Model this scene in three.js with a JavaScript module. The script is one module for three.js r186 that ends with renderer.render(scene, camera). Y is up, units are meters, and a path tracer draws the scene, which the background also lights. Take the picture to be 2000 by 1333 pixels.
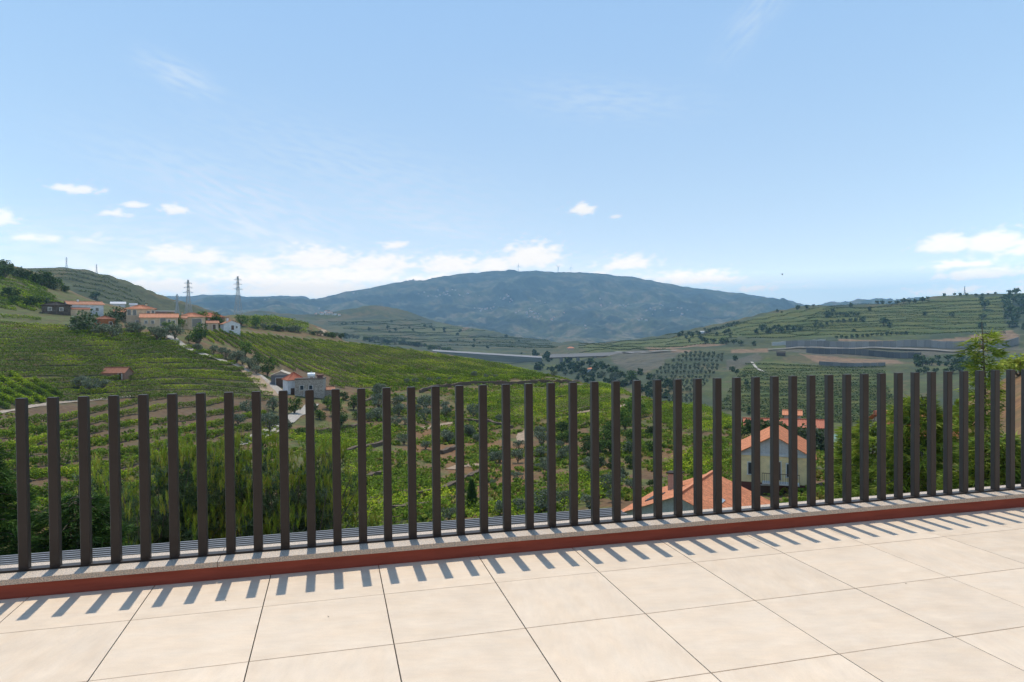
import * as THREE from 'three';
import { mergeGeometries } from 'three/addons/utils/BufferGeometryUtils.js';
import { createNoise2D, createNoise3D } from 'simplex-noise';

// ============================ camera, sky, sun, exposure ============================
const scene = new THREE.Scene();
const camera = new THREE.PerspectiveCamera(52.28, 1024 / 682, 0.05, 20000);
camera.rotation.order = 'YXZ';
camera.position.set(0.955, 1.373, 3.666);
camera.rotation.set(-0.01555, -0.2530, -0.00939);
const renderer = new THREE.WebGLRenderer({ antialias: true });
renderer.toneMapping = THREE.LinearToneMapping;
renderer.toneMappingExposure = 0.72;
renderer.shadowMap.enabled = true;

function rand(seed) { let a = seed >>> 0; return () => { a = (a + 0x6D2B79F5) >>> 0; let t = a; t = Math.imul(t ^ (t >>> 15), t | 1); t ^= t + Math.imul(t ^ (t >>> 7), t | 61); return ((t ^ (t >>> 14)) >>> 0) / 4294967296; }; }
const N2 = createNoise2D(rand(11)), N3 = createNoise3D(rand(12));
const clamp = (x, a = 0, b = 1) => Math.min(b, Math.max(a, x));
const smooth = (a, b, x) => { const t = clamp((x - a) / (b - a)); return t * t * (3 - 2 * t); };
const lerp = (a, b, t) => a + (b - a) * t;
const mix3 = (a, b, t) => [lerp(a[0], b[0], t), lerp(a[1], b[1], t), lerp(a[2], b[2], t)];
const fbm = (x, y, o = 4) => { let s = 0, a = 0.5, f = 1; for (let i = 0; i < o; i++) { s += a * N2(x * f + i * 17.3, y * f - i * 9.1); a *= 0.5; f *= 2.03; } return s; };
const RAD = Math.PI / 180;

const SUN = new THREE.Vector3(-0.005, 1.71, -0.715).normalize();
const sun = new THREE.DirectionalLight(new THREE.Color(1.0, 0.905, 0.75), 5.0);
sun.position.copy(SUN).multiplyScalar(300); sun.castShadow = true; sun.shadow.radius = 1;
sun.shadow.mapSize.set(4096, 4096);
Object.assign(sun.shadow.camera, { left: -260, right: 260, top: 420, bottom: -60, near: 1, far: 900 });
scene.add(sun, sun.target);

const HAZE = 0.000125;
function makeSky() {
  const W = 2048, H = 2048, data = new Float32Array(W * H * 4);
  // fair-weather clouds: bearing, height angle, half-width, half-height (degrees), strength
  const puffs = [[-11.2, 5.7, 2.2, .9, 1], [-9.2, 5.6, 1.6, .8, .9], [-19.8, 6.5, 1.6, .45, .8], [-16.5, 6.7, 1.6, .6, .5], [-1, 5.6, 3.2, 1.2, 1], [3.2, 4.6, 2.6, 1.2, .9], [16.2, 5.9, 2.6, 1.4, 1.05], [13, 5.2, 2.5, .9, .9],
    [5, 6.9, 1.2, .5, .9], [9.5, 5.3, 3.2, 1.1, .95], [24.2, 5.2, 2.6, .8, .9], [29, 4.0, 4.5, .8, .8], [20.3, 9.65, 1.1, .55, 1], [23.1, 9.05, .6, .22, .6], [46.6, 5.6, 1.9, .8, 1.1], [49.2, 5.5, 1.8, 1.0, 1.15], [51.8, 5.1, 2.2, .9, 1.1], [47.6, 4.2, 2.6, .5, .8], [48.6, 3.5, 3.4, .6, .85], [47, 2.4, 4, .5, .6], [53, 2.6, 3, .8, .8],
    [-17.4, 10, 1.8, .5, .85], [-13.8, 9.2, 1, .3, .8], [-11.3, 9.05, 1.0, .45, 1], [-15.2, 8.5, 1.1, .4, .7], [-21.7, 7.6, 1, .7, .8], [-6, 4.2, 4, .9, .8], [-14, 4.4, 4, .7, .6], [33, 3.0, 4, .5, .5], [-2, 3.4, 6, 1.1, .95], [10, 3.9, 6, 1.0, .9], [20, 4.0, 5, .8, .8], [4, 5.4, 3, .9, .95], [-5.5, 5.2, 2.6, .8, .85], [0.5, 4.4, 5, 1.0, .9], [-12, 3.4, 5, .9, .8]];
  const r = rand(77);
  for (let i = 0; i < 90; i++) { const b = 62 + r() * 270; puffs.push([b, 2.5 + r() * r() * 8, 1 + r() * 3, .4 + r() * .8, .6 + r() * .4]); }
  // thin ice-cloud streaks: bearing, height, half-length, half-width, tilt
  const streaks = [[-13, 4.6, 11, 3.2, 0, .55], [-6, 10, 9, 2.2, -.3, .3], [6, 9.5, 8, 1.8, -.15, .22], [-10.8, 18.4, 2.6, .9, -.32, .34], [-5.2, 7.7, 6.5, 1.3, -.42, .5], [-1.5, 6.6, 4, 1.0, -.3, .5], [34.1, 23, 3.4, 1.1, .75, .22], [8.3, 8.4, 5, .8, -.2, .28], [3, 12, 12, 3, -.25, .16], [22, 18, 7, 1.4, -.1, .18], [30, 3.7, 9, .5, -.06, .4], [-18, 6.0, 9, 2.2, 0, .3], [0, 4.6, 14, 2.2, 0, .45], [14, 4.4, 12, 1.6, 0, .4]];
  for (let i = 0; i < 40; i++) streaks.push([60 + r() * 275, 4 + r() * 35, 3 + r() * 8, .5 + r() * 1.6, r() - .5, .1 + r() * .3]);
  const lit = [1.24, 1.23, 1.22], shade = [1.02, 1.07, 1.14];
  for (let j = 0; j < H; j++) {
    const el = ((j + .5) / H - .5) * Math.PI, e = el / RAD, ce = Math.cos(el), se = Math.sin(el);
    for (let i = 0; i < W; i++) {
      const ph = ((i + .5) / W - .5) * 2 * Math.PI, x = ce * Math.cos(ph), z = ce * Math.sin(ph), y = se;
      let bear = Math.atan2(x, -z) / RAD; if (bear < -120) bear += 360;
      const cg = x * SUN.x + y * SUN.y + z * SUN.z, g = Math.acos(clamp(cg, -1, 1)) / RAD;
      const up = Math.max(0, e);
      const k = Math.exp(-up / 26), k2 = Math.exp(-up / 8), fw = 0.84 + 0.27 * Math.exp(-Math.pow(g / 52, 2)), zen = smooth(20, 85, up);
      let c = [(0.30 + .40 * k + .46 * k2) * fw, (0.58 + .42 * k + .42 * k2) * fw, (1.06 + .28 * k + .22 * k2) * fw];
      c = mix3(c, [.25, .39, .66], zen * .9);
      if (e > -2 && e < 60) {
        let d = 0, s = 0;
        for (const p of puffs) {
          let db = bear - p[0]; if (Math.abs(db) > p[2] * 2.6) continue;
          const de = e - p[1]; if (Math.abs(de) > p[3] * 3) continue;
          const m = p[4] * Math.exp(-Math.pow(db / p[2], 2) - Math.pow(de / (p[3] * (de > 0 ? 1.0 : .62)), 2));
          if (m > d) { d = m; s = clamp(.55 - de / p[3] * .75); }
        }
        if (d > .04) {
          const wx = fbm(bear * .9, e * 1.6, 3) * .55;
          const n = fbm(bear * .75 + wx, e * 1.5 + wx, 6) * .9 + (1 - Math.abs(fbm(bear * 1.6 + 9, e * 2.6 + 4, 4)) * 2.2) * .28;
          const a = smooth(.32, .78, d * 1.05 + n * .62 - .08);
          const sh = clamp(s * .75 + fbm(bear * 1.1 + 31, e * 2.4, 4) * .5 - .05) * .6;
          c = mix3(c, mix3(lit, shade, sh), a * .95);
        }
        let st = 0;
        for (const q of streaks) {
          const db = bear - q[0], de = e - q[1]; if (Math.abs(db) > q[2] * 2.2) continue;
          const ca = Math.cos(q[4]), sa = Math.sin(q[4]), l = db * ca + de * sa, w = de * ca - db * sa; if (Math.abs(w) > q[3] * 2.6) continue;
          const m = Math.exp(-Math.pow(l / q[2], 2) - Math.pow(w / q[3], 2));
          st = Math.max(st, q[5] * m * clamp(.62 + fbm(l * .35 + q[0], w * 1.9, 5) * 1.1));
        }
        c = mix3(c, [1.14, 1.18, 1.24], clamp(st));
      }
      // the colours above are those seen from the terrace: the sky itself lies beyond the haze of scene.fog
      const air = Math.exp(-HAZE * Math.min(10500, 780 / Math.max(.02, se))), q = Math.max(air, .26);
      c = c.map((v, n) => clamp((v - (1 - q) * [.20, .41, .66][n]) / q, .05, 4));
      const o = (j * W + i) * 4; data[o] = c[0]; data[o + 1] = c[1]; data[o + 2] = c[2]; data[o + 3] = 1;
    }
  }
  const t = new THREE.DataTexture(data, W, H, THREE.RGBAFormat, THREE.FloatType);
  t.mapping = THREE.EquirectangularReflectionMapping; t.magFilter = THREE.LinearFilter; t.colorSpace = THREE.LinearSRGBColorSpace; t.needsUpdate = true;
  return t;
}
const sky = makeSky();
scene.background = sky; scene.environment = sky;
scene.fog = new THREE.FogExp2(new THREE.Color(0.36, 0.67, 1.0), HAZE);

// ---- survey of the ground: heights (m) on rings of distance for every bearing, and positions (x,z) of what stands on it
const RINGS_A=[4,6,8,11,15,20,26,33,40,48,56,64,72,80,88,96,104,112,120,128,136,144,152,160,168,176,184,192,200,210,220,230,240,252,264,276,288,300,315,330,350,370,395,420,450,485,520],RINGS_B=[360,400,440,480,520,560,600,640,680,720,760,800,840,880,920,960,1000,1050,1100,1150,1200,1250,1300,1400,1500,1600,1700,1800,1900,2000,2100,2200,2300,2400,2500,2700,2900,3200],RINGS_C=[2600,2800,3000,3200,3400,3600,3800,4000,4200,4400,4600,4800,5000,5200,5400,5600,5800,6000,6200,6400,6600,6800,7000,7200,7400,7600,7800,8000,8400,8800,9300,10000,10500];
const GROUND_A=[[-4.2,-4.9,-5.5,-6.4,-7.5,-8.9,-10.6,-12.1,-13.4,-13.4,-10.9,-10.3,-10.7,-10.9,-10.9,-10.7,-10.6,-10.3,-10.0,-9.6,-9.0,-8.3,-7.2,-5.2,-3.0,-0.8,1.3,2.9,4.3,5.9,7.4,8.9,10.5,12.4,14.4,16.6,18.8,21.3,24.4,27.5,32.5,35.5,33.2,28.8,22.9,14.5,6.1],[-4.2,-4.9,-5.5,-6.4,-7.5,-8.9,-10.6,-12.1,-13.4,-13.5,-11.1,-10.6,-11.0,-11.3,-11.2,-11.1,-10.9,-10.7,-10.4,-10.0,-9.4,-8.7,-7.5,-5.5,-3.3,-1.1,0.9,2.6,4.0,5.5,6.8,8.3,9.8,11.7,13.7,15.7,17.9,20.2,23.2,26.2,31.1,34.0,31.9,27.8,22.2,14.2,6.0],[-4.2,-4.9,-5.5,-6.4,-7.5,-8.9,-10.6,-12.1,-13.4,-13.5,-11.4,-11.0,-11.4,-11.7,-11.7,-11.5,-11.3,-11.1,-10.8,-10.4,-9.9,-9.1,-7.9,-5.9,-3.7,-1.5,0.6,2.2,3.5,5.0,6.2,7.5,9.0,10.9,12.8,14.7,16.8,19.0,21.8,24.6,29.4,32.3,30.4,26.7,21.5,13.8,6.0],[-4.2,-4.9,-5.5,-6.4,-7.5,-8.9,-10.6,-12.1,-13.4,-13.5,-11.7,-11.4,-11.8,-12.2,-12.1,-12.0,-11.8,-11.6,-11.3,-10.9,-10.4,-9.6,-8.4,-6.3,-4.1,-1.8,0.2,1.9,3.3,4.7,5.8,7.0,8.3,9.9,11.6,13.4,15.3,17.3,19.8,22.4,26.6,28.8,27.2,24.1,19.4,12.4,5.4],[-4.2,-4.9,-5.5,-6.4,-7.5,-8.9,-10.6,-12.1,-13.4,-13.6,-12.1,-11.9,-12.4,-12.7,-12.7,-12.5,-12.4,-12.2,-12.0,-11.6,-10.9,-10.2,-8.9,-6.9,-4.6,-2.3,-0.1,1.7,3.2,4.5,5.5,6.5,7.6,8.8,10.0,11.4,13.0,14.6,16.5,18.7,20.2,19.4,17.2,14.6,10.6,4.7,-1.4],[-4.2,-4.9,-5.5,-6.4,-7.5,-8.9,-10.6,-12.1,-13.4,-13.6,-12.5,-12.3,-12.9,-13.2,-13.2,-13.1,-13.0,-12.8,-12.6,-12.1,-11.4,-10.6,-9.4,-7.4,-5.3,-2.9,-0.7,1.3,2.9,4.0,4.9,5.7,6.6,7.6,8.7,9.8,10.9,12.0,13.3,14.1,13.4,11.7,8.9,6.0,1.3,-4.9,-10.9],[-4.2,-4.9,-5.5,-6.4,-7.5,-8.9,-10.6,-12.1,-13.4,-13.7,-12.8,-12.7,-13.3,-13.6,-13.6,-13.6,-13.5,-13.3,-13.0,-12.6,-11.9,-11.1,-10.1,-8.3,-6.2,-3.9,-1.6,0.1,1.5,2.5,3.2,3.9,4.6,5.7,6.7,7.7,8.8,9.7,11.1,11.8,10.9,8.8,5.5,2.2,-2.5,-8.6,-14.6],[-4.2,-4.9,-5.5,-6.4,-7.5,-8.9,-10.6,-12.1,-13.4,-13.7,-13.1,-13.1,-13.7,-14.1,-14.0,-14.0,-13.9,-13.7,-13.5,-13.0,-12.3,-11.6,-10.6,-9.1,-7.2,-5.2,-3.3,-1.6,-0.0,1.3,2.3,3.0,3.7,4.3,4.9,5.7,6.9,8.0,9.3,10.0,9.3,7.6,4.9,2.1,-2.2,-7.9,-13.2],[-4.2,-4.9,-5.5,-6.4,-7.5,-8.9,-10.6,-12.1,-13.4,-13.8,-13.4,-13.5,-14.1,-14.5,-14.5,-14.4,-14.4,-14.2,-13.9,-13.5,-12.8,-12.1,-11.2,-10.1,-8.6,-7.0,-5.5,-3.8,-2.1,-0.5,0.8,1.8,2.5,3.1,3.6,4.4,5.3,6.1,7.0,7.3,6.8,6.2,5.7,4.6,1.1,-4.7,-10.8],[-4.2,-4.9,-5.5,-6.4,-7.5,-8.9,-10.6,-12.1,-13.4,-13.8,-13.8,-13.8,-14.5,-14.9,-14.9,-14.9,-14.9,-14.7,-14.5,-14.0,-13.5,-12.9,-12.2,-11.4,-10.3,-9.1,-7.7,-6.3,-5.0,-3.4,-2.0,-0.7,0.5,1.7,2.8,3.5,3.8,4.0,3.8,3.2,2.6,4.2,8.4,10.9,7.8,-0.6,-9.2],[-4.2,-4.9,-5.5,-6.4,-7.5,-8.9,-10.6,-12.1,-13.4,-13.8,-13.9,-14.1,-14.8,-15.2,-15.2,-15.3,-15.2,-15.2,-15.0,-14.8,-14.3,-13.8,-13.2,-12.6,-11.8,-10.9,-9.8,-8.7,-7.6,-6.1,-4.8,-3.5,-2.3,-0.9,0.4,1.3,1.9,2.0,1.5,0.6,0.2,2.6,8.1,11.1,8.0,-1.3,-11.1],[-4.2,-4.9,-5.5,-6.4,-7.5,-8.9,-10.6,-12.1,-13.3,-13.9,-14.1,-14.4,-15.0,-15.4,-15.5,-15.6,-15.6,-15.6,-15.6,-15.5,-15.2,-14.9,-14.2,-13.6,-12.9,-12.3,-11.6,-10.8,-9.8,-8.5,-7.4,-6.3,-5.3,-4.0,-2.8,-1.5,-0.1,0.3,-0.3,-1.2,-1.6,1.1,6.7,10.4,7.2,-4.2,-16.5],[-4.2,-4.9,-5.5,-6.4,-7.5,-8.9,-10.6,-12.1,-13.3,-14.0,-14.2,-14.7,-15.3,-15.7,-15.8,-15.9,-16.0,-16.0,-16.1,-16.0,-15.8,-15.5,-14.9,-14.3,-13.6,-13.0,-12.5,-11.9,-11.1,-10.1,-9.0,-7.9,-6.8,-5.5,-4.1,-2.8,-1.6,-1.0,-1.5,-2.6,-3.2,-0.9,4.0,7.1,3.0,-10.0,-23.4],[-4.2,-4.9,-5.5,-6.4,-7.5,-8.9,-10.6,-12.1,-13.2,-14.0,-14.4,-14.9,-15.5,-16.0,-16.1,-16.2,-16.3,-16.4,-16.5,-16.4,-16.2,-16.0,-15.4,-14.7,-14.1,-13.5,-13.1,-12.6,-12.0,-11.1,-10.1,-9.1,-8.0,-6.6,-5.1,-3.9,-2.8,-2.1,-2.6,-3.9,-4.9,-3.6,-0.5,0.6,-5.3,-18.9,-32.4],[-4.2,-4.9,-5.5,-6.4,-7.5,-8.9,-10.6,-12.1,-13.2,-14.1,-14.6,-15.2,-15.8,-16.2,-16.4,-16.6,-16.7,-16.8,-16.8,-16.8,-16.6,-16.4,-15.8,-15.2,-14.5,-13.9,-13.4,-13.1,-12.6,-11.8,-10.9,-10.0,-8.9,-7.5,-6.1,-4.9,-3.9,-3.4,-4.1,-5.7,-7.6,-8.2,-8.5,-10.3,-17.6,-30.8,-44.0],[-4.2,-4.9,-5.5,-6.4,-7.5,-8.9,-10.6,-12.1,-13.2,-14.1,-14.8,-15.4,-16.0,-16.5,-16.7,-16.8,-16.9,-17.0,-17.1,-17.1,-16.9,-16.7,-16.1,-15.5,-14.8,-14.2,-13.7,-13.4,-12.9,-12.3,-11.6,-10.7,-9.7,-8.4,-7.1,-6.0,-5.0,-4.7,-5.8,-7.9,-10.8,-13.5,-17.2,-21.9,-30.2,-43.0,-55.8],[-4.2,-4.9,-5.5,-6.4,-7.5,-8.9,-10.6,-12.1,-13.2,-14.1,-14.8,-15.5,-16.2,-16.6,-16.8,-17.0,-17.1,-17.2,-17.3,-17.3,-17.1,-16.9,-16.3,-15.7,-15.1,-14.5,-14.0,-13.7,-13.3,-12.8,-12.1,-11.3,-10.4,-9.3,-8.1,-7.0,-6.2,-6.2,-7.8,-10.4,-13.9,-17.6,-22.8,-28.7,-37.9,-51.1,-64.5],[-4.2,-4.9,-5.5,-6.4,-7.5,-8.9,-10.6,-12.1,-13.2,-14.1,-14.9,-15.6,-16.3,-16.8,-17.0,-17.1,-17.3,-17.4,-17.5,-17.4,-17.3,-17.0,-16.4,-15.8,-15.3,-14.8,-14.3,-13.9,-13.6,-13.1,-12.6,-11.9,-11.1,-10.2,-9.1,-8.2,-7.5,-7.9,-10.2,-13.3,-17.2,-21.5,-27.4,-34.0,-44.0,-58.0,-72.0],[-4.2,-4.9,-5.5,-6.4,-7.5,-8.9,-10.6,-12.1,-13.2,-14.1,-14.9,-15.6,-16.3,-16.8,-17.1,-17.2,-17.4,-17.5,-17.6,-17.5,-17.3,-17.1,-16.5,-15.9,-15.4,-14.9,-14.5,-14.1,-13.7,-13.3,-12.9,-12.4,-11.8,-11.0,-10.1,-9.5,-9.1,-10.0,-12.8,-16.4,-20.8,-25.4,-31.9,-39.2,-49.9,-64.6,-79.4],[-4.2,-4.9,-5.5,-6.4,-7.5,-8.9,-10.6,-12.1,-13.2,-14.1,-14.8,-15.6,-16.3,-16.8,-17.0,-17.2,-17.3,-17.4,-17.5,-17.4,-17.2,-16.9,-16.4,-15.8,-15.4,-14.9,-14.4,-13.9,-13.6,-13.4,-13.1,-12.8,-12.3,-11.8,-11.2,-10.8,-11.0,-12.6,-16.0,-19.8,-24.4,-29.5,-36.5,-44.3,-55.7,-71.4,-87.4],[-4.2,-4.9,-5.5,-6.4,-7.5,-8.9,-10.6,-12.1,-13.2,-14.1,-14.7,-15.4,-16.1,-16.7,-16.9,-17.1,-17.2,-17.3,-17.3,-17.2,-17.0,-16.7,-16.2,-15.7,-15.2,-14.8,-14.3,-13.8,-13.5,-13.4,-13.3,-13.1,-12.9,-12.6,-12.3,-12.4,-13.6,-16.1,-20.0,-23.8,-28.7,-34.0,-41.4,-49.6,-61.6,-78.2,-94.9],[-4.2,-4.9,-5.5,-6.4,-7.5,-8.9,-10.6,-12.1,-13.2,-14.1,-14.6,-15.3,-16.0,-16.5,-16.8,-17.0,-17.1,-17.1,-17.1,-17.0,-16.7,-16.4,-15.9,-15.4,-15.0,-14.5,-14.2,-13.8,-13.6,-13.5,-13.5,-13.5,-13.5,-13.8,-14.5,-15.7,-18.0,-21.1,-25.2,-29.2,-34.7,-40.7,-48.6,-57.1,-68.9,-84.3,-99.7],[-4.2,-4.9,-5.5,-6.4,-7.5,-8.9,-10.6,-12.1,-13.2,-14.1,-14.5,-15.1,-15.8,-16.3,-16.6,-16.8,-16.9,-16.9,-16.9,-16.8,-16.4,-16.1,-15.6,-15.2,-14.7,-14.3,-14.1,-13.9,-13.9,-13.9,-13.9,-14.1,-14.5,-15.9,-18.2,-21.2,-24.6,-27.9,-32.2,-36.7,-43.0,-49.6,-58.2,-67.0,-78.1,-91.5,-104.7],[-4.2,-4.9,-5.5,-6.4,-7.5,-8.9,-10.6,-12.1,-13.2,-14.0,-14.4,-15.0,-15.7,-16.2,-16.5,-16.6,-16.7,-16.7,-16.7,-16.5,-16.2,-15.9,-15.6,-15.2,-14.6,-14.3,-14.1,-14.1,-14.2,-14.9,-15.8,-16.9,-18.4,-21.1,-24.6,-28.6,-32.8,-36.8,-41.8,-47.1,-54.2,-61.4,-70.6,-80.0,-91.7,-105.3,-118.8],[-4.2,-4.9,-5.5,-6.4,-7.5,-8.9,-10.6,-12.1,-13.3,-14.0,-14.3,-14.8,-15.6,-16.1,-16.3,-16.5,-16.5,-16.5,-16.5,-16.3,-16.1,-15.8,-15.5,-15.2,-14.6,-14.3,-14.2,-14.3,-14.9,-16.7,-18.9,-21.4,-24.2,-28.0,-32.3,-36.9,-41.5,-46.1,-52.2,-58.2,-66.1,-73.7,-83.3,-93.2,-105.4,-119.8,-134.2],[-4.2,-4.9,-5.5,-6.4,-7.5,-8.9,-10.6,-12.1,-13.3,-14.0,-14.2,-14.7,-15.4,-16.0,-16.2,-16.4,-16.4,-16.5,-16.4,-16.4,-16.2,-15.9,-15.5,-15.3,-14.9,-15.0,-15.6,-16.5,-18.1,-20.8,-23.8,-27.2,-30.7,-35.1,-39.9,-44.9,-49.9,-54.9,-61.6,-68.5,-77.3,-85.2,-94.7,-104.4,-116.5,-130.8,-145.2],[-4.2,-4.9,-5.5,-6.4,-7.5,-8.9,-10.6,-12.1,-13.3,-13.9,-14.2,-14.5,-15.3,-15.8,-16.1,-16.3,-16.4,-16.4,-16.4,-16.4,-16.2,-16.0,-15.6,-15.5,-15.6,-16.5,-18.2,-20.2,-22.7,-26.0,-29.5,-33.2,-37.1,-41.9,-46.9,-52.1,-57.4,-62.7,-69.8,-77.0,-86.2,-94.3,-103.7,-113.0,-124.6,-138.3,-151.9],[-4.2,-4.9,-5.5,-6.4,-7.5,-8.9,-10.6,-12.1,-13.4,-13.8,-13.6,-14.1,-15.0,-15.6,-15.9,-16.1,-16.2,-16.2,-16.2,-16.2,-16.1,-16.0,-15.7,-15.9,-16.6,-18.1,-20.4,-22.9,-25.8,-29.6,-33.5,-37.5,-41.6,-46.7,-52.0,-57.4,-62.9,-68.5,-75.4,-82.3,-90.9,-99.0,-108.6,-118.0,-128.8,-140.9,-153.0],[-4.2,-4.9,-5.5,-6.4,-7.5,-8.9,-10.6,-12.1,-13.4,-13.6,-12.9,-13.7,-14.8,-15.3,-15.6,-15.8,-16.0,-16.0,-16.0,-15.9,-15.9,-15.9,-16.0,-16.5,-18.1,-20.2,-23.0,-25.9,-29.0,-33.0,-37.2,-41.4,-45.7,-50.9,-56.2,-61.8,-67.4,-73.0,-79.6,-86.0,-94.1,-102.0,-111.6,-120.7,-130.9,-142.3,-153.6],[-4.2,-4.9,-5.5,-6.4,-7.5,-9.0,-10.8,-11.8,-12.1,-12.5,-12.8,-13.7,-14.8,-15.3,-15.7,-15.9,-16.1,-16.2,-16.3,-16.3,-16.5,-17.1,-18.0,-19.4,-21.9,-24.5,-27.5,-30.6,-33.8,-37.9,-42.0,-46.2,-50.5,-55.7,-60.9,-66.2,-71.5,-76.8,-83.0,-88.9,-96.6,-103.9,-112.7,-121.2,-131.2,-142.7,-154.1],[-4.2,-4.9,-5.5,-6.4,-7.5,-9.2,-11.0,-11.2,-10.3,-11.2,-12.7,-13.8,-14.7,-15.3,-15.7,-16.1,-16.4,-16.6,-16.8,-17.2,-17.9,-19.3,-21.2,-23.7,-26.5,-29.4,-32.3,-35.4,-38.5,-42.5,-46.5,-50.5,-54.6,-59.5,-64.4,-69.2,-74.1,-78.8,-84.7,-90.4,-97.8,-104.8,-113.2,-121.4,-131.3,-142.8,-154.3],[-4.2,-4.9,-5.5,-6.5,-7.5,-8.7,-9.8,-9.9,-10.0,-11.0,-12.4,-13.6,-14.4,-15.1,-15.6,-16.0,-16.5,-17.1,-17.7,-18.7,-20.1,-22.1,-24.6,-27.5,-30.4,-33.3,-36.3,-39.3,-42.3,-46.1,-49.9,-53.6,-57.4,-61.9,-66.3,-70.6,-74.9,-79.2,-84.5,-90.0,-97.1,-103.9,-112.2,-120.4,-130.2,-141.6,-153.0],[-4.2,-4.9,-5.5,-6.6,-7.5,-7.8,-7.9,-8.3,-9.7,-10.8,-11.9,-13.0,-13.9,-14.7,-15.3,-15.9,-16.6,-17.4,-18.4,-19.9,-22.0,-24.4,-27.1,-30.0,-32.9,-35.8,-38.7,-41.7,-44.7,-48.3,-51.9,-55.5,-59.0,-63.1,-67.3,-71.3,-75.3,-79.3,-84.3,-89.2,-95.6,-102.1,-110.3,-118.4,-128.1,-139.3,-150.5],[-4.2,-4.9,-5.5,-6.4,-7.0,-6.8,-6.9,-7.4,-9.0,-10.2,-11.2,-12.1,-13.0,-13.9,-14.7,-15.5,-16.4,-17.3,-18.4,-20.0,-22.1,-24.5,-27.1,-30.0,-33.0,-35.8,-38.8,-41.7,-44.6,-48.2,-51.8,-55.3,-58.7,-62.9,-66.9,-70.9,-74.9,-78.8,-83.5,-88.0,-94.0,-100.3,-108.3,-116.3,-125.8,-136.8,-147.9],[-4.2,-5.0,-5.5,-5.9,-5.6,-5.7,-6.2,-6.8,-8.0,-9.0,-9.8,-10.7,-11.6,-12.5,-13.4,-14.4,-15.4,-16.7,-18.1,-19.9,-22.1,-24.6,-27.1,-30.0,-32.9,-35.7,-38.6,-41.4,-44.2,-47.7,-51.1,-54.4,-57.8,-61.7,-65.6,-69.5,-73.3,-77.2,-81.7,-86.1,-92.0,-98.1,-106.0,-113.8,-123.2,-133.9,-144.7],[-4.2,-5.0,-5.5,-5.1,-4.1,-4.6,-5.5,-6.1,-6.8,-7.5,-8.2,-9.0,-9.9,-10.8,-11.7,-12.8,-14.2,-15.9,-17.8,-19.8,-22.1,-24.6,-27.1,-29.9,-32.7,-35.5,-38.2,-41.0,-43.6,-46.9,-50.0,-53.2,-56.3,-60.1,-63.8,-67.5,-71.2,-74.8,-79.3,-83.6,-89.5,-95.4,-103.1,-110.8,-119.8,-130.3,-140.8],[-4.2,-5.0,-5.5,-4.2,-3.1,-3.8,-4.6,-5.1,-5.5,-6.0,-6.4,-7.0,-7.7,-8.4,-9.4,-10.7,-12.4,-14.4,-16.6,-18.9,-21.3,-23.8,-26.3,-29.0,-31.7,-34.4,-37.0,-39.6,-42.1,-45.2,-48.3,-51.3,-54.3,-57.9,-61.4,-65.0,-68.5,-71.9,-76.2,-80.4,-86.0,-91.7,-99.1,-106.5,-115.3,-125.4,-135.5],[-4.2,-5.0,-5.5,-2.7,-2.4,-3.1,-3.5,-3.8,-4.0,-4.2,-4.3,-4.5,-4.9,-5.5,-6.5,-8.1,-9.9,-11.8,-13.9,-16.0,-18.3,-20.7,-23.2,-25.8,-28.4,-31.0,-33.5,-36.0,-38.6,-41.7,-44.8,-47.9,-50.9,-54.4,-57.8,-61.1,-64.4,-67.7,-71.7,-75.7,-81.0,-86.4,-93.5,-100.5,-108.7,-118.3,-127.9],[-4.2,-3.5,-2.8,-1.7,-2.0,-2.2,-2.3,-2.3,-2.2,-2.2,-2.3,-2.5,-3.0,-4.0,-5.3,-6.9,-8.8,-10.8,-12.9,-15.0,-17.2,-19.5,-21.8,-24.2,-26.6,-28.9,-31.3,-33.6,-36.0,-39.0,-42.0,-44.9,-47.7,-51.0,-54.2,-57.4,-60.5,-63.6,-67.4,-71.1,-76.1,-81.3,-87.9,-94.5,-102.4,-111.4,-120.5],[-4.2,-3.0,-1.8,-1.3,-1.7,-1.7,-1.7,-1.6,-1.4,-1.3,-1.3,-1.5,-2.0,-3.0,-4.3,-5.9,-7.7,-9.7,-11.8,-13.8,-15.9,-18.1,-20.2,-22.4,-24.6,-26.8,-29.0,-31.2,-33.5,-36.3,-39.1,-41.8,-44.5,-47.6,-50.6,-53.6,-56.5,-59.5,-63.1,-66.8,-71.7,-76.7,-83.0,-89.3,-96.7,-105.3,-113.9],[-4.2,-3.0,-1.7,-1.2,-1.5,-1.4,-1.4,-1.2,-1.0,-0.9,-0.9,-1.0,-1.3,-2.2,-3.5,-4.9,-6.6,-8.4,-10.3,-12.2,-14.2,-16.2,-18.3,-20.4,-22.4,-24.5,-26.6,-28.7,-30.8,-33.5,-36.1,-38.7,-41.2,-44.1,-46.9,-49.6,-52.4,-55.2,-58.9,-62.7,-67.8,-72.7,-78.7,-84.6,-91.7,-99.8,-108.0],[-4.2,-3.0,-1.7,-1.2,-1.4,-1.3,-1.2,-1.0,-0.9,-0.7,-0.7,-0.8,-1.1,-1.9,-3.1,-4.5,-6.2,-8.0,-9.8,-11.7,-13.6,-15.6,-17.6,-19.6,-21.6,-23.6,-25.7,-27.7,-29.8,-32.4,-35.0,-37.5,-39.9,-42.7,-45.5,-48.1,-50.8,-53.6,-57.3,-61.2,-66.3,-71.1,-77.0,-82.8,-89.7,-97.7,-105.8]];
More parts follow.
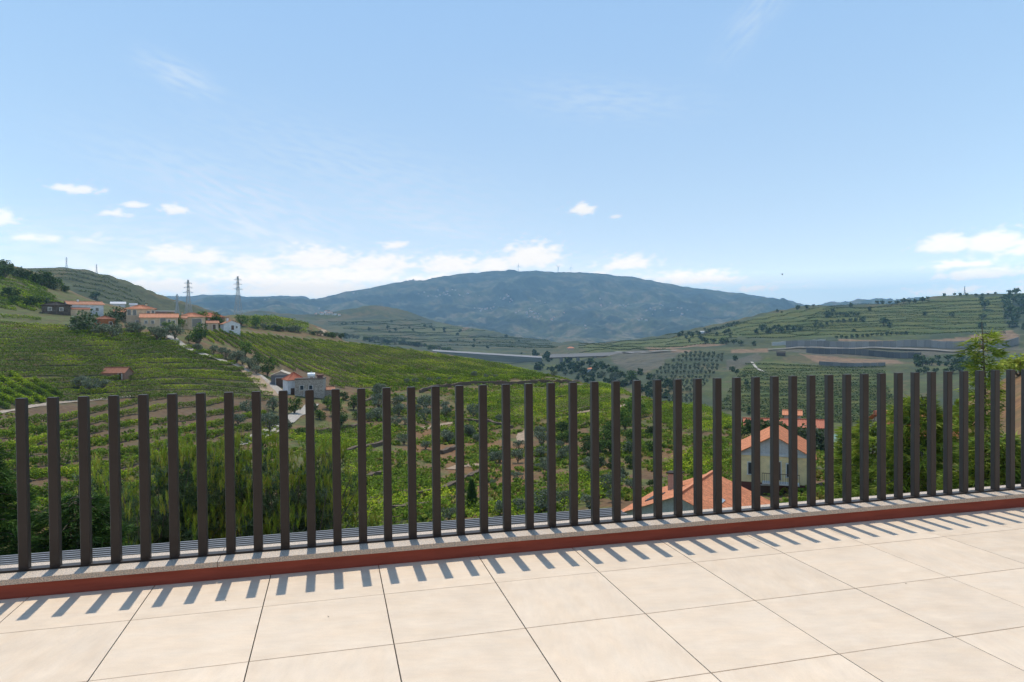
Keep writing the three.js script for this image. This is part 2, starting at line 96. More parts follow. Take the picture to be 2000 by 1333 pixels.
const GROUND_B=[[-23.1,-23.1,-20.9,-16.4,-11.4,-5.7,0.7,7.8,15.4,24.0,34.3,45.1,55.9,68,74,72,66,58.1,49.8,40.0,29.8,20.5,13.2,1.5,-8.9,-16.9,-21.4,-23.1,-24.2,-25.1,-26.7,-29.6,-33.8,-39.3,-46.1,-73,-116,-185],[-23.9,-23.9,-21.6,-17.0,-11.9,-6.1,0.5,7.6,15.3,23.9,33.9,44.4,55.1,67,74,71,65,56.8,48.6,39.1,29.3,20.3,13.0,1.1,-9.6,-17.9,-22.6,-24.4,-25.5,-26.6,-28.2,-31.2,-35.5,-41.3,-48.3,-76,-121,-191],[-24.8,-24.8,-22.4,-17.7,-12.5,-6.5,0.2,7.4,15.2,23.7,33.4,43.5,54.1,66,72,70,64,55.4,47.3,38.1,28.7,20.0,12.8,0.6,-10.4,-19.1,-24.0,-25.9,-27.1,-28.2,-29.9,-33.0,-37.5,-43.4,-50.7,-79,-125,-198],[-25.6,-25.6,-23.2,-18.4,-13.1,-6.9,-0.1,7.3,15.2,23.6,33.2,43.3,53.8,66,72,70,63,54.9,46.8,37.6,28.4,19.7,12.5,0.1,-11.2,-20.2,-25.3,-27.3,-28.6,-29.7,-31.6,-34.8,-39.4,-45.6,-53.0,-82,-130,-204],[-26.5,-26.5,-24.0,-19.1,-13.7,-7.4,-0.5,7.0,15.1,23.9,33.9,44.6,55.9,70,76,73,66,55.6,46.9,37.5,28.1,19.5,12.2,-0.5,-12.2,-21.4,-26.6,-28.7,-30.0,-31.3,-33.2,-36.5,-41.3,-47.6,-55.3,-86,-134,-210],[-30.3,-30.3,-27.6,-22.1,-16.3,-10.0,-3.5,3.5,11.0,19.3,29.0,39.2,50.1,63,70,66,58.8,48.7,40.1,31.0,22.1,13.9,7.2,-4.4,-14.8,-23.0,-27.9,-30.1,-31.5,-32.8,-34.8,-38.2,-43.2,-49.6,-57.5,-88,-138,-216],[-34.1,-34.1,-31.3,-26.0,-20.4,-14.6,-8.7,-2.4,4.3,11.9,20.6,29.9,40.0,52.2,58.4,55.9,50.0,42.0,34.3,25.6,16.8,8.7,2.0,-8.5,-17.8,-25.0,-29.1,-30.9,-32.0,-33.0,-34.7,-38.2,-43.7,-50.8,-59.7,-92,-143,-222],[-38.3,-38.3,-35.4,-29.7,-24.0,-18.3,-12.7,-7.0,-0.9,5.7,13.0,20.6,28.9,39.1,44.2,42.7,39.2,33.9,27.6,19.4,10.7,3.2,-1.5,-8.9,-15.5,-20.2,-22.2,-20.0,-15.4,-10.8,-8.6,-11.3,-19.2,-30.6,-42.8,-80,-137,-227],[-41.7,-41.7,-38.9,-33.1,-27.5,-22.2,-17.1,-11.9,-6.4,-0.1,7.0,14.3,21.9,30.7,35.1,33.7,30.5,26.0,20.8,14.2,7.7,2.6,-0.3,-0.6,0.1,1.6,3.4,8.0,15.8,23.0,25.6,23.1,18.1,11.7,4.3,-36.7,-112,-232],[-46.1,-46.1,-43.2,-37.5,-32.1,-27.2,-22.6,-18.1,-13.3,-7.9,-1.6,4.9,11.2,18.1,21.7,20.7,18.1,14.8,11.9,8.6,5.6,3.3,2.6,4.5,7.9,12.2,16.8,22.9,30.4,37.2,41.4,42.8,41.0,35.3,27.0,-19.2,-103,-237],[-55.7,-55.7,-52.6,-46.4,-40.7,-35.8,-31.2,-27.0,-23.3,-20.2,-17.3,-14.7,-12.4,-10.3,-8.4,-6.8,-5.5,-4.0,-2.5,-1.0,0.5,1.9,3.5,7.4,11.7,16.9,22.7,28.7,34.8,41.1,47.8,57.1,63,57.0,44.3,-9.6,-99,-241],[-62,-62,-59.2,-53.3,-47.8,-42.8,-38.0,-33.6,-29.8,-26.7,-24.0,-21.5,-19.2,-17.3,-15.5,-13.9,-12.5,-10.8,-9.1,-7.3,-5.1,-2.4,-0.0,3.9,8.2,12.7,17.4,22.1,27.8,34.2,41.3,52.1,59.1,51.9,36.7,-18.4,-106,-245],[-67,-67,-64,-59.1,-53.9,-48.9,-44.0,-39.3,-35.2,-31.9,-28.8,-26.1,-23.6,-21.5,-19.8,-18.3,-17.0,-15.5,-14.1,-12.7,-11.0,-9.2,-7.3,-3.4,0.7,4.6,8.5,13.0,18.6,25.1,32.7,45.2,53.6,44.6,26.4,-31.1,-116,-249],[-71,-71,-69,-64,-58.5,-53.8,-49.1,-44.6,-40.7,-37.4,-34.4,-31.7,-29.3,-27.2,-25.5,-24.0,-22.7,-21.3,-19.9,-18.5,-16.9,-15.2,-13.5,-9.9,-5.8,-0.9,5.2,12.4,20.1,28.8,38.5,53.1,63,51.7,30.1,-32.3,-118,-253],[-75,-75,-72,-68,-63,-58.5,-54.2,-50.1,-46.4,-43.2,-40.3,-37.6,-35.1,-33.0,-31.3,-29.8,-28.5,-27.0,-25.6,-24.2,-22.6,-20.9,-19.2,-15.7,-11.3,-5.1,2.9,12.0,22.3,34.1,46.9,65,76,62,34.1,-33.3,-120,-256],[-77,-77,-76,-72,-68,-64,-60,-56.7,-53.1,-49.8,-46.6,-43.5,-40.6,-38.2,-36.3,-34.8,-33.5,-32.0,-30.6,-29.1,-27.4,-25.6,-23.8,-19.8,-14.8,-7.9,1.0,11.1,22.5,35.4,49.2,68,80,64,33.0,-37.8,-125,-260],[-80,-80,-79,-76,-72,-69,-66,-62,-58.7,-55.3,-51.6,-47.8,-44.3,-41.6,-39.8,-38.4,-37.2,-36.0,-34.8,-33.6,-32.2,-30.7,-29.2,-25.9,-21.7,-15.7,-7.7,1.4,11.4,22.6,34.6,50.6,61,46.4,17.8,-51.1,-138,-271],[-83,-83,-81,-79,-76,-73,-70,-66,-63,-59.7,-55.6,-51.3,-47.3,-44.3,-42.6,-41.4,-40.3,-39.3,-38.4,-37.4,-36.3,-35.1,-33.9,-31.4,-28.2,-23.4,-17.1,-10.1,-2.2,6.8,16.0,27.6,34.7,21.9,-3.0,-67,-153,-286],[-85,-85,-84,-81,-79,-76,-73,-70,-67,-63,-59.1,-54.6,-50.5,-47.4,-45.7,-44.5,-43.5,-42.4,-41.5,-40.6,-39.4,-38.2,-37.0,-34.6,-31.7,-27.4,-22.0,-16.3,-9.3,-1.0,6.6,15.1,19.1,6.1,-16.8,-79,-164,-298],[-86,-86,-85,-83,-81,-78,-75,-72,-69,-66,-62,-57.2,-53.0,-49.9,-48.1,-46.9,-45.9,-44.8,-43.9,-42.9,-41.7,-40.4,-39.2,-36.8,-34.0,-30.1,-25.5,-20.7,-14.6,-7.4,-1.7,3.5,3.8,-10.2,-31.3,-91,-176,-309],[-87,-87,-86,-83,-80,-78,-75,-72,-69,-65,-61,-57.0,-53.1,-50.1,-48.4,-47.2,-46.2,-45.1,-44.2,-43.4,-42.5,-41.4,-40.2,-37.4,-34.2,-30.7,-26.6,-21.9,-17.1,-14.3,-14.8,-17.1,-23.8,-40.9,-62,-122,-203,-330],[-87,-87,-85,-82,-79,-75,-72,-69,-66,-62,-58.6,-54.9,-51.9,-49.8,-48.3,-47.1,-46.2,-45.1,-44.3,-43.6,-42.8,-41.9,-40.7,-37.5,-34.2,-30.9,-27.1,-22.3,-18.4,-22.1,-35.0,-51.4,-70,-93,-120,-182,-252,-359],[-85,-85,-83,-79,-76,-72,-68,-65,-62,-58.7,-55.4,-52.3,-50.0,-48.5,-47.2,-46.0,-44.9,-43.8,-42.8,-41.9,-41.0,-40.0,-38.6,-34.9,-32.0,-30.2,-30.3,-31.4,-35.1,-49.2,-73,-97,-120,-145,-171,-226,-282,-365],[-77,-77,-76,-73,-69,-66,-63,-59.9,-56.9,-53.9,-51.0,-48.3,-46.0,-44.0,-42.1,-40.5,-39.0,-37.3,-35.7,-34.2,-32.7,-31.3,-29.7,-27.2,-26.0,-28.1,-44.4,-68,-91,-111,-131,-152,-172,-194,-215,-258,-301,-365],[-69,-69,-67,-62,-58.3,-54.6,-51.1,-48.1,-45.7,-43.7,-41.8,-40.0,-38.2,-36.5,-35.1,-33.8,-32.4,-30.5,-28.7,-27.0,-25.7,-24.3,-23.6,-31.5,-47.6,-65,-85,-106,-127,-147,-167,-188,-209,-230,-251,-294,-336,-398],[-60.0,-60.0,-57.8,-53.9,-50.3,-46.9,-43.8,-41.0,-38.7,-36.9,-35.4,-33.8,-32.2,-30.7,-29.4,-28.0,-26.5,-24.4,-22.4,-20.3,-19.0,-18.9,-20.8,-35.6,-57.4,-78,-97,-117,-137,-158,-179,-200,-222,-244,-266,-310,-354,-418],[-51.7,-51.7,-49.7,-47.5,-44.9,-42.3,-39.8,-37.1,-34.7,-32.8,-31.2,-29.7,-28.1,-26.6,-25.0,-23.3,-21.4,-19.1,-16.9,-14.2,-12.7,-14.5,-19.5,-38.6,-60,-79,-99,-119,-140,-161,-183,-205,-227,-250,-272,-317,-361,-427],[-48.9,-48.9,-47.4,-45.7,-43.5,-41.0,-38.4,-35.7,-33.0,-30.7,-28.6,-26.8,-25.2,-23.5,-21.4,-18.9,-16.4,-13.3,-10.4,-7.2,-5.2,-7.8,-15.3,-36.4,-58.0,-77,-97,-117,-138,-160,-182,-204,-227,-250,-273,-320,-367,-436],[-47.8,-47.9,-46.7,-45.2,-43.1,-40.5,-37.9,-35.0,-32.1,-29.4,-26.8,-24.6,-23.0,-21.1,-18.3,-15.0,-11.6,-7.0,-2.9,0.9,3.6,2.3,-3.6,-23.5,-45.0,-64,-85,-106,-128,-151,-174,-198,-222,-247,-272,-322,-372,-444],[-47.8,-47.6,-46.1,-44.4,-42.2,-39.7,-37.1,-34.4,-31.6,-28.8,-26.0,-23.4,-21.2,-18.6,-15.0,-11.0,-6.7,-1.1,4.0,9.0,12.8,12.9,7.9,-11.2,-32.9,-52.7,-74,-96,-119,-143,-167,-192,-218,-244,-270,-323,-376,-452],[-48.2,-47.5,-45.6,-43.5,-41.1,-38.5,-36.1,-33.7,-31.2,-28.5,-25.7,-22.8,-19.7,-16.0,-11.7,-7.1,-2.1,4.4,10.4,16.9,22.4,23.6,19.4,0.6,-21.6,-42.0,-64,-86,-110,-135,-161,-187,-214,-242,-269,-325,-380,-460],[-49.0,-48.0,-46.1,-44.0,-41.3,-38.5,-36.0,-33.8,-31.3,-28.6,-25.7,-22.0,-17.8,-13.7,-9.4,-4.8,0.7,8.4,15.3,22.7,29.2,31.8,28.7,9.7,-13.9,-35.4,-58.1,-82,-107,-133,-160,-187,-214,-242,-270,-328,-385,-467],[-50.0,-49.2,-47.6,-45.6,-42.2,-38.6,-36.1,-34.0,-31.7,-29.1,-26.0,-21.5,-16.1,-11.8,-7.9,-3.4,2.5,11.0,18.7,26.5,33.6,37.3,35.2,15.8,-9.1,-31.5,-55.1,-80,-106,-132,-159,-187,-215,-244,-273,-331,-389,-474],[-49.3,-48.5,-47.0,-45.0,-41.8,-38.4,-36.0,-34.0,-31.9,-29.6,-26.7,-21.8,-15.8,-11.2,-7.4,-3.0,2.8,11.0,18.5,26.2,33.3,37.0,34.9,15.6,-9.3,-31.7,-55.3,-80,-106,-132,-160,-188,-217,-246,-275,-334,-393,-478],[-47.6,-46.8,-45.2,-43.3,-40.5,-37.7,-35.6,-33.9,-32.0,-30.0,-27.5,-22.4,-15.7,-10.9,-7.1,-2.7,2.9,10.9,18.1,25.6,32.5,36.2,34.1,15.0,-9.7,-32.1,-55.8,-81,-106,-133,-161,-189,-218,-247,-277,-336,-396,-481],[-45.9,-45.0,-43.3,-41.4,-39.0,-36.7,-34.8,-33.2,-31.5,-29.7,-27.4,-22.7,-16.2,-11.0,-6.5,-1.7,4.2,12.2,19.7,27.8,35.2,39.3,37.2,17.8,-7.0,-29.4,-53.1,-78,-104,-130,-158,-186,-215,-244,-273,-332,-390,-476],[-43.0,-42.3,-40.9,-39.3,-37.2,-35.1,-33.4,-31.9,-30.3,-28.6,-26.4,-22.2,-16.3,-10.9,-5.4,0.5,7.1,16.0,24.2,33.2,41.5,46.0,43.8,23.5,-2.3,-25.1,-49.0,-74,-100,-126,-153,-181,-209,-238,-267,-325,-382,-467],[-39.1,-38.4,-37.4,-36.2,-34.4,-32.6,-31.2,-29.9,-28.5,-27.0,-25.0,-21.2,-15.9,-10.4,-4.5,1.6,8.4,17.3,25.6,34.8,43.4,48.0,46.0,26.7,1.7,-20.7,-44.3,-69,-94,-121,-148,-175,-203,-231,-260,-317,-374,-458],[-35.0,-34.2,-33.4,-32.2,-30.8,-29.4,-28.3,-27.3,-26.3,-25.1,-23.6,-20.1,-15.0,-9.7,-3.9,2.2,8.8,17.7,26.0,35.3,44.0,48.7,46.8,28.7,5.2,-16.2,-38.8,-63,-88,-113,-140,-167,-195,-223,-251,-308,-365,-448],[-32.5,-31.6,-30.7,-29.5,-28.1,-26.9,-26.0,-25.3,-24.5,-23.5,-22.2,-18.8,-13.9,-8.8,-3.0,3.1,9.7,18.4,26.7,36.0,44.7,49.4,47.6,30.8,8.7,-11.6,-33.4,-56.5,-81,-106,-132,-159,-186,-214,-243,-300,-356,-438],[-30.8,-29.8,-28.8,-27.5,-26.0,-24.8,-24.1,-23.6,-22.9,-22.0,-20.7,-17.4,-12.5,-7.4,-1.7,4.4,10.9,19.4,27.5,36.7,45.4,50.1,48.5,32.9,12.3,-7.1,-28.0,-50.3,-74,-99,-124,-151,-178,-206,-234,-290,-346,-427],[-30.1,-29.1,-28.1,-26.8,-25.2,-23.9,-23.4,-22.9,-22.3,-21.5,-20.2,-16.9,-12.0,-6.9,-1.1,4.9,11.3,19.8,27.8,37.0,45.7,50.4,48.9,33.7,13.7,-5.3,-25.9,-48.0,-71,-96,-121,-148,-175,-202,-230,-287,-342,-423]];
const GROUND_C=[[-150,-119,-87,-59,-36,-15,5,25,44,63,82,101,119,137,154,169,183,196,207,216,223,231,242,271,319,373,416,434,410,367,322,260,215],[-152,-121,-89,-61,-37,-16,4,25,44,63,82,101,120,138,154,170,184,197,209,218,225,232,243,271,316,365,405,421,397,352,306,241,195],[-155,-123,-91,-62,-38,-17,4,24,44,63,82,101,120,139,155,171,185,199,210,219,227,234,245,271,311,354,390,404,379,332,284,216,168],[-158,-125,-93,-64,-40,-18,3,23,44,63,82,102,121,140,156,172,187,200,212,221,228,236,247,271,307,345,376,389,363,314,263,193,143],[-161,-128,-95,-65,-41,-19,2,23,43,63,83,102,122,140,157,173,188,202,214,223,230,238,249,271,305,340,368,380,353,302,250,178,126],[-163,-130,-96,-67,-42,-20,1,22,43,63,83,102,122,141,158,174,189,203,215,224,232,240,251,272,305,339,366,377,349,297,244,169,116],[-166,-132,-98,-68,-43,-21,1,22,43,63,83,103,123,142,159,175,190,204,216,226,233,242,253,273,305,339,365,375,346,293,238,162,108],[-168,-134,-100,-70,-44,-22,0,21,42,63,83,103,123,142,160,176,191,205,218,227,235,243,254,274,305,338,363,373,344,289,234,156,101],[-171,-136,-102,-71,-46,-23,-1,21,42,63,83,103,123,143,161,177,192,207,219,229,236,245,256,276,306,338,362,372,342,286,230,152,96],[-173,-138,-103,-73,-47,-24,-2,20,42,62,83,103,124,143,161,178,193,208,220,230,238,246,257,277,307,338,362,371,341,285,228,148,91],[-175,-140,-105,-74,-48,-25,-3,20,41,62,83,103,124,144,162,179,194,209,221,231,239,247,258,278,307,338,361,371,341,284,226,145,87],[-178,-142,-107,-75,-49,-26,-3,19,41,62,83,104,124,144,163,179,195,210,222,232,240,249,260,280,308,338,362,371,341,284,225,143,84],[-180,-144,-108,-77,-50,-27,-4,18,40,62,83,104,125,145,163,180,196,210,223,233,241,250,261,280,309,338,362,372,341,284,224,140,80],[-182,-146,-110,-78,-51,-27,-5,18,40,61,83,104,125,145,164,181,197,211,224,234,242,251,262,281,310,339,363,373,342,284,223,138,78],[-184,-148,-112,-79,-52,-28,-6,17,39,61,82,104,125,145,164,181,197,212,225,235,243,252,263,282,311,341,364,374,342,284,223,137,75],[-186,-150,-113,-81,-54,-29,-6,17,39,61,82,104,125,146,164,182,198,213,226,236,244,253,264,284,312,342,366,375,344,284,222,136,74],[-188,-151,-115,-82,-55,-30,-7,16,39,61,82,104,125,146,165,182,199,213,226,237,245,254,265,285,314,344,368,378,345,284,222,135,73],[-190,-153,-116,-83,-56,-31,-8,15,38,60,82,104,125,146,165,183,199,214,227,237,245,254,266,288,319,353,379,390,357,296,234,147,85],[-192,-155,-117,-84,-57,-32,-9,15,38,60,82,104,125,146,165,183,199,215,228,238,246,255,266,288,322,357,384,396,363,302,240,153,91],[-194,-156,-119,-85,-58,-33,-9,14,37,59,81,103,125,146,166,183,200,215,228,238,247,255,267,288,319,352,377,388,355,293,230,141,78],[-196,-158,-120,-87,-59,-34,-10,14,37,59,81,103,125,146,166,183,200,215,229,239,248,256,267,287,314,342,364,373,339,275,210,119,54],[-197,-159,-121,-88,-60,-35,-11,13,36,59,81,103,125,146,166,184,200,216,229,239,248,257,268,288,316,345,368,378,343,279,214,123,58],[-199,-161,-123,-89,-61,-35,-12,12,36,58,81,103,125,146,166,184,201,216,229,239,248,257,268,290,323,357,384,395,362,298,234,144,79],[-201,-162,-124,-90,-61,-36,-12,12,35,58,80,103,125,146,166,184,201,216,229,240,248,257,269,290,322,356,382,393,359,295,230,139,73],[-202,-164,-125,-91,-62,-37,-13,11,35,57,80,102,125,146,166,184,201,216,230,240,248,257,269,290,320,352,377,387,352,287,221,129,62],[-204,-170,-137,-107,-80,-56,-34,-12,7,27,48,74,105,135,161,182,200,218,235,253,272,288,298,303,305,297,288,279,245,203,157,95,49],[-205,-175,-144,-116,-91,-68,-46,-26,-8,9,30,58,93,128,158,180,199,218,238,268,303,333,345,335,311,283,256,238,206,177,143,99,65],[-206,-176,-145,-117,-92,-69,-47,-27,-9,8,29,58,92,128,158,181,201,220,243,279,323,360,376,367,345,318,292,274,244,217,185,143,112],[-208,-177,-146,-118,-93,-70,-48,-27,-10,8,29,57,91,126,157,183,206,229,256,295,342,382,399,390,369,343,318,301,271,245,215,175,145],[-209,-178,-147,-119,-94,-70,-49,-28,-10,7,28,54,85,118,150,180,212,243,276,319,368,409,425,417,396,371,347,330,302,278,249,212,183],[-210,-179,-148,-120,-95,-71,-49,-29,-11,7,27,51,79,109,141,177,218,260,300,345,394,433,450,441,421,396,373,357,331,307,281,245,218],[-211,-180,-149,-121,-95,-72,-50,-30,-12,6,26,50,77,107,140,179,225,272,316,363,413,452,469,460,441,416,394,378,353,330,305,271,245],[-212,-181,-150,-122,-96,-73,-51,-30,-12,5,26,50,76,106,140,182,232,283,331,379,429,469,485,477,458,434,412,397,372,350,326,293,269],[-213,-182,-151,-122,-97,-74,-52,-31,-13,5,25,49,75,105,139,184,237,293,343,392,443,483,499,491,472,449,427,412,388,367,344,312,288],[-214,-183,-152,-123,-98,-74,-52,-32,-14,4,24,48,74,104,139,185,243,303,355,406,457,497,514,506,487,464,443,429,406,385,363,332,310],[-215,-184,-152,-124,-99,-75,-53,-33,-15,3,24,47,73,103,138,189,255,323,381,433,486,526,542,535,517,495,475,461,440,421,400,373,352],[-216,-184,-153,-125,-99,-76,-54,-33,-15,2,23,46,72,102,138,190,260,332,392,445,498,539,555,548,530,508,489,476,455,437,417,390,370],[-216,-185,-154,-125,-100,-77,-55,-34,-16,2,22,45,71,101,137,191,262,337,398,452,506,546,563,555,538,517,497,484,464,446,427,401,381],[-217,-186,-155,-126,-101,-77,-55,-35,-17,1,21,45,70,100,136,191,264,341,404,458,512,552,569,562,544,523,504,491,471,453,434,409,390],[-218,-186,-155,-127,-101,-78,-56,-35,-17,0,21,44,69,99,135,192,269,348,413,469,523,563,580,573,556,535,516,504,484,467,449,425,406],[-218,-187,-156,-127,-102,-78,-57,-36,-18,0,20,43,68,98,134,192,271,353,419,475,529,570,586,579,563,542,523,511,492,476,458,434,416],[-218,-187,-156,-128,-102,-79,-57,-37,-19,-1,19,42,67,97,134,192,271,353,420,476,530,571,587,580,564,543,524,512,493,477,459,436,418],[-219,-188,-157,-128,-103,-80,-58,-37,-20,-2,18,41,66,96,133,191,271,354,421,477,531,572,588,581,564,543,525,513,494,478,460,436,418],[-219,-188,-157,-129,-103,-80,-58,-38,-20,-3,18,41,66,95,132,189,268,350,416,472,526,567,583,576,559,538,519,507,488,471,453,429,411],[-219,-188,-157,-129,-104,-81,-59,-39,-21,-3,17,40,65,94,131,187,263,342,406,461,515,555,571,564,547,526,507,494,474,457,438,413,394],[-220,-189,-158,-129,-104,-81,-59,-39,-22,-4,16,39,64,94,130,185,259,337,400,455,508,548,564,557,540,519,499,487,466,449,430,404,385],[-220,-189,-158,-130,-105,-82,-60,-40,-22,-5,15,38,63,93,129,183,257,333,396,450,503,543,559,552,535,513,494,481,460,443,423,397,377],[-220,-189,-158,-130,-105,-82,-61,-40,-23,-5,15,37,62,92,127,181,253,327,389,443,495,536,552,544,527,505,485,472,451,433,413,387,367],[-220,-189,-158,-130,-105,-82,-61,-41,-24,-6,14,37,62,91,126,178,247,318,377,430,482,522,538,530,512,490,470,457,435,416,395,368,347],[-220,-189,-158,-130,-106,-83,-61,-42,-24,-7,13,36,61,90,125,175,239,306,363,414,466,505,521,514,495,473,452,438,416,396,374,345,323],[-219,-189,-158,-131,-106,-83,-62,-42,-25,-8,12,35,60,89,123,170,231,294,349,399,450,489,505,497,479,456,435,420,397,377,354,323,300],[-219,-189,-158,-131,-106,-84,-62,-43,-25,-8,11,34,60,89,122,165,223,282,334,383,433,472,488,480,461,437,416,401,377,355,331,300,276],[-219,-189,-158,-131,-106,-84,-63,-43,-26,-9,11,33,59,88,121,163,214,268,316,363,413,451,467,459,440,416,393,378,353,330,305,272,246],[-218,-188,-158,-131,-107,-84,-63,-44,-27,-10,10,35,63,95,128,165,207,249,289,334,382,421,437,429,409,384,360,344,317,293,266,230,203],[-218,-188,-158,-131,-107,-84,-64,-44,-28,-11,9,35,67,101,134,167,198,231,264,306,353,392,408,400,379,353,329,312,283,258,229,190,161],[-217,-188,-158,-131,-107,-85,-64,-45,-28,-12,8,35,67,101,133,163,189,216,245,285,332,372,388,379,358,332,307,289,260,234,204,163,133],[-217,-187,-158,-131,-107,-85,-64,-45,-29,-12,7,34,67,100,131,157,180,203,229,268,315,354,371,362,340,313,288,270,240,213,182,140,109],[-216,-187,-157,-131,-107,-85,-65,-46,-29,-13,7,33,66,100,129,153,173,194,218,254,299,337,353,344,323,295,269,251,220,192,160,117,85],[-215,-186,-157,-130,-107,-85,-65,-46,-30,-14,6,33,66,99,128,150,168,187,210,243,285,321,336,327,305,277,251,232,201,172,139,95,62],[-215,-186,-157,-130,-107,-85,-65,-46,-30,-14,5,32,65,98,126,147,165,183,203,234,273,305,319,310,287,259,232,213,181,152,118,72,38],[-214,-185,-156,-130,-107,-85,-65,-47,-31,-15,4,31,64,97,125,145,162,178,197,225,259,287,299,290,267,238,211,192,159,129,94,47,12],[-213,-184,-156,-130,-107,-86,-66,-47,-31,-15,4,30,63,96,123,143,159,175,192,217,245,268,278,269,245,216,189,169,134,103,67,19,-17],[-212,-184,-155,-129,-107,-85,-66,-48,-32,-17,1,27,60,92,117,136,152,167,182,203,225,244,251,242,218,188,160,139,104,72,34,-16,-54],[-211,-183,-155,-129,-106,-84,-65,-51,-41,-31,-21,-9,5,19,33,55,85,116,142,162,183,199,205,195,170,139,110,90,55,22,-16,-68,-107],[-210,-182,-154,-128,-104,-81,-62,-51,-43,-36,-28,-21,-14,-7,4,26,62,99,128,150,170,185,191,181,155,123,91,67,26,-12,-57,-118,-162],[-209,-179,-150,-123,-98,-74,-56,-43,-31,-21,-11,-1,9,19,31,52,82,114,138,157,175,188,193,183,157,124,89,60,12,-35,-91,-167,-222],[-207,-176,-144,-115,-90,-67,-47,-30,-15,0,15,29,43,58,72,90,113,136,154,169,183,193,197,187,160,124,87,56,2,-52,-120,-214,-282],[-206,-172,-138,-108,-83,-60,-40,-20,-1,18,36,55,73,91,107,123,139,154,167,178,189,198,201,190,162,124,86,52,-7,-67,-143,-252,-330],[-205,-170,-136,-106,-81,-59,-38,-17,4,23,43,62,82,100,117,133,147,160,171,181,191,199,202,191,162,124,82,46,-17,-80,-160,-273,-354],[-203,-169,-135,-105,-80,-59,-38,-17,3,23,42,62,81,100,116,132,146,159,170,180,190,198,201,189,160,120,76,36,-29,-93,-174,-288,-369],[-202,-168,-134,-104,-80,-59,-38,-17,3,22,41,61,80,98,114,130,144,156,167,177,187,195,198,186,155,113,66,24,-42,-106,-187,-300,-381],[-200,-166,-133,-104,-80,-59,-38,-18,2,21,40,59,78,96,112,127,141,153,164,174,184,191,194,181,148,104,54,12,-54,-118,-198,-311,-391],[-199,-165,-133,-104,-80,-59,-39,-19,1,20,38,57,75,93,109,124,138,150,160,170,180,187,190,176,141,94,43,1,-65,-128,-207,-319,-399],[-197,-164,-132,-103,-80,-59,-39,-20,0,18,37,55,73,91,106,121,134,146,157,166,176,183,185,171,134,86,34,-9,-73,-134,-213,-324,-404],[-195,-163,-131,-103,-80,-59,-40,-20,-1,17,35,53,71,88,104,118,131,143,153,163,172,179,181,167,129,80,29,-14,-77,-137,-215,-326,-405],[-193,-162,-130,-102,-79,-59,-40,-21,-2,16,34,52,69,86,102,116,129,140,150,160,169,175,178,163,126,76,26,-16,-78,-137,-214,-325,-404],[-192,-160,-129,-102,-79,-59,-40,-21,-3,15,32,50,68,84,99,113,126,137,147,156,165,172,174,160,122,74,24,-17,-79,-137,-214,-324,-402],[-190,-159,-128,-101,-79,-59,-40,-22,-4,14,31,48,66,82,97,110,123,135,144,153,162,168,171,156,119,71,22,-19,-80,-137,-213,-321,-399],[-188,-157,-127,-100,-78,-59,-41,-22,-4,13,30,47,64,80,95,108,120,132,141,150,158,165,167,153,117,69,20,-20,-80,-137,-212,-319,-395],[-186,-156,-126,-100,-78,-59,-41,-23,-5,12,28,45,62,78,92,105,118,129,138,146,155,161,163,149,114,67,19,-21,-81,-137,-211,-316,-391],[-184,-154,-125,-99,-78,-59,-41,-23,-6,11,27,44,60,76,90,103,115,126,135,143,151,157,160,146,111,65,17,-22,-81,-137,-209,-313,-387],[-182,-153,-124,-98,-77,-59,-41,-24,-7,10,26,42,59,74,88,101,113,123,132,141,149,155,157,143,109,63,16,-23,-82,-137,-209,-311,-385],[-182,-153,-124,-98,-77,-59,-41,-24,-7,10,26,42,59,74,88,101,113,123,132,141,149,155,157,143,109,63,16,-23,-82,-137,-209,-311,-385]];
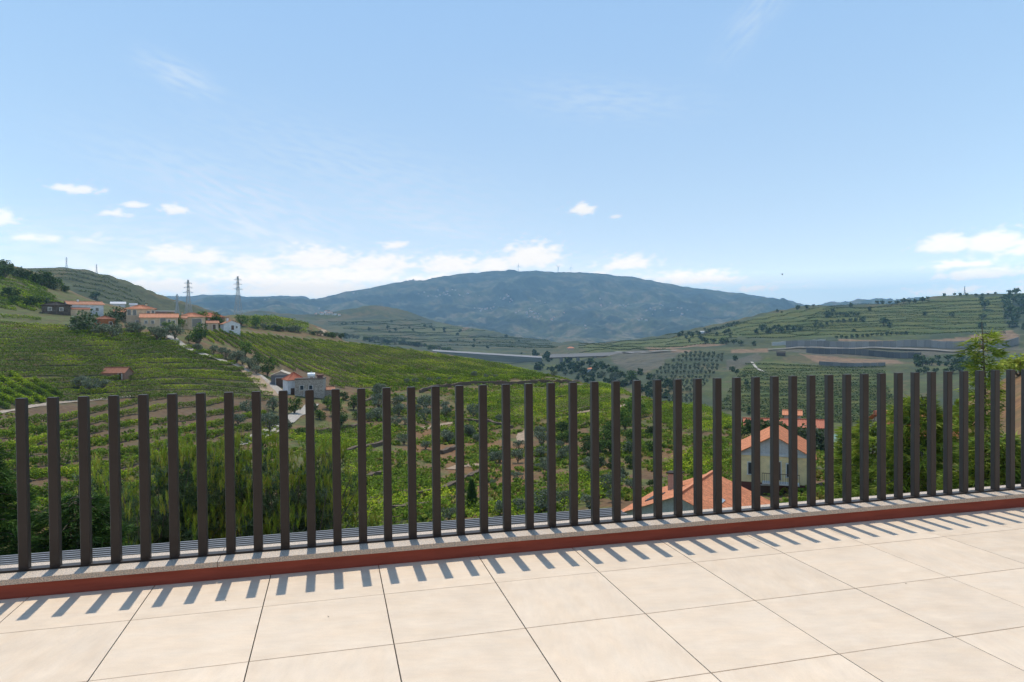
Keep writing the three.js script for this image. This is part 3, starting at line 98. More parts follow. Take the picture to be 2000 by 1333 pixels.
const ROWS={"left":[[-79.0,-195.81,-77.32,-196.02,-75.46,-195.82,-73.74,-196.02,-71.72,-195.41,-69.84,-195.19],[-80.8,-180.17,-77.08,-181.78,-73.21,-183.36,-68.77,-183.78,-64.35,-184.52,-59.68,-184.83],[-78.25,-174.38,-73.27,-176.93,-67.99,-179.43,-62.0,-180.75,-55.86,-182.33,-50.34,-187.17],[-76.7,-168.77,-73.15,-170.32,-69.46,-171.85,-65.75,-173.7,-61.86,-175.51,-57.92,-177.64,-54.0,-180.47,-50.36,-185.13,-47.45,-194.12],[-75.02,-165.01,-71.31,-166.64,-67.42,-168.23,-63.5,-170.14,-59.38,-172.0,-55.29,-174.53,-51.27,-178.09,-47.45,-183.49,-43.85,-191.65],[-73.53,-161.67,-69.64,-163.37,-65.55,-165.04,-61.4,-167.0,-57.15,-169.27,-52.87,-172.18,-48.61,-176.11,-44.55,-182.24,-40.45,-190.37],[-72.22,-158.72,-68.12,-160.51,-63.8,-162.25,-59.39,-164.29,-54.96,-166.94,-50.45,-170.24,-45.8,-174.19,-41.52,-181.39,-36.98,-190.27],[-70.93,-155.82,-66.6,-157.7,-62.04,-159.53,-57.35,-161.64,-52.7,-164.68,-47.91,-168.35,-42.99,-173.02,-38.32,-180.94,-33.3,-190.95],[-69.66,-152.97,-65.15,-154.93,-60.37,-156.83,-55.55,-159.32,-50.61,-162.4,-45.57,-166.42,-40.42,-171.78,-35.3,-180.02,-29.83,-191.13],[-68.42,-150.17,-63.76,-152.19,-58.82,-154.15,-53.81,-156.67,-48.74,-160.09,-43.52,-164.44,-38.1,-170.11,-32.68,-179.0,-26.72,-190.41],[-67.2,-147.42,-62.27,-149.19,-57.17,-151.2,-52.18,-154.39,-46.86,-157.82,-41.44,-162.49,-35.67,-168.11,-29.86,-177.26,-23.39,-188.89],[-66.0,-144.72,-61.01,-146.52,-55.84,-148.55,-50.65,-151.42,-45.31,-155.15,-39.74,-159.76,-33.79,-165.3,-27.74,-174.29,-20.88,-184.94],[-64.69,-141.78,-59.67,-143.6,-54.46,-145.64,-49.3,-148.8,-43.78,-152.19,-38.17,-157.06,-32.01,-162.18,-25.72,-170.64,-18.61,-180.67],[-63.53,-139.18,-58.24,-140.44,-52.78,-141.91,-47.57,-145.03,-42.17,-148.98,-36.68,-154.72,-30.42,-160.1,-23.85,-168.09,-16.28,-175.77],[-62.27,-136.35,-56.74,-137.07,-51.38,-138.83,-46.24,-142.21,-40.78,-146.11,-35.12,-151.45,-28.71,-156.4,-21.89,-163.2,-14.13,-169.22],[-60.54,-132.48,-54.96,-132.95,-49.65,-134.69,-44.63,-138.29,-39.33,-142.69,-33.64,-147.92,-27.08,-152.14,-20.06,-157.44,-12.2,-161.56],[-58.27,-127.4,-52.88,-127.85,-47.77,-129.53,-43.01,-133.28,-37.97,-137.81,-32.45,-142.86,-26.0,-146.34,-19.1,-150.52,-11.49,-153.51]],"upper":[[-143.7,-322.7,-138.29,-319.66,-133.19,-317.26,-128.64,-316.14,-124.33,-315.64,-119.99,-315.12,-115.17,-313.3],[-139.45,-313.06,-134.35,-311.52,-129.25,-309.97,-124.66,-309.66,-119.78,-308.69,-115.11,-308.32,-107.57,-299.93],[-136.69,-306.78,-131.32,-305.44,-125.68,-303.46,-120.05,-301.47,-114.66,-300.06,-107.31,-293.24,-99.37,-284.21],[-133.99,-300.63,-127.58,-297.67,-121.21,-294.7,-114.67,-291.13,-108.63,-288.73,-99.98,-278.88,-91.17,-267.68],[-130.55,-292.82,-123.19,-288.33,-116.43,-285.02,-109.73,-281.71,-102.67,-277.26,-92.9,-264.67,-82.72,-249.53],[-126.68,-284.06,-119.2,-279.85,-112.05,-276.21,-105.19,-273.13,-96.23,-264.08,-85.58,-249.13,-73.61,-228.38],[-123.43,-276.68,-115.56,-272.16,-107.82,-267.68,-100.21,-263.21,-89.98,-251.01,-77.51,-230.72],[-120.25,-269.48,-111.81,-264.15,-103.54,-258.88,-95.46,-253.64,-83.25,-236.16],[-116.93,-261.94,-107.96,-255.85,-99.42,-250.36,-90.36,-242.93,-76.68,-221.27],[-113.69,-254.61,-104.23,-247.81,-95.26,-241.63,-85.0,-231.25],[-110.32,-246.97,-100.64,-240.02,-91.09,-232.72,-79.62,-219.23],[-107.27,-240.05,-97.16,-232.47,-87.26,-224.59],[-104.09,-232.85,-93.62,-224.7,-83.59,-216.74]],"corner":[[-52.9,-143.6,-45.2,-134.4],[-57.5,-145.6,-44.9,-130.7],[-60.1,-145.3,-45.7,-128.1],[-61.8,-143.9,-46.4,-125.5],[-64.4,-143.7,-47.1,-123.0],[-63.2,-138.8,-47.8,-120.4],[-60.1,-131.6,-48.6,-117.8],[-56.0,-123.3,-49.3,-115.3]],"low":[[-44.33,-96.39,-42.97,-101.12,-41.29,-106.02,-39.66,-112.25,-37.98,-119.98,-35.7,-127.87,-32.83,-136.14,-29.08,-143.59],[-40.05,-86.86,-38.52,-91.05,-37.11,-96.57,-36.11,-104.7,-34.98,-114.81,-32.45,-122.94,-28.83,-129.59,-24.44,-135.58,-19.75,-143.98],[-36.17,-78.25,-34.87,-82.81,-33.96,-89.59,-33.17,-98.66,-31.64,-108.05,-28.55,-114.81,-24.54,-120.56,-20.12,-127.7,-15.44,-139.51],[-32.93,-71.05,-32.14,-76.72,-31.31,-83.8,-29.95,-91.42,-27.68,-98.56,-24.43,-104.77,-20.76,-112.57,-16.58,-123.22,-11.53,-137.61],[-29.85,-64.21,-29.69,-71.03,-28.54,-77.01,-26.67,-82.68,-24.19,-88.45,-21.41,-95.85,-18.18,-105.6,-13.98,-116.53,-8.52,-127.98],[-26.6,-57.02,-26.52,-63.25,-25.49,-68.6,-23.91,-74.0,-21.87,-79.86,-19.55,-87.47,-16.6,-96.4,-12.51,-104.45,-7.38,-111.71],[-24.45,-52.24,-23.19,-55.09,-21.79,-58.41,-21.17,-65.35,-20.05,-73.13,-17.88,-79.96,-14.89,-86.52,-11.01,-92.23,-6.4,-97.66],[-22.89,-48.77,-21.31,-50.46,-19.81,-52.96,-18.72,-57.67,-17.99,-65.55,-16.08,-71.86,-13.26,-77.13,-9.75,-81.91,-5.68,-87.48]],"spur":[[-37.5,-219.9,-31.6,-209.4],[-36.8,-225.5,-29.4,-212.4],[-36.8,-232.4,-25.7,-212.8],[-36.1,-237.9,-22.0,-213.2],[-35.3,-243.5,-13.9,-205.7],[0.2,-187.8,3.9,-181.3],[-33.9,-247.8,-9.4,-204.8],[0.2,-194.7,7.6,-181.7],[-32.4,-252.1,-4.3,-202.5],[-30.9,-256.4,11.3,-182.0],[-28.7,-259.4,14.2,-183.7],[-27.2,-263.7,17.9,-184.1],[-25.7,-268.0,21.6,-184.5],[-24.3,-272.2,24.6,-186.1],[-22.8,-276.5,28.3,-186.5],[-19.8,-278.2,32.0,-186.9],[-16.9,-279.9,35.7,-187.2],[-13.9,-281.6,38.6,-188.9],[-10.2,-281.9,42.3,-189.3],[-7.3,-283.6,46.0,-189.7],[-4.3,-285.3,49.0,-191.3],[-1.3,-287.0,51.9,-193.0],[3.1,-286.0,55.6,-193.4],[7.5,-285.1,58.6,-195.1],[12.0,-284.2,61.6,-196.8],[16.4,-283.2,63.8,-199.7],[20.8,-282.3,65.3,-204.0],[26.0,-280.1,67.5,-207.0],[31.2,-277.8,68.9,-211.3],[36.4,-275.6,68.9,-218.2],[41.6,-273.4,68.9,-225.1],[47.5,-269.8,68.2,-233.3],[53.4,-266.3,67.5,-241.5],[63.0,-256.2,66.7,-249.7]],"mound":[[-40.4,-400.4,-27.9,-405.4],[-45.7,-393.5,-19.2,-404.0],[-44.1,-389.3,-12.0,-402.0],[-43.8,-384.6,-11.7,-397.3],[-42.1,-380.4,-11.5,-392.6],[-41.9,-375.6,-12.6,-387.3],[-40.2,-371.5,-12.3,-382.5],[-31.6,-370.0,-12.1,-377.8]],"mid":[[-5.9,-116.5,-0.3,-126.0],[-5.4,-112.8,3.7,-128.3],[-4.9,-109.0,7.2,-129.7],[-4.0,-106.1,10.2,-130.3],[-3.5,-102.4,12.7,-130.0],[-3.0,-98.6,12.2,-124.5],[-2.6,-94.9,11.6,-119.0],[2.3,-96.6,5.9,-101.3],[2.3,-92.8,7.8,-99.9],[2.3,-89.0,7.2,-95.3],[2.3,-85.2,7.1,-91.6],[2.9,-82.2,7.1,-87.8],[-0.8,-72.9,11.3,-87.6],[-0.9,-69.2,12.4,-85.4],[-0.4,-66.2,12.9,-82.4],[-0.6,-62.4,12.2,-77.8],[0.5,-60.4,13.1,-73.2],[0.1,-56.6,13.4,-70.2],[0.3,-53.6,12.2,-65.7],[1.9,-52.0,11.8,-62.0],[24.7,-71.3,31.8,-75.0],[21.3,-67.0,31.1,-72.0],[12.6,-59.9,17.1,-62.2],[18.8,-63.1,29.5,-68.6],[12.8,-57.4,28.8,-65.7],[12.1,-54.4,27.2,-62.2],[14.9,-53.3,25.6,-58.8],[222.3,-484.9,227.6,-487.7],[220.7,-481.5,226.9,-484.7],[219.1,-478.0,226.2,-481.7],[217.5,-474.6,225.4,-478.8],[215.9,-471.2,224.7,-475.8],[213.4,-467.3,224.0,-472.9],[211.8,-463.9,223.3,-469.9],[210.2,-460.4,222.6,-466.9],[208.6,-457.0,221.9,-464.0],[207.0,-453.6,221.2,-461.0],[205.4,-450.2,220.5,-458.0],[203.8,-446.7,219.8,-455.1],[201.3,-442.9,219.1,-452.1],[199.7,-439.4,218.4,-449.1],[198.1,-436.0,217.6,-446.2],[196.5,-432.6,216.9,-443.2],[194.9,-429.1,216.2,-440.2],[193.4,-425.7,215.5,-437.3],[191.8,-422.3,214.8,-434.3],[190.2,-418.9,214.1,-431.4],[187.7,-415.0,213.4,-428.4],[186.1,-411.5,212.7,-425.4],[184.5,-408.1,212.0,-422.5],[182.9,-404.7,209.5,-418.6],[181.3,-401.3,207.9,-415.1],[179.7,-397.8,206.3,-411.7],[178.1,-394.4,203.8,-407.8],[175.6,-390.5,202.2,-404.4],[174.0,-387.1,200.6,-401.0],[172.4,-383.7,198.1,-397.1],[170.8,-380.2,196.5,-393.7],[169.2,-376.8,194.1,-389.8],[167.6,-373.4,192.5,-386.3],[166.0,-370.0,190.9,-382.9],[164.4,-366.5,188.4,-379.0],[162.0,-362.6,186.8,-375.6],[160.4,-359.2,185.2,-372.2],[158.8,-355.8,182.7,-368.3],[157.2,-352.4,181.1,-364.9],[155.6,-348.9,179.5,-361.4],[154.0,-345.5,177.0,-357.5],[152.4,-342.1,175.4,-354.1],[149.9,-338.2,173.8,-350.7],[148.3,-334.8,171.4,-346.8],[146.7,-331.3,169.8,-343.4],[145.1,-327.9,168.2,-339.9],[143.5,-324.5,165.7,-336.1],[141.9,-321.1,164.1,-332.6],[140.3,-317.6,162.5,-329.2],[138.7,-314.2,160.0,-325.3],[136.3,-310.3,158.4,-321.9],[134.7,-306.9,156.8,-318.5],[133.1,-303.5,154.3,-314.6],[131.5,-300.0,152.7,-311.1],[129.9,-296.6,151.1,-307.7],[128.3,-293.2,148.7,-303.8],[126.7,-289.8,147.1,-300.4],[124.2,-285.9,144.6,-296.5],[122.6,-282.4,143.0,-293.1],[121.0,-279.0,141.4,-289.7],[119.4,-275.6,138.9,-285.8],[117.8,-272.2,137.3,-282.3],[116.2,-268.7,135.7,-278.9],[114.6,-265.3,133.2,-275.0],[113.0,-261.9,131.6,-271.6],[110.5,-258.0,130.0,-268.2],[108.9,-254.6,127.6,-264.3],[107.3,-251.1,126.0,-260.9],[105.7,-247.7,124.4,-257.4],[104.2,-244.3,121.9,-253.5],[102.6,-240.9,120.3,-250.1],[101.0,-237.4,118.7,-246.7],[98.5,-233.5,116.2,-242.8],[96.9,-230.1,114.6,-239.4],[95.3,-226.7,113.0,-235.9],[93.7,-223.3,110.5,-232.1],[92.1,-219.8,108.9,-228.6],[90.5,-216.4,107.3,-225.2],[88.9,-213.0,104.9,-221.3],[86.4,-209.1,103.3,-217.9],[84.8,-205.7,100.8,-214.0],[83.2,-202.2,99.2,-210.6],[81.6,-198.8,97.6,-207.1],[80.0,-195.4,95.1,-203.3],[78.4,-192.0,93.5,-199.8],[27.2,-162.6,40.5,-169.6],[76.8,-188.5,91.9,-196.4],[28.3,-160.6,44.2,-168.9],[75.2,-185.1,89.4,-192.5],[28.4,-158.1,48.8,-168.7],[72.8,-181.2,87.8,-189.1],[28.6,-155.6,52.6,-168.1],[71.2,-177.8,86.2,-185.7],[28.8,-153.1,56.3,-167.4],[69.6,-174.4,83.8,-181.8],[29.0,-150.6,60.9,-167.2],[68.0,-170.9,82.2,-178.3],[29.1,-148.1,64.6,-166.6],[66.4,-167.5,80.6,-174.9],[29.3,-145.6,78.1,-171.0],[30.4,-143.5,76.5,-167.6],[30.6,-141.0,74.9,-164.2],[30.7,-138.5,72.4,-160.3],[30.9,-136.0,70.8,-156.9],[32.0,-134.0,69.2,-153.4],[32.2,-131.5,66.7,-149.5],[33.2,-129.5,65.1,-146.1],[34.3,-127.4,63.5,-142.7],[35.3,-125.4,61.1,-138.8],[55.0,-133.1,59.5,-135.4],[42.0,-122.2,52.9,-129.3],[37.3,-116.5,71.0,-138.1],[38.6,-114.6,69.7,-134.6],[41.5,-113.7,69.3,-131.6],[52.8,-118.3,64.6,-125.8],[183.1,-291.7,187.4,-294.2],[179.9,-287.2,185.1,-290.2],[177.6,-283.2,181.9,-285.7],[174.4,-278.7,179.6,-281.7],[171.3,-274.2,177.3,-277.7],[168.1,-269.7,174.2,-273.2],[165.8,-265.7,171.9,-269.2],[162.7,-261.2,169.6,-265.2],[159.5,-256.7,166.4,-260.7],[156.3,-252.1,164.1,-256.7],[154.0,-248.1,160.9,-252.2],[150.9,-243.6,158.6,-248.2],[147.7,-239.1,156.3,-244.2],[144.5,-234.6,153.2,-239.7],[141.4,-230.1,150.9,-235.7],[139.1,-226.1,148.6,-231.7],[135.9,-221.6,145.4,-227.2],[132.7,-217.1,143.1,-223.2],[129.6,-212.6,140.8,-219.2],[127.3,-208.6,137.6,-214.7],[124.1,-204.1,135.3,-210.7],[120.9,-199.6,133.0,-206.7],[117.8,-195.1,129.9,-202.2],[115.5,-191.1,127.6,-198.2],[112.3,-186.6,125.3,-194.2],[109.2,-182.1,122.1,-189.7],[106.0,-177.6,119.8,-185.7],[103.7,-173.6,117.5,-181.7],[100.5,-169.1,114.4,-177.2],[97.4,-164.6,112.1,-173.2],[94.2,-160.1,109.8,-169.2],[91.9,-156.1,106.6,-164.7],[88.7,-151.6,104.3,-160.7],[85.6,-147.1,102.0,-156.7],[82.4,-142.6,98.8,-152.2],[69.7,-132.6,74.0,-135.1],[79.2,-138.1,96.5,-148.2],[67.4,-128.6,75.2,-133.1],[76.9,-134.1,94.2,-144.2],[65.1,-124.6,91.1,-139.7],[62.8,-120.6,88.8,-135.7],[61.4,-117.1,86.5,-131.7],[60.0,-113.6,83.3,-127.1],[59.4,-110.6,81.0,-123.1],[57.9,-107.1,78.7,-119.1],[57.4,-104.1,75.5,-114.6],[58.5,-102.1,73.2,-110.6],[59.7,-100.1,70.9,-106.6],[45.3,-80.8,52.5,-84.3],[41.8,-76.6,57.1,-83.9],[40.1,-73.2,55.4,-80.5],[38.4,-69.9,52.8,-76.7],[36.6,-66.5,51.1,-73.4],[34.9,-63.1,48.5,-69.6],[35.9,-61.0,44.0,-64.9],[6.0,-167.0,11.3,-174.2],[6.1,-163.2,10.8,-169.7],[19.8,-123.6,23.3,-127.1],[15.7,-116.3,24.2,-124.8],[15.2,-112.5,25.1,-122.4],[15.5,-109.5,23.9,-118.0]],"right":[[752.6,-923.2,806.6,-931.8,853.2,-879.3,842.5,-822.3,853.5,-790.4,875.1,-770.0,897.4,-751.4],[732.4,-906.2,767.2,-892.5,802.9,-880.1,822.8,-851.7,829.4,-812.1,844.2,-783.4,864.3,-761.3,881.4,-737.9],[719.8,-898.4,756.5,-886.3,789.2,-870.1,806.3,-838.2,808.5,-794.1,823.4,-765.6,845.2,-745.1,869.2,-727.6],[697.6,-878.3,732.5,-864.4,768.0,-851.6,793.2,-828.3,800.8,-789.1,812.8,-757.3,829.8,-732.1,848.6,-710.3],[689.6,-876.0,720.7,-856.6,750.4,-836.9,771.1,-808.7,782.1,-773.1,796.0,-743.0,817.9,-722.3,838.5,-701.8],[669.6,-858.1,703.4,-842.1,737.6,-827.3,763.1,-804.0,771.6,-765.1,779.5,-729.1,796.6,-704.1,815.4,-682.3],[659.2,-852.4,686.5,-827.9,714.9,-806.5,740.3,-783.4,755.1,-751.2,767.9,-719.7,786.7,-696.1,805.7,-674.2],[645.1,-841.6,674.0,-818.8,705.5,-800.5,729.8,-775.7,740.4,-738.9,750.5,-704.8,769.3,-681.3,789.8,-660.7],[631.2,-831.0,655.1,-801.7,685.1,-781.9,712.2,-760.3,730.4,-731.3,743.8,-699.9,759.8,-673.5,775.7,-648.9],[622.5,-827.1,648.3,-799.3,676.0,-776.1,699.2,-749.8,713.4,-716.5,725.5,-684.0,744.5,-660.5,765.0,-639.8],[606.6,-813.4,631.3,-784.1,661.7,-764.2,689.2,-742.4,706.5,-711.9,717.5,-678.0,732.3,-650.3,748.4,-625.8],[599.4,-811.2,622.2,-778.6,647.7,-752.4,671.2,-726.3,688.6,-696.1,702.7,-665.2,721.9,-641.6,739.5,-618.3],[582.8,-796.1,608.2,-766.9,637.7,-745.3,662.9,-720.5,679.3,-688.9,689.5,-654.0,704.5,-626.7,720.5,-602.4],[573.5,-790.7,593.4,-753.9,618.0,-726.5,643.0,-702.1,663.4,-674.9,679.2,-645.6,695.8,-619.5,710.6,-594.0],[559.8,-779.0,583.6,-747.0,609.7,-721.1,631.2,-692.3,646.6,-659.9,661.1,-629.7,679.0,-605.1,696.5,-582.1],[545.2,-766.0,563.6,-727.0,587.2,-698.6,613.5,-675.9,636.6,-651.8,653.9,-624.1,669.3,-597.0,682.8,-570.6],[609.3,-981.8,615.4,-940.1,632.4,-917.9,661.5,-914.0,694.7,-915.0,725.1,-912.0],[588.1,-938.9,602.5,-914.0,614.6,-887.5,633.2,-871.8,661.5,-869.8,696.7,-876.1],[560.8,-887.2,584.0,-879.8,600.9,-863.3,614.6,-843.3,633.7,-831.7,662.8,-833.3],[539.1,-845.1,560.5,-838.3,585.1,-836.3,603.7,-825.6,618.1,-809.9,636.9,-800.5],[527.5,-819.5,539.0,-800.4,561.9,-798.9,587.1,-800.3,605.3,-791.7,620.6,-779.9],[520.3,-801.2,527.6,-778.2,539.5,-763.2,562.0,-763.3,585.7,-764.7,604.7,-759.8],[508.0,-775.4,519.6,-761.1,526.4,-740.8,536.8,-726.6,555.5,-724.0,578.7,-727.0],[532.3,-1041.1,536.9,-989.3,536.6,-934.0,556.6,-917.2,582.8,-911.2],[495.4,-968.6,516.9,-952.4,519.8,-904.5,528.5,-870.6,551.1,-861.4],[460.1,-899.3,484.9,-893.2,504.5,-877.7,512.9,-844.8,523.2,-817.7],[440.3,-860.5,454.0,-835.9,479.9,-834.7,497.8,-819.8,505.8,-790.2],[429.9,-840.0,434.5,-799.8,452.0,-786.0,476.4,-784.4,491.8,-768.3],[364.5,-555.8,382.1,-539.1,398.4,-522.3,413.6,-505.4,430.2,-491.5,445.8,-477.5],[350.5,-536.7,369.2,-522.6,387.7,-509.2,402.7,-492.6,414.9,-474.1,427.5,-457.7],[338.5,-520.4,354.7,-503.6,374.9,-493.5,392.0,-480.2,404.1,-462.0,413.3,-442.3],[330.1,-509.7,342.8,-488.1,360.5,-475.4,379.4,-465.2,393.6,-450.2,402.7,-430.9],[322.6,-500.2,334.0,-477.0,349.3,-461.7,365.7,-448.9,381.9,-437.0,393.2,-420.6],[312.7,-486.9,326.0,-467.1,341.2,-451.9,355.3,-436.7,369.0,-422.4,381.6,-408.1],[302.0,-472.1,316.3,-454.6,334.0,-443.3,348.7,-429.1,360.1,-412.4,370.4,-395.9],[292.7,-459.6,306.5,-441.4,325.9,-432.8,343.3,-422.1,354.8,-405.4,361.6,-385.0],[286.6,-451.9,298.1,-430.4,316.8,-420.9,336.0,-412.8,349.0,-397.8,355.8,-377.5],[280.1,-443.4,291.7,-422.1,309.1,-411.0,328.2,-402.8,341.1,-387.9,349.4,-369.4],[272.0,-432.5,285.5,-414.0,304.1,-404.5,321.9,-394.6,332.8,-377.5,341.1,-359.2],[263.1,-420.2,278.3,-404.5,298.5,-397.4,316.9,-388.2,326.6,-369.6,332.3,-348.7],[255.6,-409.8,269.6,-392.7,291.3,-388.0,312.1,-381.9,321.2,-362.6,325.7,-340.5],[250.2,-403.0,262.8,-383.7,283.2,-377.3,305.4,-373.4,315.9,-355.8,319.8,-333.1],[244.5,-395.4,257.7,-377.1,276.9,-369.1,297.8,-363.6,308.2,-346.2,314.1,-325.9],[237.0,-384.9,252.1,-369.8,271.8,-362.6,291.4,-355.5,300.1,-336.3,306.0,-316.3],[229.2,-373.9,245.3,-360.5,266.3,-355.4,286.4,-349.0,293.3,-327.9,298.1,-307.0],[223.1,-365.4,238.6,-351.5,259.4,-346.3,281.4,-342.6,289.0,-322.4,292.7,-300.3],[218.4,-359.3,233.0,-344.0,252.6,-337.5,274.4,-333.7,283.7,-315.6,288.0,-294.4],[228.9,-338.8,247.0,-330.1,267.5,-324.9,276.8,-307.1,282.3,-287.5],[224.0,-332.3,243.0,-324.9,261.8,-317.7,269.5,-298.3,275.6,-279.6],[217.5,-323.3,238.1,-318.5,257.8,-312.5,263.9,-291.4,268.4,-271.3],[210.7,-313.9,232.3,-311.0,252.8,-306.1,260.1,-286.5,263.1,-264.9],[484.7,-1328.2,470.1,-1173.3,477.6,-1092.9,493.7,-1041.8,494.4,-966.6],[458.4,-1255.8,449.9,-1122.7,437.4,-1000.7,451.3,-951.9,467.5,-913.8],[419.9,-1149.8,428.0,-1067.8,418.7,-957.5,417.5,-880.3,433.4,-846.8],[383.8,-1050.6,397.6,-991.5,403.9,-923.5,398.0,-838.9,401.7,-784.6]],"valley":[[-10.9,-2051.1,39.4,-1958.5,88.0,-1918.1,138.8,-1926.7,199.0,-2021.1,268.0,-2139.9],[3.1,-1970.7,55.0,-1927.0,104.9,-1879.1,157.2,-1883.1,218.9,-1962.6,294.8,-2106.1],[15.5,-1829.9,67.9,-1839.8,121.3,-1844.5,180.2,-1896.3,245.9,-1971.4,317.7,-2051.7,390.9,-2107.8],[27.1,-1754.5,78.9,-1738.9,133.1,-1756.7,198.4,-1860.3,274.3,-1987.8,347.6,-2046.9,418.1,-2067.9],[38.8,-1733.3,92.0,-1707.1,147.1,-1713.7,212.1,-1792.2,288.5,-1906.2,366.4,-1981.2,455.1,-2077.4],[48.4,-1648.4,104.2,-1669.1,165.0,-1719.0,232.8,-1789.6,301.8,-1831.3,373.9,-1868.0,453.9,-1922.1],[56.4,-1548.8,111.9,-1577.2,177.6,-1673.1,253.1,-1783.2,324.6,-1819.9,391.0,-1814.4,447.7,-1767.2],[66.2,-1523.8,121.2,-1523.5,185.7,-1596.0,258.9,-1683.1,336.3,-1751.2,409.5,-1772.7,462.3,-1707.7],[74.7,-1478.2,134.3,-1522.4,200.3,-1581.4,265.5,-1601.2,331.8,-1612.2,399.7,-1620.8,466.1,-1617.0],[78.0,-1353.0,141.1,-1455.6,213.7,-1560.4,282.0,-1585.2,341.4,-1553.9,389.5,-1484.5,437.5,-1429.9],[83.3,-1286.3,143.0,-1353.2,213.3,-1446.9,285.4,-1501.6,351.3,-1503.4,400.8,-1440.6,427.9,-1321.0],[335.1,-1836.9,392.0,-1841.0,439.0,-1799.7,491.0,-1782.4],[334.0,-1730.0,395.4,-1779.6,446.0,-1771.4,479.0,-1699.4,533.8,-1709.2],[342.7,-1682.1,381.8,-1649.2,429.8,-1655.0,480.3,-1666.3,526.4,-1659.6],[350.1,-1632.1,390.1,-1619.6,417.1,-1558.6,449.7,-1526.2,494.7,-1535.9],[340.1,-1509.1,379.4,-1515.8,420.1,-1524.7,439.9,-1460.8,447.5,-1368.2],[348.0,-1472.8,367.0,-1412.9,395.9,-1396.0,428.4,-1392.5,441.1,-1328.5]],"back":[[-297.8,-824.9,-287.6,-826.6,-277.3,-828.3,-267.4,-831.5,-256.8,-833.0,-247.5,-839.5,-237.1,-842.5,-226.8,-847.1],[-279.2,-809.3,-268.1,-813.1,-256.3,-815.0,-245.4,-820.2,-233.6,-823.6,-221.7,-826.9,-209.9,-831.8],[-271.0,-792.4,-259.2,-798.1,-246.1,-800.5,-233.7,-805.9,-220.5,-809.6,-207.1,-813.2,-191.8,-810.0],[-249.0,-778.7,-235.2,-782.9,-221.0,-787.1,-206.5,-791.0,-190.1,-788.4],[-239.1,-759.7,-224.6,-765.8,-208.3,-767.1,-192.2,-769.6]]};
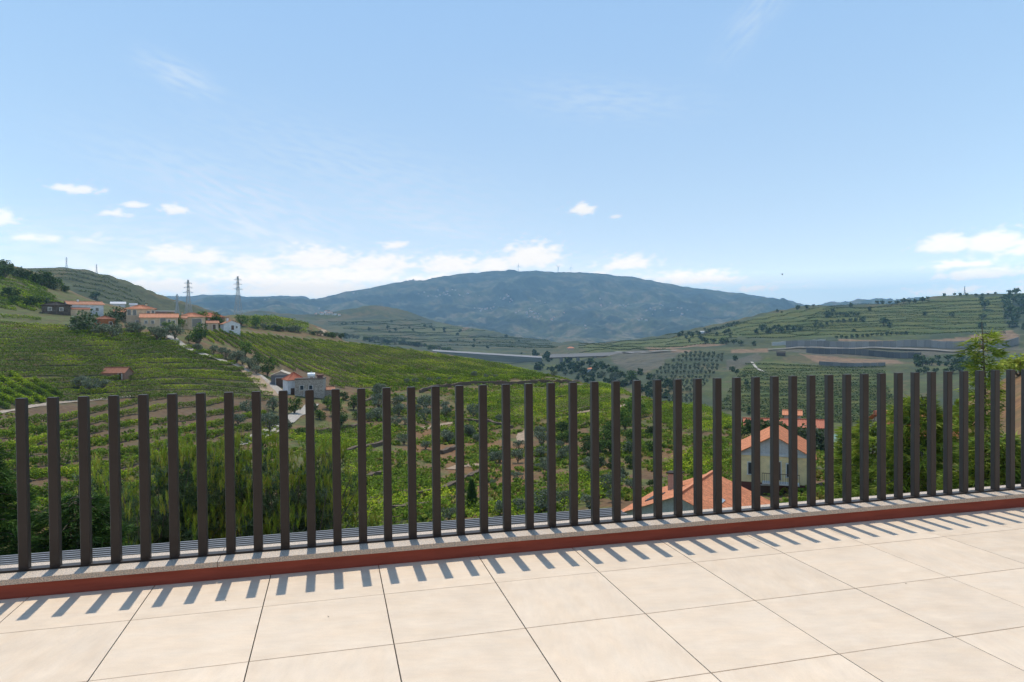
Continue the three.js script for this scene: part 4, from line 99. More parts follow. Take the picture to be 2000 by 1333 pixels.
const TREES={"olive":[[-14.7,-121.9,2.31],[-10.6,-142.6,2.98],[-14.4,-132.8,2.79],[-9.4,-118.7,3.49],[11.9,-168.5,3.15],[10.6,-150.9,3.46],[9.7,-139.0,3.19],[7.8,-136.6,1.99],[15.1,-153.7,3.53],[14.3,-143.9,3.01],[12.4,-129.7,2.17],[14.6,-134.1,1.69],[20.7,-150.2,3.46],[18.9,-136.7,2.87],[18.7,-148.6,1.87],[24.1,-142.4,2.4],[25.1,-150.3,2.21],[29.6,-140.2,2.98],[12.1,-110.6,2.1],[19.5,-112.4,2.15],[15.0,-105.5,1.56],[24.4,-118.2,2.27],[24.3,-110.8,1.42],[33.3,-131.8,1.7],[19.4,-111.5,2.13],[24.5,-118.4,2.02],[24.5,-111.3,1.43],[23.4,-90.5,1.77],[28.8,-100.5,1.75],[25.6,-89.0,1.94],[32.6,-100.8,2.44],[30.2,-93.4,2.06],[35.1,-109.8,2.16],[34.7,-97.9,1.3],[31.7,-87.9,1.76],[34.0,-92.2,1.44],[22.2,-76.6,1.52],[19.1,-76.2,0.83],[28.2,-84.7,1.5],[26.3,-81.3,1.08],[26.6,-79.0,1.41],[28.6,-62.7,2.33],[30.3,-61.4,1.59],[19.1,-55.2,2.13],[21.6,-57.5,1.44],[22.8,-54.0,1.5],[17.1,-56.2,1.38],[15.1,-55.8,1.24],[10.5,-55.5,1.22],[26.1,-56.4,1.32],[22.4,-90.4,1.57],[32.2,-78.6,1.96],[20.8,-190.6,1.78],[23.3,-192.3,1.8],[27.9,-196.1,1.64],[31.1,-199.8,1.67],[34.6,-200.9,1.26],[42.6,-203.3,2.14],[45.7,-201.8,1.71],[48.2,-199.5,1.48],[70.4,-210.8,2.29],[11.8,-170.6,3.19],[258.1,-749.1,5.69],[263.4,-719.0,5.5],[264.3,-680.3,6.99],[261.5,-644.5,6.66],[244.4,-572.9,8.95],[-39.0,-194.8,4.11],[-32.4,-188.3,2.37],[-29.2,-192.4,2.41],[-27.7,-195.5,2.45],[-26.2,-192.5,2.41],[-23.3,-190.1,3.96],[-19.8,-187.0,3.5],[-17.9,-184.1,2.68],[-41.2,-189.0,4.0],[-35.8,-195.8,2.06],[-24.9,-193.4,2.42],[-22.0,-190.6,2.78],[-32.9,-370.1,3.59],[-27.5,-371.3,3.37],[-23.5,-372.3,2.98],[-21.6,-373.9,2.5],[-17.8,-373.4,3.71],[-16.0,-373.5,3.71],[-10.6,-375.2,2.41],[-6.7,-376.1,2.89],[-4.9,-376.8,3.1],[2.9,-389.3,3.07],[33.6,-1413.0,11.63],[41.0,-1424.2,9.7],[49.1,-1409.7,11.11],[79.3,-1372.1,14.2],[89.3,-1396.5,9.78],[97.2,-1384.8,11.07],[119.1,-1369.2,13.89],[141.0,-1378.3,9.71],[169.9,-1361.1,10.27],[191.3,-1269.6,9.92],[-47.3,-187.6,3.6],[-46.0,-188.3,3.21],[-53.1,-179.5,1.94],[-51.4,-179.6,3.09],[-49.0,-177.9,3.82],[-41.6,-187.3,3.97],[-40.9,-192.3,2.44],[-45.1,-142.9,2.8],[-42.8,-141.1,3.07],[-41.3,-143.4,2.48]],"bush":[[23.6,-95.8,1.66],[39.9,-112.3,2.48],[36.6,-103.0,2.28],[38.0,-102.6,2.05],[39.6,-98.0,2.65],[35.5,-87.2,2.56],[46.9,-107.1,3.16],[43.0,-98.3,2.91],[38.9,-87.8,2.61],[29.7,-71.1,1.79],[47.5,-100.0,2.77],[41.5,-87.1,2.42],[37.6,-77.9,1.99],[52.4,-102.3,2.39],[44.5,-86.1,2.23],[35.2,-78.5,1.81],[33.8,-64.1,1.37],[33.6,-72.0,1.84],[34.7,-81.7,2.05],[38.6,-91.1,2.28],[-1.6,-137.9,2.48],[3.4,-162.1,2.37],[5.9,-139.8,2.51],[-7.0,-124.9,2.05],[-4.1,-116.9,2.11],[-3.3,-149.0,2.67],[-31.1,-371.7,2.48],[-29.3,-372.7,2.47],[-25.7,-370.7,3.84],[-19.5,-372.6,3.71],[-8.6,-375.3,2.72],[-2.6,-379.2,2.92],[-0.8,-380.7,3.22],[1.1,-382.3,3.89],[5.6,-399.6,4.07],[25.1,-1407.5,13.14],[64.0,-1403.5,11.15],[71.9,-1386.3,12.8],[104.0,-1367.7,13.99],[113.7,-1397.6,8.95],[131.3,-1351.6,14.02],[146.0,-1352.9,13.33],[155.7,-1360.0,11.61],[162.6,-1356.5,11.73],[178.8,-1368.3,8.82],[176.4,-1282.2,13.05],[184.9,-1281.0,10.6],[195.2,-1240.7,10.99],[199.9,-1219.8,11.29],[208.4,-1223.4,8.11],[211.7,-1205.3,8.8],[213.3,-1180.4,10.53],[-122.5,-311.9,6.53],[-116.4,-306.4,6.05],[-112.9,-302.8,4.97],[-105.7,-298.6,7.15],[-104.6,-307.1,5.33],[-117.4,-295.5,5.87],[-93.3,-239.6,5.82],[-89.4,-230.7,3.57],[-85.7,-231.0,4.06],[-85.8,-236.9,3.63],[-85.0,-241.5,3.69],[-218.7,-741.2,9.45],[-102.8,-300.2,3.91],[-100.0,-303.2,3.28],[-52.0,-190.0,3.26],[-60.1,-221.0,5.67],[-56.5,-206.6,2.65],[-109.0,-299.4,4.91],[-124.2,-310.6,5.49],[-105.8,-304.0,4.62],[-56.8,-182.8,6.93],[66.2,-93.6,4.6],[67.6,-93.1,5.0],[70.0,-94.1,5.3],[69.7,-91.3,5.0],[70.7,-90.3,5.2],[71.4,-89.0,5.2],[73.4,-89.5,5.1],[74.6,-88.8,4.6],[-43.8,-231.0,1.71],[-44.1,-238.4,1.76],[-43.8,-242.4,1.79],[-42.7,-242.1,1.79],[-42.3,-246.3,1.82],[-41.3,-247.0,1.82],[-41.4,-254.3,1.87],[-40.0,-252.9,1.86],[-39.2,-254.6,1.87],[-38.2,-255.8,1.88],[-37.2,-257.0,1.89]],"broadleaf":[[54.4,-115.8,3.98],[50.6,-109.5,3.01],[60.2,-124.3,2.86],[242.8,-535.2,10.33],[-44.8,-224.6,4.72],[-33.1,-193.0,4.86],[-22.9,-205.2,3.41],[-18.8,-197.8,3.28],[-15.4,-186.3,3.87],[-42.7,-254.1,4.24],[-38.1,-258.5,4.84],[-43.7,-372.7,5.38],[-36.8,-372.0,4.6],[-43.1,-207.1,3.06],[-0.2,-150.6,2.94],[1.4,-142.2,3.02],[5.2,-150.2,3.18],[-6.6,-142.3,3.02],[2.2,-127.3,2.5]]};
const FAR_BUSHES=[[886,-822,4.1],[891,-817,4.1],[896,-811,4.1],[879,-833,4.1],[902,-801,4.1],[907,-795,4.1],[915,-793,3.2],[921,-787,3.2],[926,-769,6.8],[912,-749,8.9],[826,-905,5.8],[831,-900,5.8],[822,-876,5.6],[831,-871,6.8],[837,-865,7.9],[834,-851,6.7],[833,-839,6.7],[836,-829,7.8],[849,-832,4.5],[781,-909,6.8],[729,-945,6.7],[742,-947,4.5],[710,-942,6.7],[690,-965,4.5],[684,-946,3.3],[757,-954,3.2],[695,-855,8.3],[720,-875,6.4],[678,-834,8.1],[697,-819,6.1],[766,-854,6.5],[683,-773,7.8],[675,-728,11.2],[665,-708,6.4],[623,-720,4.5],[613,-763,5.5],[635,-804,4.8],[562,-778,10.8],[569,-799,9.2],[560,-798,7.3],[575,-770,7.2],[580,-764,7.2],[555,-796,7.3],[575,-783,7.3],[742,-732,5.9],[752,-701,5.8],[706,-619,8.8],[809,-706,10.1],[758,-663,7.6],[859,-754,6.4],[555,-667,3.9],[561,-667,3.9],[566,-665,3.9],[573,-664,4.0],[578,-662,4.0],[584,-661,4.0],[589,-659,4.0],[595,-659,4.0],[601,-658,4.0],[607,-657,4.0],[612,-655,4.1],[618,-655,4.1],[624,-654,4.1],[629,-652,4.1],[634,-650,4.1],[684,-847,4.9],[686,-842,4.9],[691,-841,4.9],[694,-836,4.9],[700,-836,4.9],[701,-830,4.9],[704,-827,4.9],[711,-827,4.9],[709,-818,4.9],[713,-816,4.9],[624,-792,4.9],[631,-790,4.9],[639,-788,5.0],[647,-787,5.0],[655,-786,5.0],[662,-783,5.0],[670,-781,5.0],[678,-780,5.1],[833,-650,9.0],[876,-719,6.8],[727,-597,6.5],[842,-670,6.8],[756,-623,8.7],[801,-644,7.7],[721,-581,6.6],[842,-667,7.6],[860,-703,12.7],[853,-695,6.5],[837,-697,9.1],[708,-566,10.1],[765,-628,11.2],[724,-601,7.8],[824,-651,10.1],[863,-696,11.5],[799,-630,8.3],[815,-636,11.5],[811,-658,8.4],[825,-687,7.8],[777,-647,8.6],[844,-705,12.5],[803,-665,12.0],[797,-661,11.0],[861,-720,12.8],[835,-665,9.3],[499,-893,6.6],[492,-857,5.7],[525,-950,5.4],[489,-854,5.9],[530,-935,4.2],[505,-885,5.3],[536,-910,5.7],[476,-774,4.2],[531,-852,6.6],[494,-902,5.2],[560,-964,4.5],[469,-801,4.4],[526,-853,6.0],[514,-854,5.6],[471,-851,3.7],[475,-768,5.5],[508,-809,3.6],[521,-830,4.4],[531,-910,4.7],[538,-913,4.7],[545,-917,4.7],[551,-920,4.8],[558,-924,4.8],[564,-926,4.8],[571,-929,4.8],[578,-932,4.9],[583,-934,4.9],[590,-938,4.9],[596,-939,4.9],[603,-943,5.0],[464,-748,8.3],[467,-781,7.7],[458,-787,8.6],[464,-717,6.4],[471,-702,6.4],[562,-818,9.3],[546,-809,7.4],[468,-766,6.8],[465,-733,6.5],[248,-362,2.4],[310,-457,3.2],[372,-583,4.6],[224,-347,2.6],[237,-355,2.1],[331,-522,3.5],[320,-499,4.1],[314,-479,2.7],[225,-338,1.8],[254,-373,2.9],[287,-432,2.2],[225,-337,2.8],[296,-448,4.1],[333,-526,4.9],[443,-404,4.8],[462,-460,5.6],[467,-461,7.0],[519,-515,3.7],[439,-399,3.2],[505,-450,5.4],[518,-466,5.3],[487,-432,6.3],[433,-406,4.2],[525,-469,4.7],[480,-471,4.8],[477,-462,5.9],[500,-461,6.2],[483,-438,4.9],[439,-429,4.2],[433,-416,3.9],[482,-469,5.3],[483,-444,5.9],[429,-427,4.5],[481,-452,4.1],[483,-432,3.3],[475,-453,4.5],[436,-429,3.3],[483,-437,5.0],[529,-482,5.5],[485,-455,3.0],[468,-467,4.9],[514,-491,4.9],[442,-402,5.7],[483,-483,5.2],[465,-416,6.1],[517,-471,7.7],[466,-432,3.9],[428,-377,3.8],[519,-486,6.8],[500,-457,6.7],[431,-399,5.8],[492,-486,7.0],[501,-500,7.5],[503,-450,4.5]];
const VALLEY_BUSHES=[[546,-1010,4.9],[510,-953,7.0],[516,-955,4.6],[511,-956,4.2],[335,-1887,9.8],[204,-1808,7.1],[155,-1755,9.1],[353,-1947,9.1],[332,-1639,6.9],[161,-1956,7.3],[48,-1744,4.8],[136,-1701,6.7],[138,-1785,9.2],[334,-1216,4.0],[298,-1680,4.2],[335,-1591,6.1],[411,-1833,5.3],[423,-1391,4.3],[54,-1878,7.3],[36,-1863,5.5],[89,-1728,8.7],[393,-1400,3.5],[198,-1838,6.2],[309,-1388,6.9],[278,-1943,9.6],[442,-1634,4.8],[288,-1434,7.4],[27,-1897,6.6],[266,-1588,6.2],[304,-1924,8.0],[259,-1463,4.1],[83,-1911,6.1],[276,-1992,8.6],[445,-1772,8.9],[64,-1900,6.9],[256,-1974,8.7],[415,-1620,4.5],[311,-1966,9.9],[339,-1128,5.3],[252,-579,3.4],[238,-478,4.5],[264,-581,6.2],[276,-706,4.0],[280,-795,7.8],[264,-656,6.7],[313,-807,7.1],[257,-488,4.1],[252,-558,3.1],[299,-720,3.8],[303,-814,6.8],[246,-468,5.8],[258,-687,5.8],[223,-461,5.2],[268,-569,4.1],[267,-825,5.7],[279,-651,5.0],[231,-448,3.9],[223,-475,3.5],[309,-974,5.6],[258,-664,6.8],[319,-1006,7.2],[237,-474,4.3],[275,-760,6.8],[271,-728,7.3],[283,-751,4.3],[324,-917,4.7],[242,-558,3.4],[271,-721,7.8],[293,-693,3.6],[253,-844,9.1],[254,-778,3.9],[228,-458,3.9],[286,-702,8.1],[296,-830,8.4],[257,-594,5.3],[320,-1008,11.6],[241,-518,4.7],[308,-887,7.8],[359,-1220,8.5],[236,-542,4.4],[253,-694,4.7],[270,-662,3.4],[340,-1073,10.9],[265,-693,5.5],[244,-594,4.5],[265,-838,4.1],[273,-656,5.2],[228,-484,5.8],[225,-465,5.5],[290,-755,3.7],[306,-764,4.8],[279,-713,7.3],[257,-637,3.2],[234,-499,2.5],[271,-721,4.1],[218,-444,4.8],[238,-537,6.3],[241,-456,4.5],[275,-764,4.8],[283,-720,6.9],[244,-584,5.4],[270,-576,5.7],[251,-486,5.3],[262,-540,5.1],[286,-781,9.2],[258,-600,6.4],[301,-782,9.2],[298,-736,6.0],[244,-576,6.9],[318,-910,10.6],[240,-467,3.0],[258,-591,5.9],[276,-818,9.1],[235,-539,5.5],[265,-818,4.9],[272,-880,4.1],[295,-968,5.7],[262,-576,3.8],[258,-606,6.6],[221,-446,2.6],[256,-839,6.2],[277,-910,6.2],[264,-769,7.6],[268,-757,4.8],[240,-470,4.0],[280,-845,5.6],[259,-534,4.7],[249,-640,6.0],[287,-671,3.7],[235,-536,2.9],[284,-723,3.6],[254,-573,4.8],[233,-469,3.2],[215,-405,4.2],[268,-834,3.9],[283,-787,6.3],[237,-487,4.7],[256,-641,3.9],[219,-426,5.0],[222,-420,3.0],[222,-427,3.7],[269,-808,8.6],[301,-845,8.7],[255,-593,5.4],[227,-462,3.2],[248,-654,7.0],[272,-645,7.3],[280,-781,7.0],[231,-481,4.8],[290,-849,8.5],[238,-551,2.9],[234,-436,3.2],[328,-1041,12.0],[219,-450,5.1],[295,-746,6.4],[308,-884,7.6],[233,-542,5.8],[327,-1105,9.4],[224,-482,4.3],[307,-760,6.0],[258,-511,4.5],[216,-408,2.1]];
const GROVE=[[373,-680,4.0],[375,-673,3.4],[379,-670,3.1],[380,-662,3.2],[380,-653,3.8],[384,-651,3.1],[387,-647,3.6],[390,-642,2.9],[392,-639,3.6],[348,-649,2.8],[352,-648,3.0],[354,-644,3.5],[353,-634,3.7],[358,-635,3.1],[359,-627,3.5],[364,-628,3.2],[367,-623,3.5],[370,-620,3.4],[374,-617,3.0],[377,-615,3.2],[326,-619,3.2],[331,-618,3.3],[330,-609,2.8],[336,-612,3.1],[339,-608,3.5],[342,-604,3.2],[345,-602,3.3],[345,-593,2.9],[349,-594,3.4],[353,-593,2.7],[354,-586,2.7],[359,-586,2.7],[309,-602,2.8],[310,-598,2.7],[310,-589,3.3],[316,-592,3.4],[318,-589,3.2],[319,-582,2.8],[321,-577,2.6],[325,-575,3.3],[327,-572,3.3],[333,-573,2.7],[335,-569,3.3],[339,-568,2.9],[341,-563,2.7],[289,-573,2.9],[294,-575,2.7],[297,-572,2.6],[298,-566,3.0],[301,-565,3.2],[304,-563,2.5],[308,-562,3.1],[311,-559,2.8],[314,-556,3.1],[315,-552,3.1],[317,-548,2.7],[323,-549,3.3],[325,-545,2.9],[328,-543,2.7],[276,-553,2.8],[280,-553,2.4],[282,-550,2.4],[285,-550,2.9],[285,-542,2.9],[290,-544,2.8],[290,-537,2.6],[294,-538,2.6],[296,-534,2.5],[299,-532,3.0],[302,-530,3.1],[306,-531,3.1],[307,-525,2.7],[310,-524,2.6],[312,-521,2.7],[266,-539,3.1],[268,-535,2.3],[269,-531,2.8],[270,-525,2.5],[275,-525,2.6],[277,-522,2.9],[280,-519,2.5],[282,-516,2.9],[286,-516,2.8],[287,-512,3.0],[290,-511,2.6],[292,-508,2.5],[296,-507,2.3],[299,-506,2.5],[255,-519,2.8],[257,-517,2.8],[258,-511,2.3],[260,-508,2.7],[265,-508,2.6],[266,-504,2.7],[269,-502,2.9],[270,-496,2.5],[274,-496,2.2],[276,-493,2.3],[279,-492,2.5],[282,-491,2.3],[284,-489,2.7],[285,-485,2.3],[244,-499,2.9],[247,-497,2.6],[248,-492,2.4],[250,-488,2.1],[253,-487,2.6],[256,-483,2.3],[259,-483,2.2],[261,-480,2.4],[264,-479,2.5],[266,-476,2.3],[269,-475,2.2],[272,-473,2.5],[275,-472,2.4],[236,-487,2.6],[237,-483,2.6],[239,-480,2.3],[239,-474,2.1],[242,-473,2.3],[244,-470,2.5],[247,-469,2.6],[249,-466,2.3],[251,-464,2.1],[253,-462,2.5],[255,-459,2.3],[259,-461,2.2],[261,-458,2.4],[265,-458,2.5],[229,-470,2.7],[229,-464,2.1],[231,-461,2.6],[232,-457,2.3],[234,-454,2.3],[236,-452,2.4],[238,-449,2.1],[240,-447,2.6],[243,-447,2.4],[246,-446,2.4],[247,-443,2.6],[249,-440,2.3],[253,-442,2.3],[222,-453,2.3],[222,-447,2.5],[225,-444,2.1],[226,-441,2.4],[227,-436,2.2],[229,-434,1.9],[232,-434,2.4],[235,-434,2.5],[236,-428,2.0],[240,-429,2.2],[241,-425,2.5],[215,-433,2.1],[217,-429,2.5],[218,-426,2.0],[220,-422,2.2],[223,-422,2.4],[223,-417,2.3],[227,-418,1.9],[227,-413,1.9],[231,-415,2.0],[234,-414,2.3],[213,-409,2.3],[215,-406,2.1],[216,-404,2.4],[219,-403,2.1],[220,-399,2.2],[223,-398,2.2]];
const TRACKS={"lane":[-43.4,-204.4,-41.3,-199.3,-39.6,-195.5,-38.1,-192.5,-36.6,-190.7,-35.3,-189.4,-34.0,-188.0,-32.4,-187.5,-30.8,-187.4,-29.4,-187.6,-27.6,-187.9,-25.8,-188.2,-24.0,-188.4,-22.5,-187.8,-20.9,-186.9,-19.3,-185.5,-17.9,-183.7,-16.5,-181.6,-15.1,-179.2,-13.4,-174.6,-11.8,-169.8,-10.2,-164.0],"bank":[-22.4,-189.0,-21.2,-186.4,-19.9,-183.9,-18.7,-181.4,-17.6,-178.9,-16.6,-176.1,-15.5,-173.0,-14.5,-169.2,-13.4,-165.2,-12.4,-160.9],"lower":[-3.2,-155.2,-3.8,-152.7,-4.2,-149.9,-4.7,-147.4,-5.7,-143.2,-6.6,-138.8,-7.4,-134.3,-8.0,-130.2,-8.5,-126.1,-9.0,-122.3,-9.6,-118.7,-10.3,-115.5,-10.9,-112.3,-11.6,-109.0,-12.4,-106.0,-13.1,-103.1],"midA":[220.5,-448.2,216.5,-443.5,73.6,-148.3,70.9,-143.7,66.7,-140.3,63.1,-137.9,59.6,-135.7,57.4,-135.0,55.3,-134.5,53.1,-133.8,50.6,-132.9,48.2,-131.9,45.9,-131.1],"midB":[35.4,-121.0,34.6,-118.9,33.7,-116.3,32.9,-113.9,32.2,-111.1,31.4,-108.2,30.7,-105.3],"midC":[12.5,-123.1,13.6,-124.3,14.7,-125.5,15.8,-126.4,17.3,-128.1,18.7,-129.5,20.2,-131.0,21.6,-132.4,23.2,-133.9,24.7,-135.3],"midD":[16.0,-88.0,16.8,-88.6,17.6,-89.2,18.4,-89.6,19.2,-89.5,20.0,-89.1,20.7,-88.8],"edge":[-49.7,-112.6,-49.2,-114.2,-48.4,-115.6,-47.8,-117.3,-47.3,-119.5,-46.7,-121.4,-46.1,-123.7,-45.4,-125.9,-44.8,-128.5,-44.1,-130.8,-42.6,-132.8,-41.0,-134.5,-39.4,-136.5,-38.1,-137.8,-36.8,-139.3,-35.5,-140.9],"hill":[-7.0,-401.1,-5.6,-400.3,-4.2,-399.6,-3.2,-394.8,-2.2,-389.2,-2.8,-382.2,-3.4,-376.9]};
const WALLS={"a":[0.1,-97.5,1.9,-100.4,3.8,-103.5,6.3,-107.6,8.9,-111.5],"b":[4.5,-81.3,5.9,-83.8,7.5,-86.4],"c":[6.3,-61.3,8.1,-62.9,10.0,-64.5],"d":[9.3,-70.0,10.8,-71.7,12.5,-73.5,13.7,-74.9,15.0,-76.2],"e":[22.5,-174.2,25.8,-179.3,29.2,-184.1,32.4,-185.9,35.5,-187.3,41.2,-186.6,46.7,-185.0,52.4,-184.3,58.6,-184.9,65.6,-185.2,245.8,-641.7,235.9,-553.8,235.7,-501.9],"f":[45.9,-132.7,48.4,-133.6,51.1,-134.8,53.6,-135.2,56.0,-135.5],"g":[44.3,-116.0,46.7,-117.6,49.2,-119.5],"h":[26.8,-136.9,28.4,-134.3,29.9,-131.5,31.9,-127.4,33.6,-123.4],"i":[16.8,-100.9,18.4,-103.2,20.2,-105.6],"j":[-1.8,-122.6,0.8,-125.5,3.6,-128.3,4.7,-130.4,5.8,-132.5],"k":[47.3,-150.0,49.2,-151.1,51.2,-152.6,52.7,-152.4,54.4,-152.5],"l":[15.4,-78.4,16.7,-80.6,18.1,-82.8,18.9,-83.4,19.7,-83.9],"m":[6.5,-157.4,8.7,-161.6,11.0,-165.8],"n":[-44.3,-231.4,-42.8,-239.6,-41.2,-248.0,-39.0,-254.7,-36.8,-262.5,-36.8,-283.9,-43.9,-368.2]};
const VILLAGE=[[888,-5842,13.0],[1045,-5780,9.0],[1068,-5741,7.0],[952,-5749,12.0],[1041,-5769,12.0],[849,-5777,14.0],[941,-5775,11.0],[914,-5732,14.0],[887,-5951,11.0],[850,-5860,7.0],[1035,-5782,11.0],[943,-5834,7.0],[1198,-5715,9.0],[709,-5867,10.0],[846,-5707,12.0],[766,-5932,8.0],[1017,-5821,10.0],[1118,-5791,15.0],[789,-5857,12.0],[948,-5821,9.0],[991,-5838,13.0],[907,-5745,12.0],[949,-5821,9.0],[764,-5920,13.0],[918,-5862,9.0],[922,-5837,13.0],[1114,-5263,9.0],[1171,-5284,10.0],[1088,-5203,11.0],[1267,-5317,7.0],[1084,-5118,12.0],[1205,-5310,11.0],[1138,-5214,10.0],[1057,-5220,10.0],[1015,-5371,10.0],[1148,-5168,14.0],[1122,-5174,10.0],[1074,-5293,10.0],[1133,-5292,11.0],[1194,-5234,10.0],[1231,-5326,14.0],[1149,-5267,11.0],[1161,-5253,11.0],[1194,-5115,12.0],[1110,-5264,12.0],[1109,-5275,14.0],[1148,-5245,14.0],[1097,-5158,9.0],[1423,-4958,9.0],[1296,-4794,10.0],[1477,-5151,14.0],[1436,-4723,7.0],[1328,-4534,12.0],[1418,-4822,13.0],[1445,-5006,7.0],[1244,-4696,9.0],[1396,-5140,13.0],[1456,-5003,10.0],[1424,-4947,15.0],[1390,-4925,13.0],[1458,-4873,7.0],[1461,-4799,11.0],[1450,-4950,13.0],[1430,-5021,11.0],[1373,-4814,13.0],[1421,-4738,9.0],[1383,-4895,11.0],[1470,-4966,11.0],[1309,-4668,14.0],[1353,-5021,9.0],[1491,-4960,7.0],[1388,-4841,14.0],[1433,-4797,8.0],[1594,-5004,13.0],[1452,-4865,9.0],[1381,-4822,7.0],[1644,-5423,10.0],[1622,-5371,12.0],[1679,-5400,11.0],[1599,-5389,8.0],[1645,-5423,7.0],[1641,-5424,9.0],[1620,-5407,10.0],[1633,-5367,10.0],[208,-6794,7.0],[242,-6592,14.0],[278,-6643,9.0],[202,-6767,15.0],[302,-6602,8.0],[236,-6672,7.0],[718,-6637,13.0],[737,-6689,11.0],[723,-6704,8.0],[762,-6700,14.0],[775,-6671,14.0],[2150,-5134,15.0],[2092,-5218,11.0],[2249,-5202,14.0],[2208,-5195,10.0],[2071,-5130,7.0],[2094,-5230,13.0],[2278,-5201,11.0],[2104,-5189,10.0],[2187,-5252,11.0],[2114,-5295,14.0],[2262,-5122,13.0],[2300,-5155,11.0],[2264,-5134,11.0],[2183,-5181,11.0],[2438,-4869,15.0],[2341,-4761,11.0],[2475,-4597,15.0],[2537,-4635,8.0],[2527,-4701,10.0],[2496,-4706,9.0],[2300,-4722,11.0],[2373,-4745,9.0],[2457,-4702,7.0],[2438,-4832,12.0],[2453,-4574,10.0],[2337,-4834,13.0],[2277,-4780,13.0],[2441,-4711,11.0],[-5,-2222,7.0],[3,-2200,6.0],[-7,-2267,8.0],[-1,-2218,7.0],[-15,-2253,11.0],[23,-2174,7.0],[-90,-5293,12.0],[-16,-2249,11.0],[-33,-5422,13.0],[-29,-2231,10.0],[-34,-2258,8.0],[11,-2191,10.0],[-16,-2209,7.0],[-48,-2239,6.0],[-10,-2204,10.0],[-188,-5165,8.0],[1464,-4715,8.0],[1524,-4758,13.0],[1551,-4614,12.0],[1496,-4632,7.0],[1508,-4608,8.0],[1550,-4729,10.0],[1655,-4853,10.0],[1490,-4634,15.0],[1556,-4832,7.0],[1538,-4796,13.0],[1489,-4574,8.0],[1571,-4838,15.0],[1600,-4608,8.0],[1599,-4587,12.0],[-534,-6066,12.0],[-519,-7083,13.0],[-557,-6051,10.0],[-400,-5495,14.0],[-446,-5581,11.0],[-499,-6056,9.0],[-587,-5940,10.0],[-297,-6082,8.0],[-562,-7209,7.0],[-368,-6054,8.0],[1503,-3975,15.0],[1587,-4006,11.0],[1575,-3965,9.0],[1569,-3949,7.0],[1559,-4158,9.0],[1512,-3962,11.0],[1487,-3953,11.0],[1521,-3968,10.0],[1411,-5559,14.0],[1432,-5518,14.0],[1266,-5570,7.0],[1282,-5496,9.0],[1377,-5555,13.0],[1409,-5595,14.0],[1412,-5511,11.0],[1349,-5574,9.0],[1363,-5535,13.0],[1425,-5532,14.0],[1946,-4253,10.0],[1939,-4236,14.0],[1867,-4118,8.0],[1873,-4046,11.0],[1946,-4264,13.0],[1936,-4126,11.0],[1891,-3969,15.0],[1967,-4233,13.0]];
const GROUND_PATCHES=[["soil",[-52.1,-109.6,-47.4,-116.3,-43.3,-130.8,-36.1,-139.8,-22.3,-148.5,-12.2,-158.3,-10.6,-126.8,-14.2,-99.1,-18.8,-82.4,-21.1,-69.3,-22.7,-54.6,-24.8,-51.1],0.9],["weedy_gap_shade",[-81.1,-172.2,-67.6,-182.9,-52.5,-182.9,-43.9,-194.1,-37.5,-189.8,-30.8,-189.0,-22.1,-187.9,-14.7,-175.2,-11.4,-161.3,-24.1,-147.9,-40.0,-138.5,-46.4,-124.7,-52.7,-110.9],0.95],["green",[-148.6,-318.1,-122.5,-318.6,-109.0,-316.2,-83.9,-293.0,-75.5,-287.7,-52.7,-196.1,-65.4,-188.8,-75.1,-186.1,-84.1,-178.7],0.9],["soil",[-39.4,-216.8,-23.5,-277.8,21.3,-282.7,67.1,-252.5,70.0,-211.9,43.1,-188.6,12.7,-182.1,-0.3,-178.8,-20.7,-211.9],0.8],["green",[-46.8,-396.8,-184.4,-2139.8,-23.8,-409.5,2.4,-1613.1,-11.7,-375.2,-41.2,-370.0],0.8],["red",[13.6,-124.8,21.3,-131.9,25.9,-119.4,31.2,-104.0,24.1,-75.6,19.2,-65.6,16.1,-71.3,15.6,-81.8,15.5,-93.5,11.9,-100.2],0.95],["red",[44.5,-90.4,56.7,-100.6,55.4,-84.7,47.5,-69.7,39.8,-69.1,38.2,-75.3],0.6],["dry",[25.6,-168.5,53.8,-169.4,233.9,-507.6,75.7,-146.1,45.8,-129.1,35.1,-121.4,28.1,-146.6],0.7],["green",[-6.6,-117.7,13.4,-132.9,7.6,-84.2,13.4,-84.0,12.1,-61.2,7.6,-52.5,-1.1,-50.4],0.6],["red",[303.2,-282.7,337.6,-299.1,452.8,-363.9,49.6,-31.0,11.2,-3.7,15.5,-8.8,29.2,-22.3],0.95]];
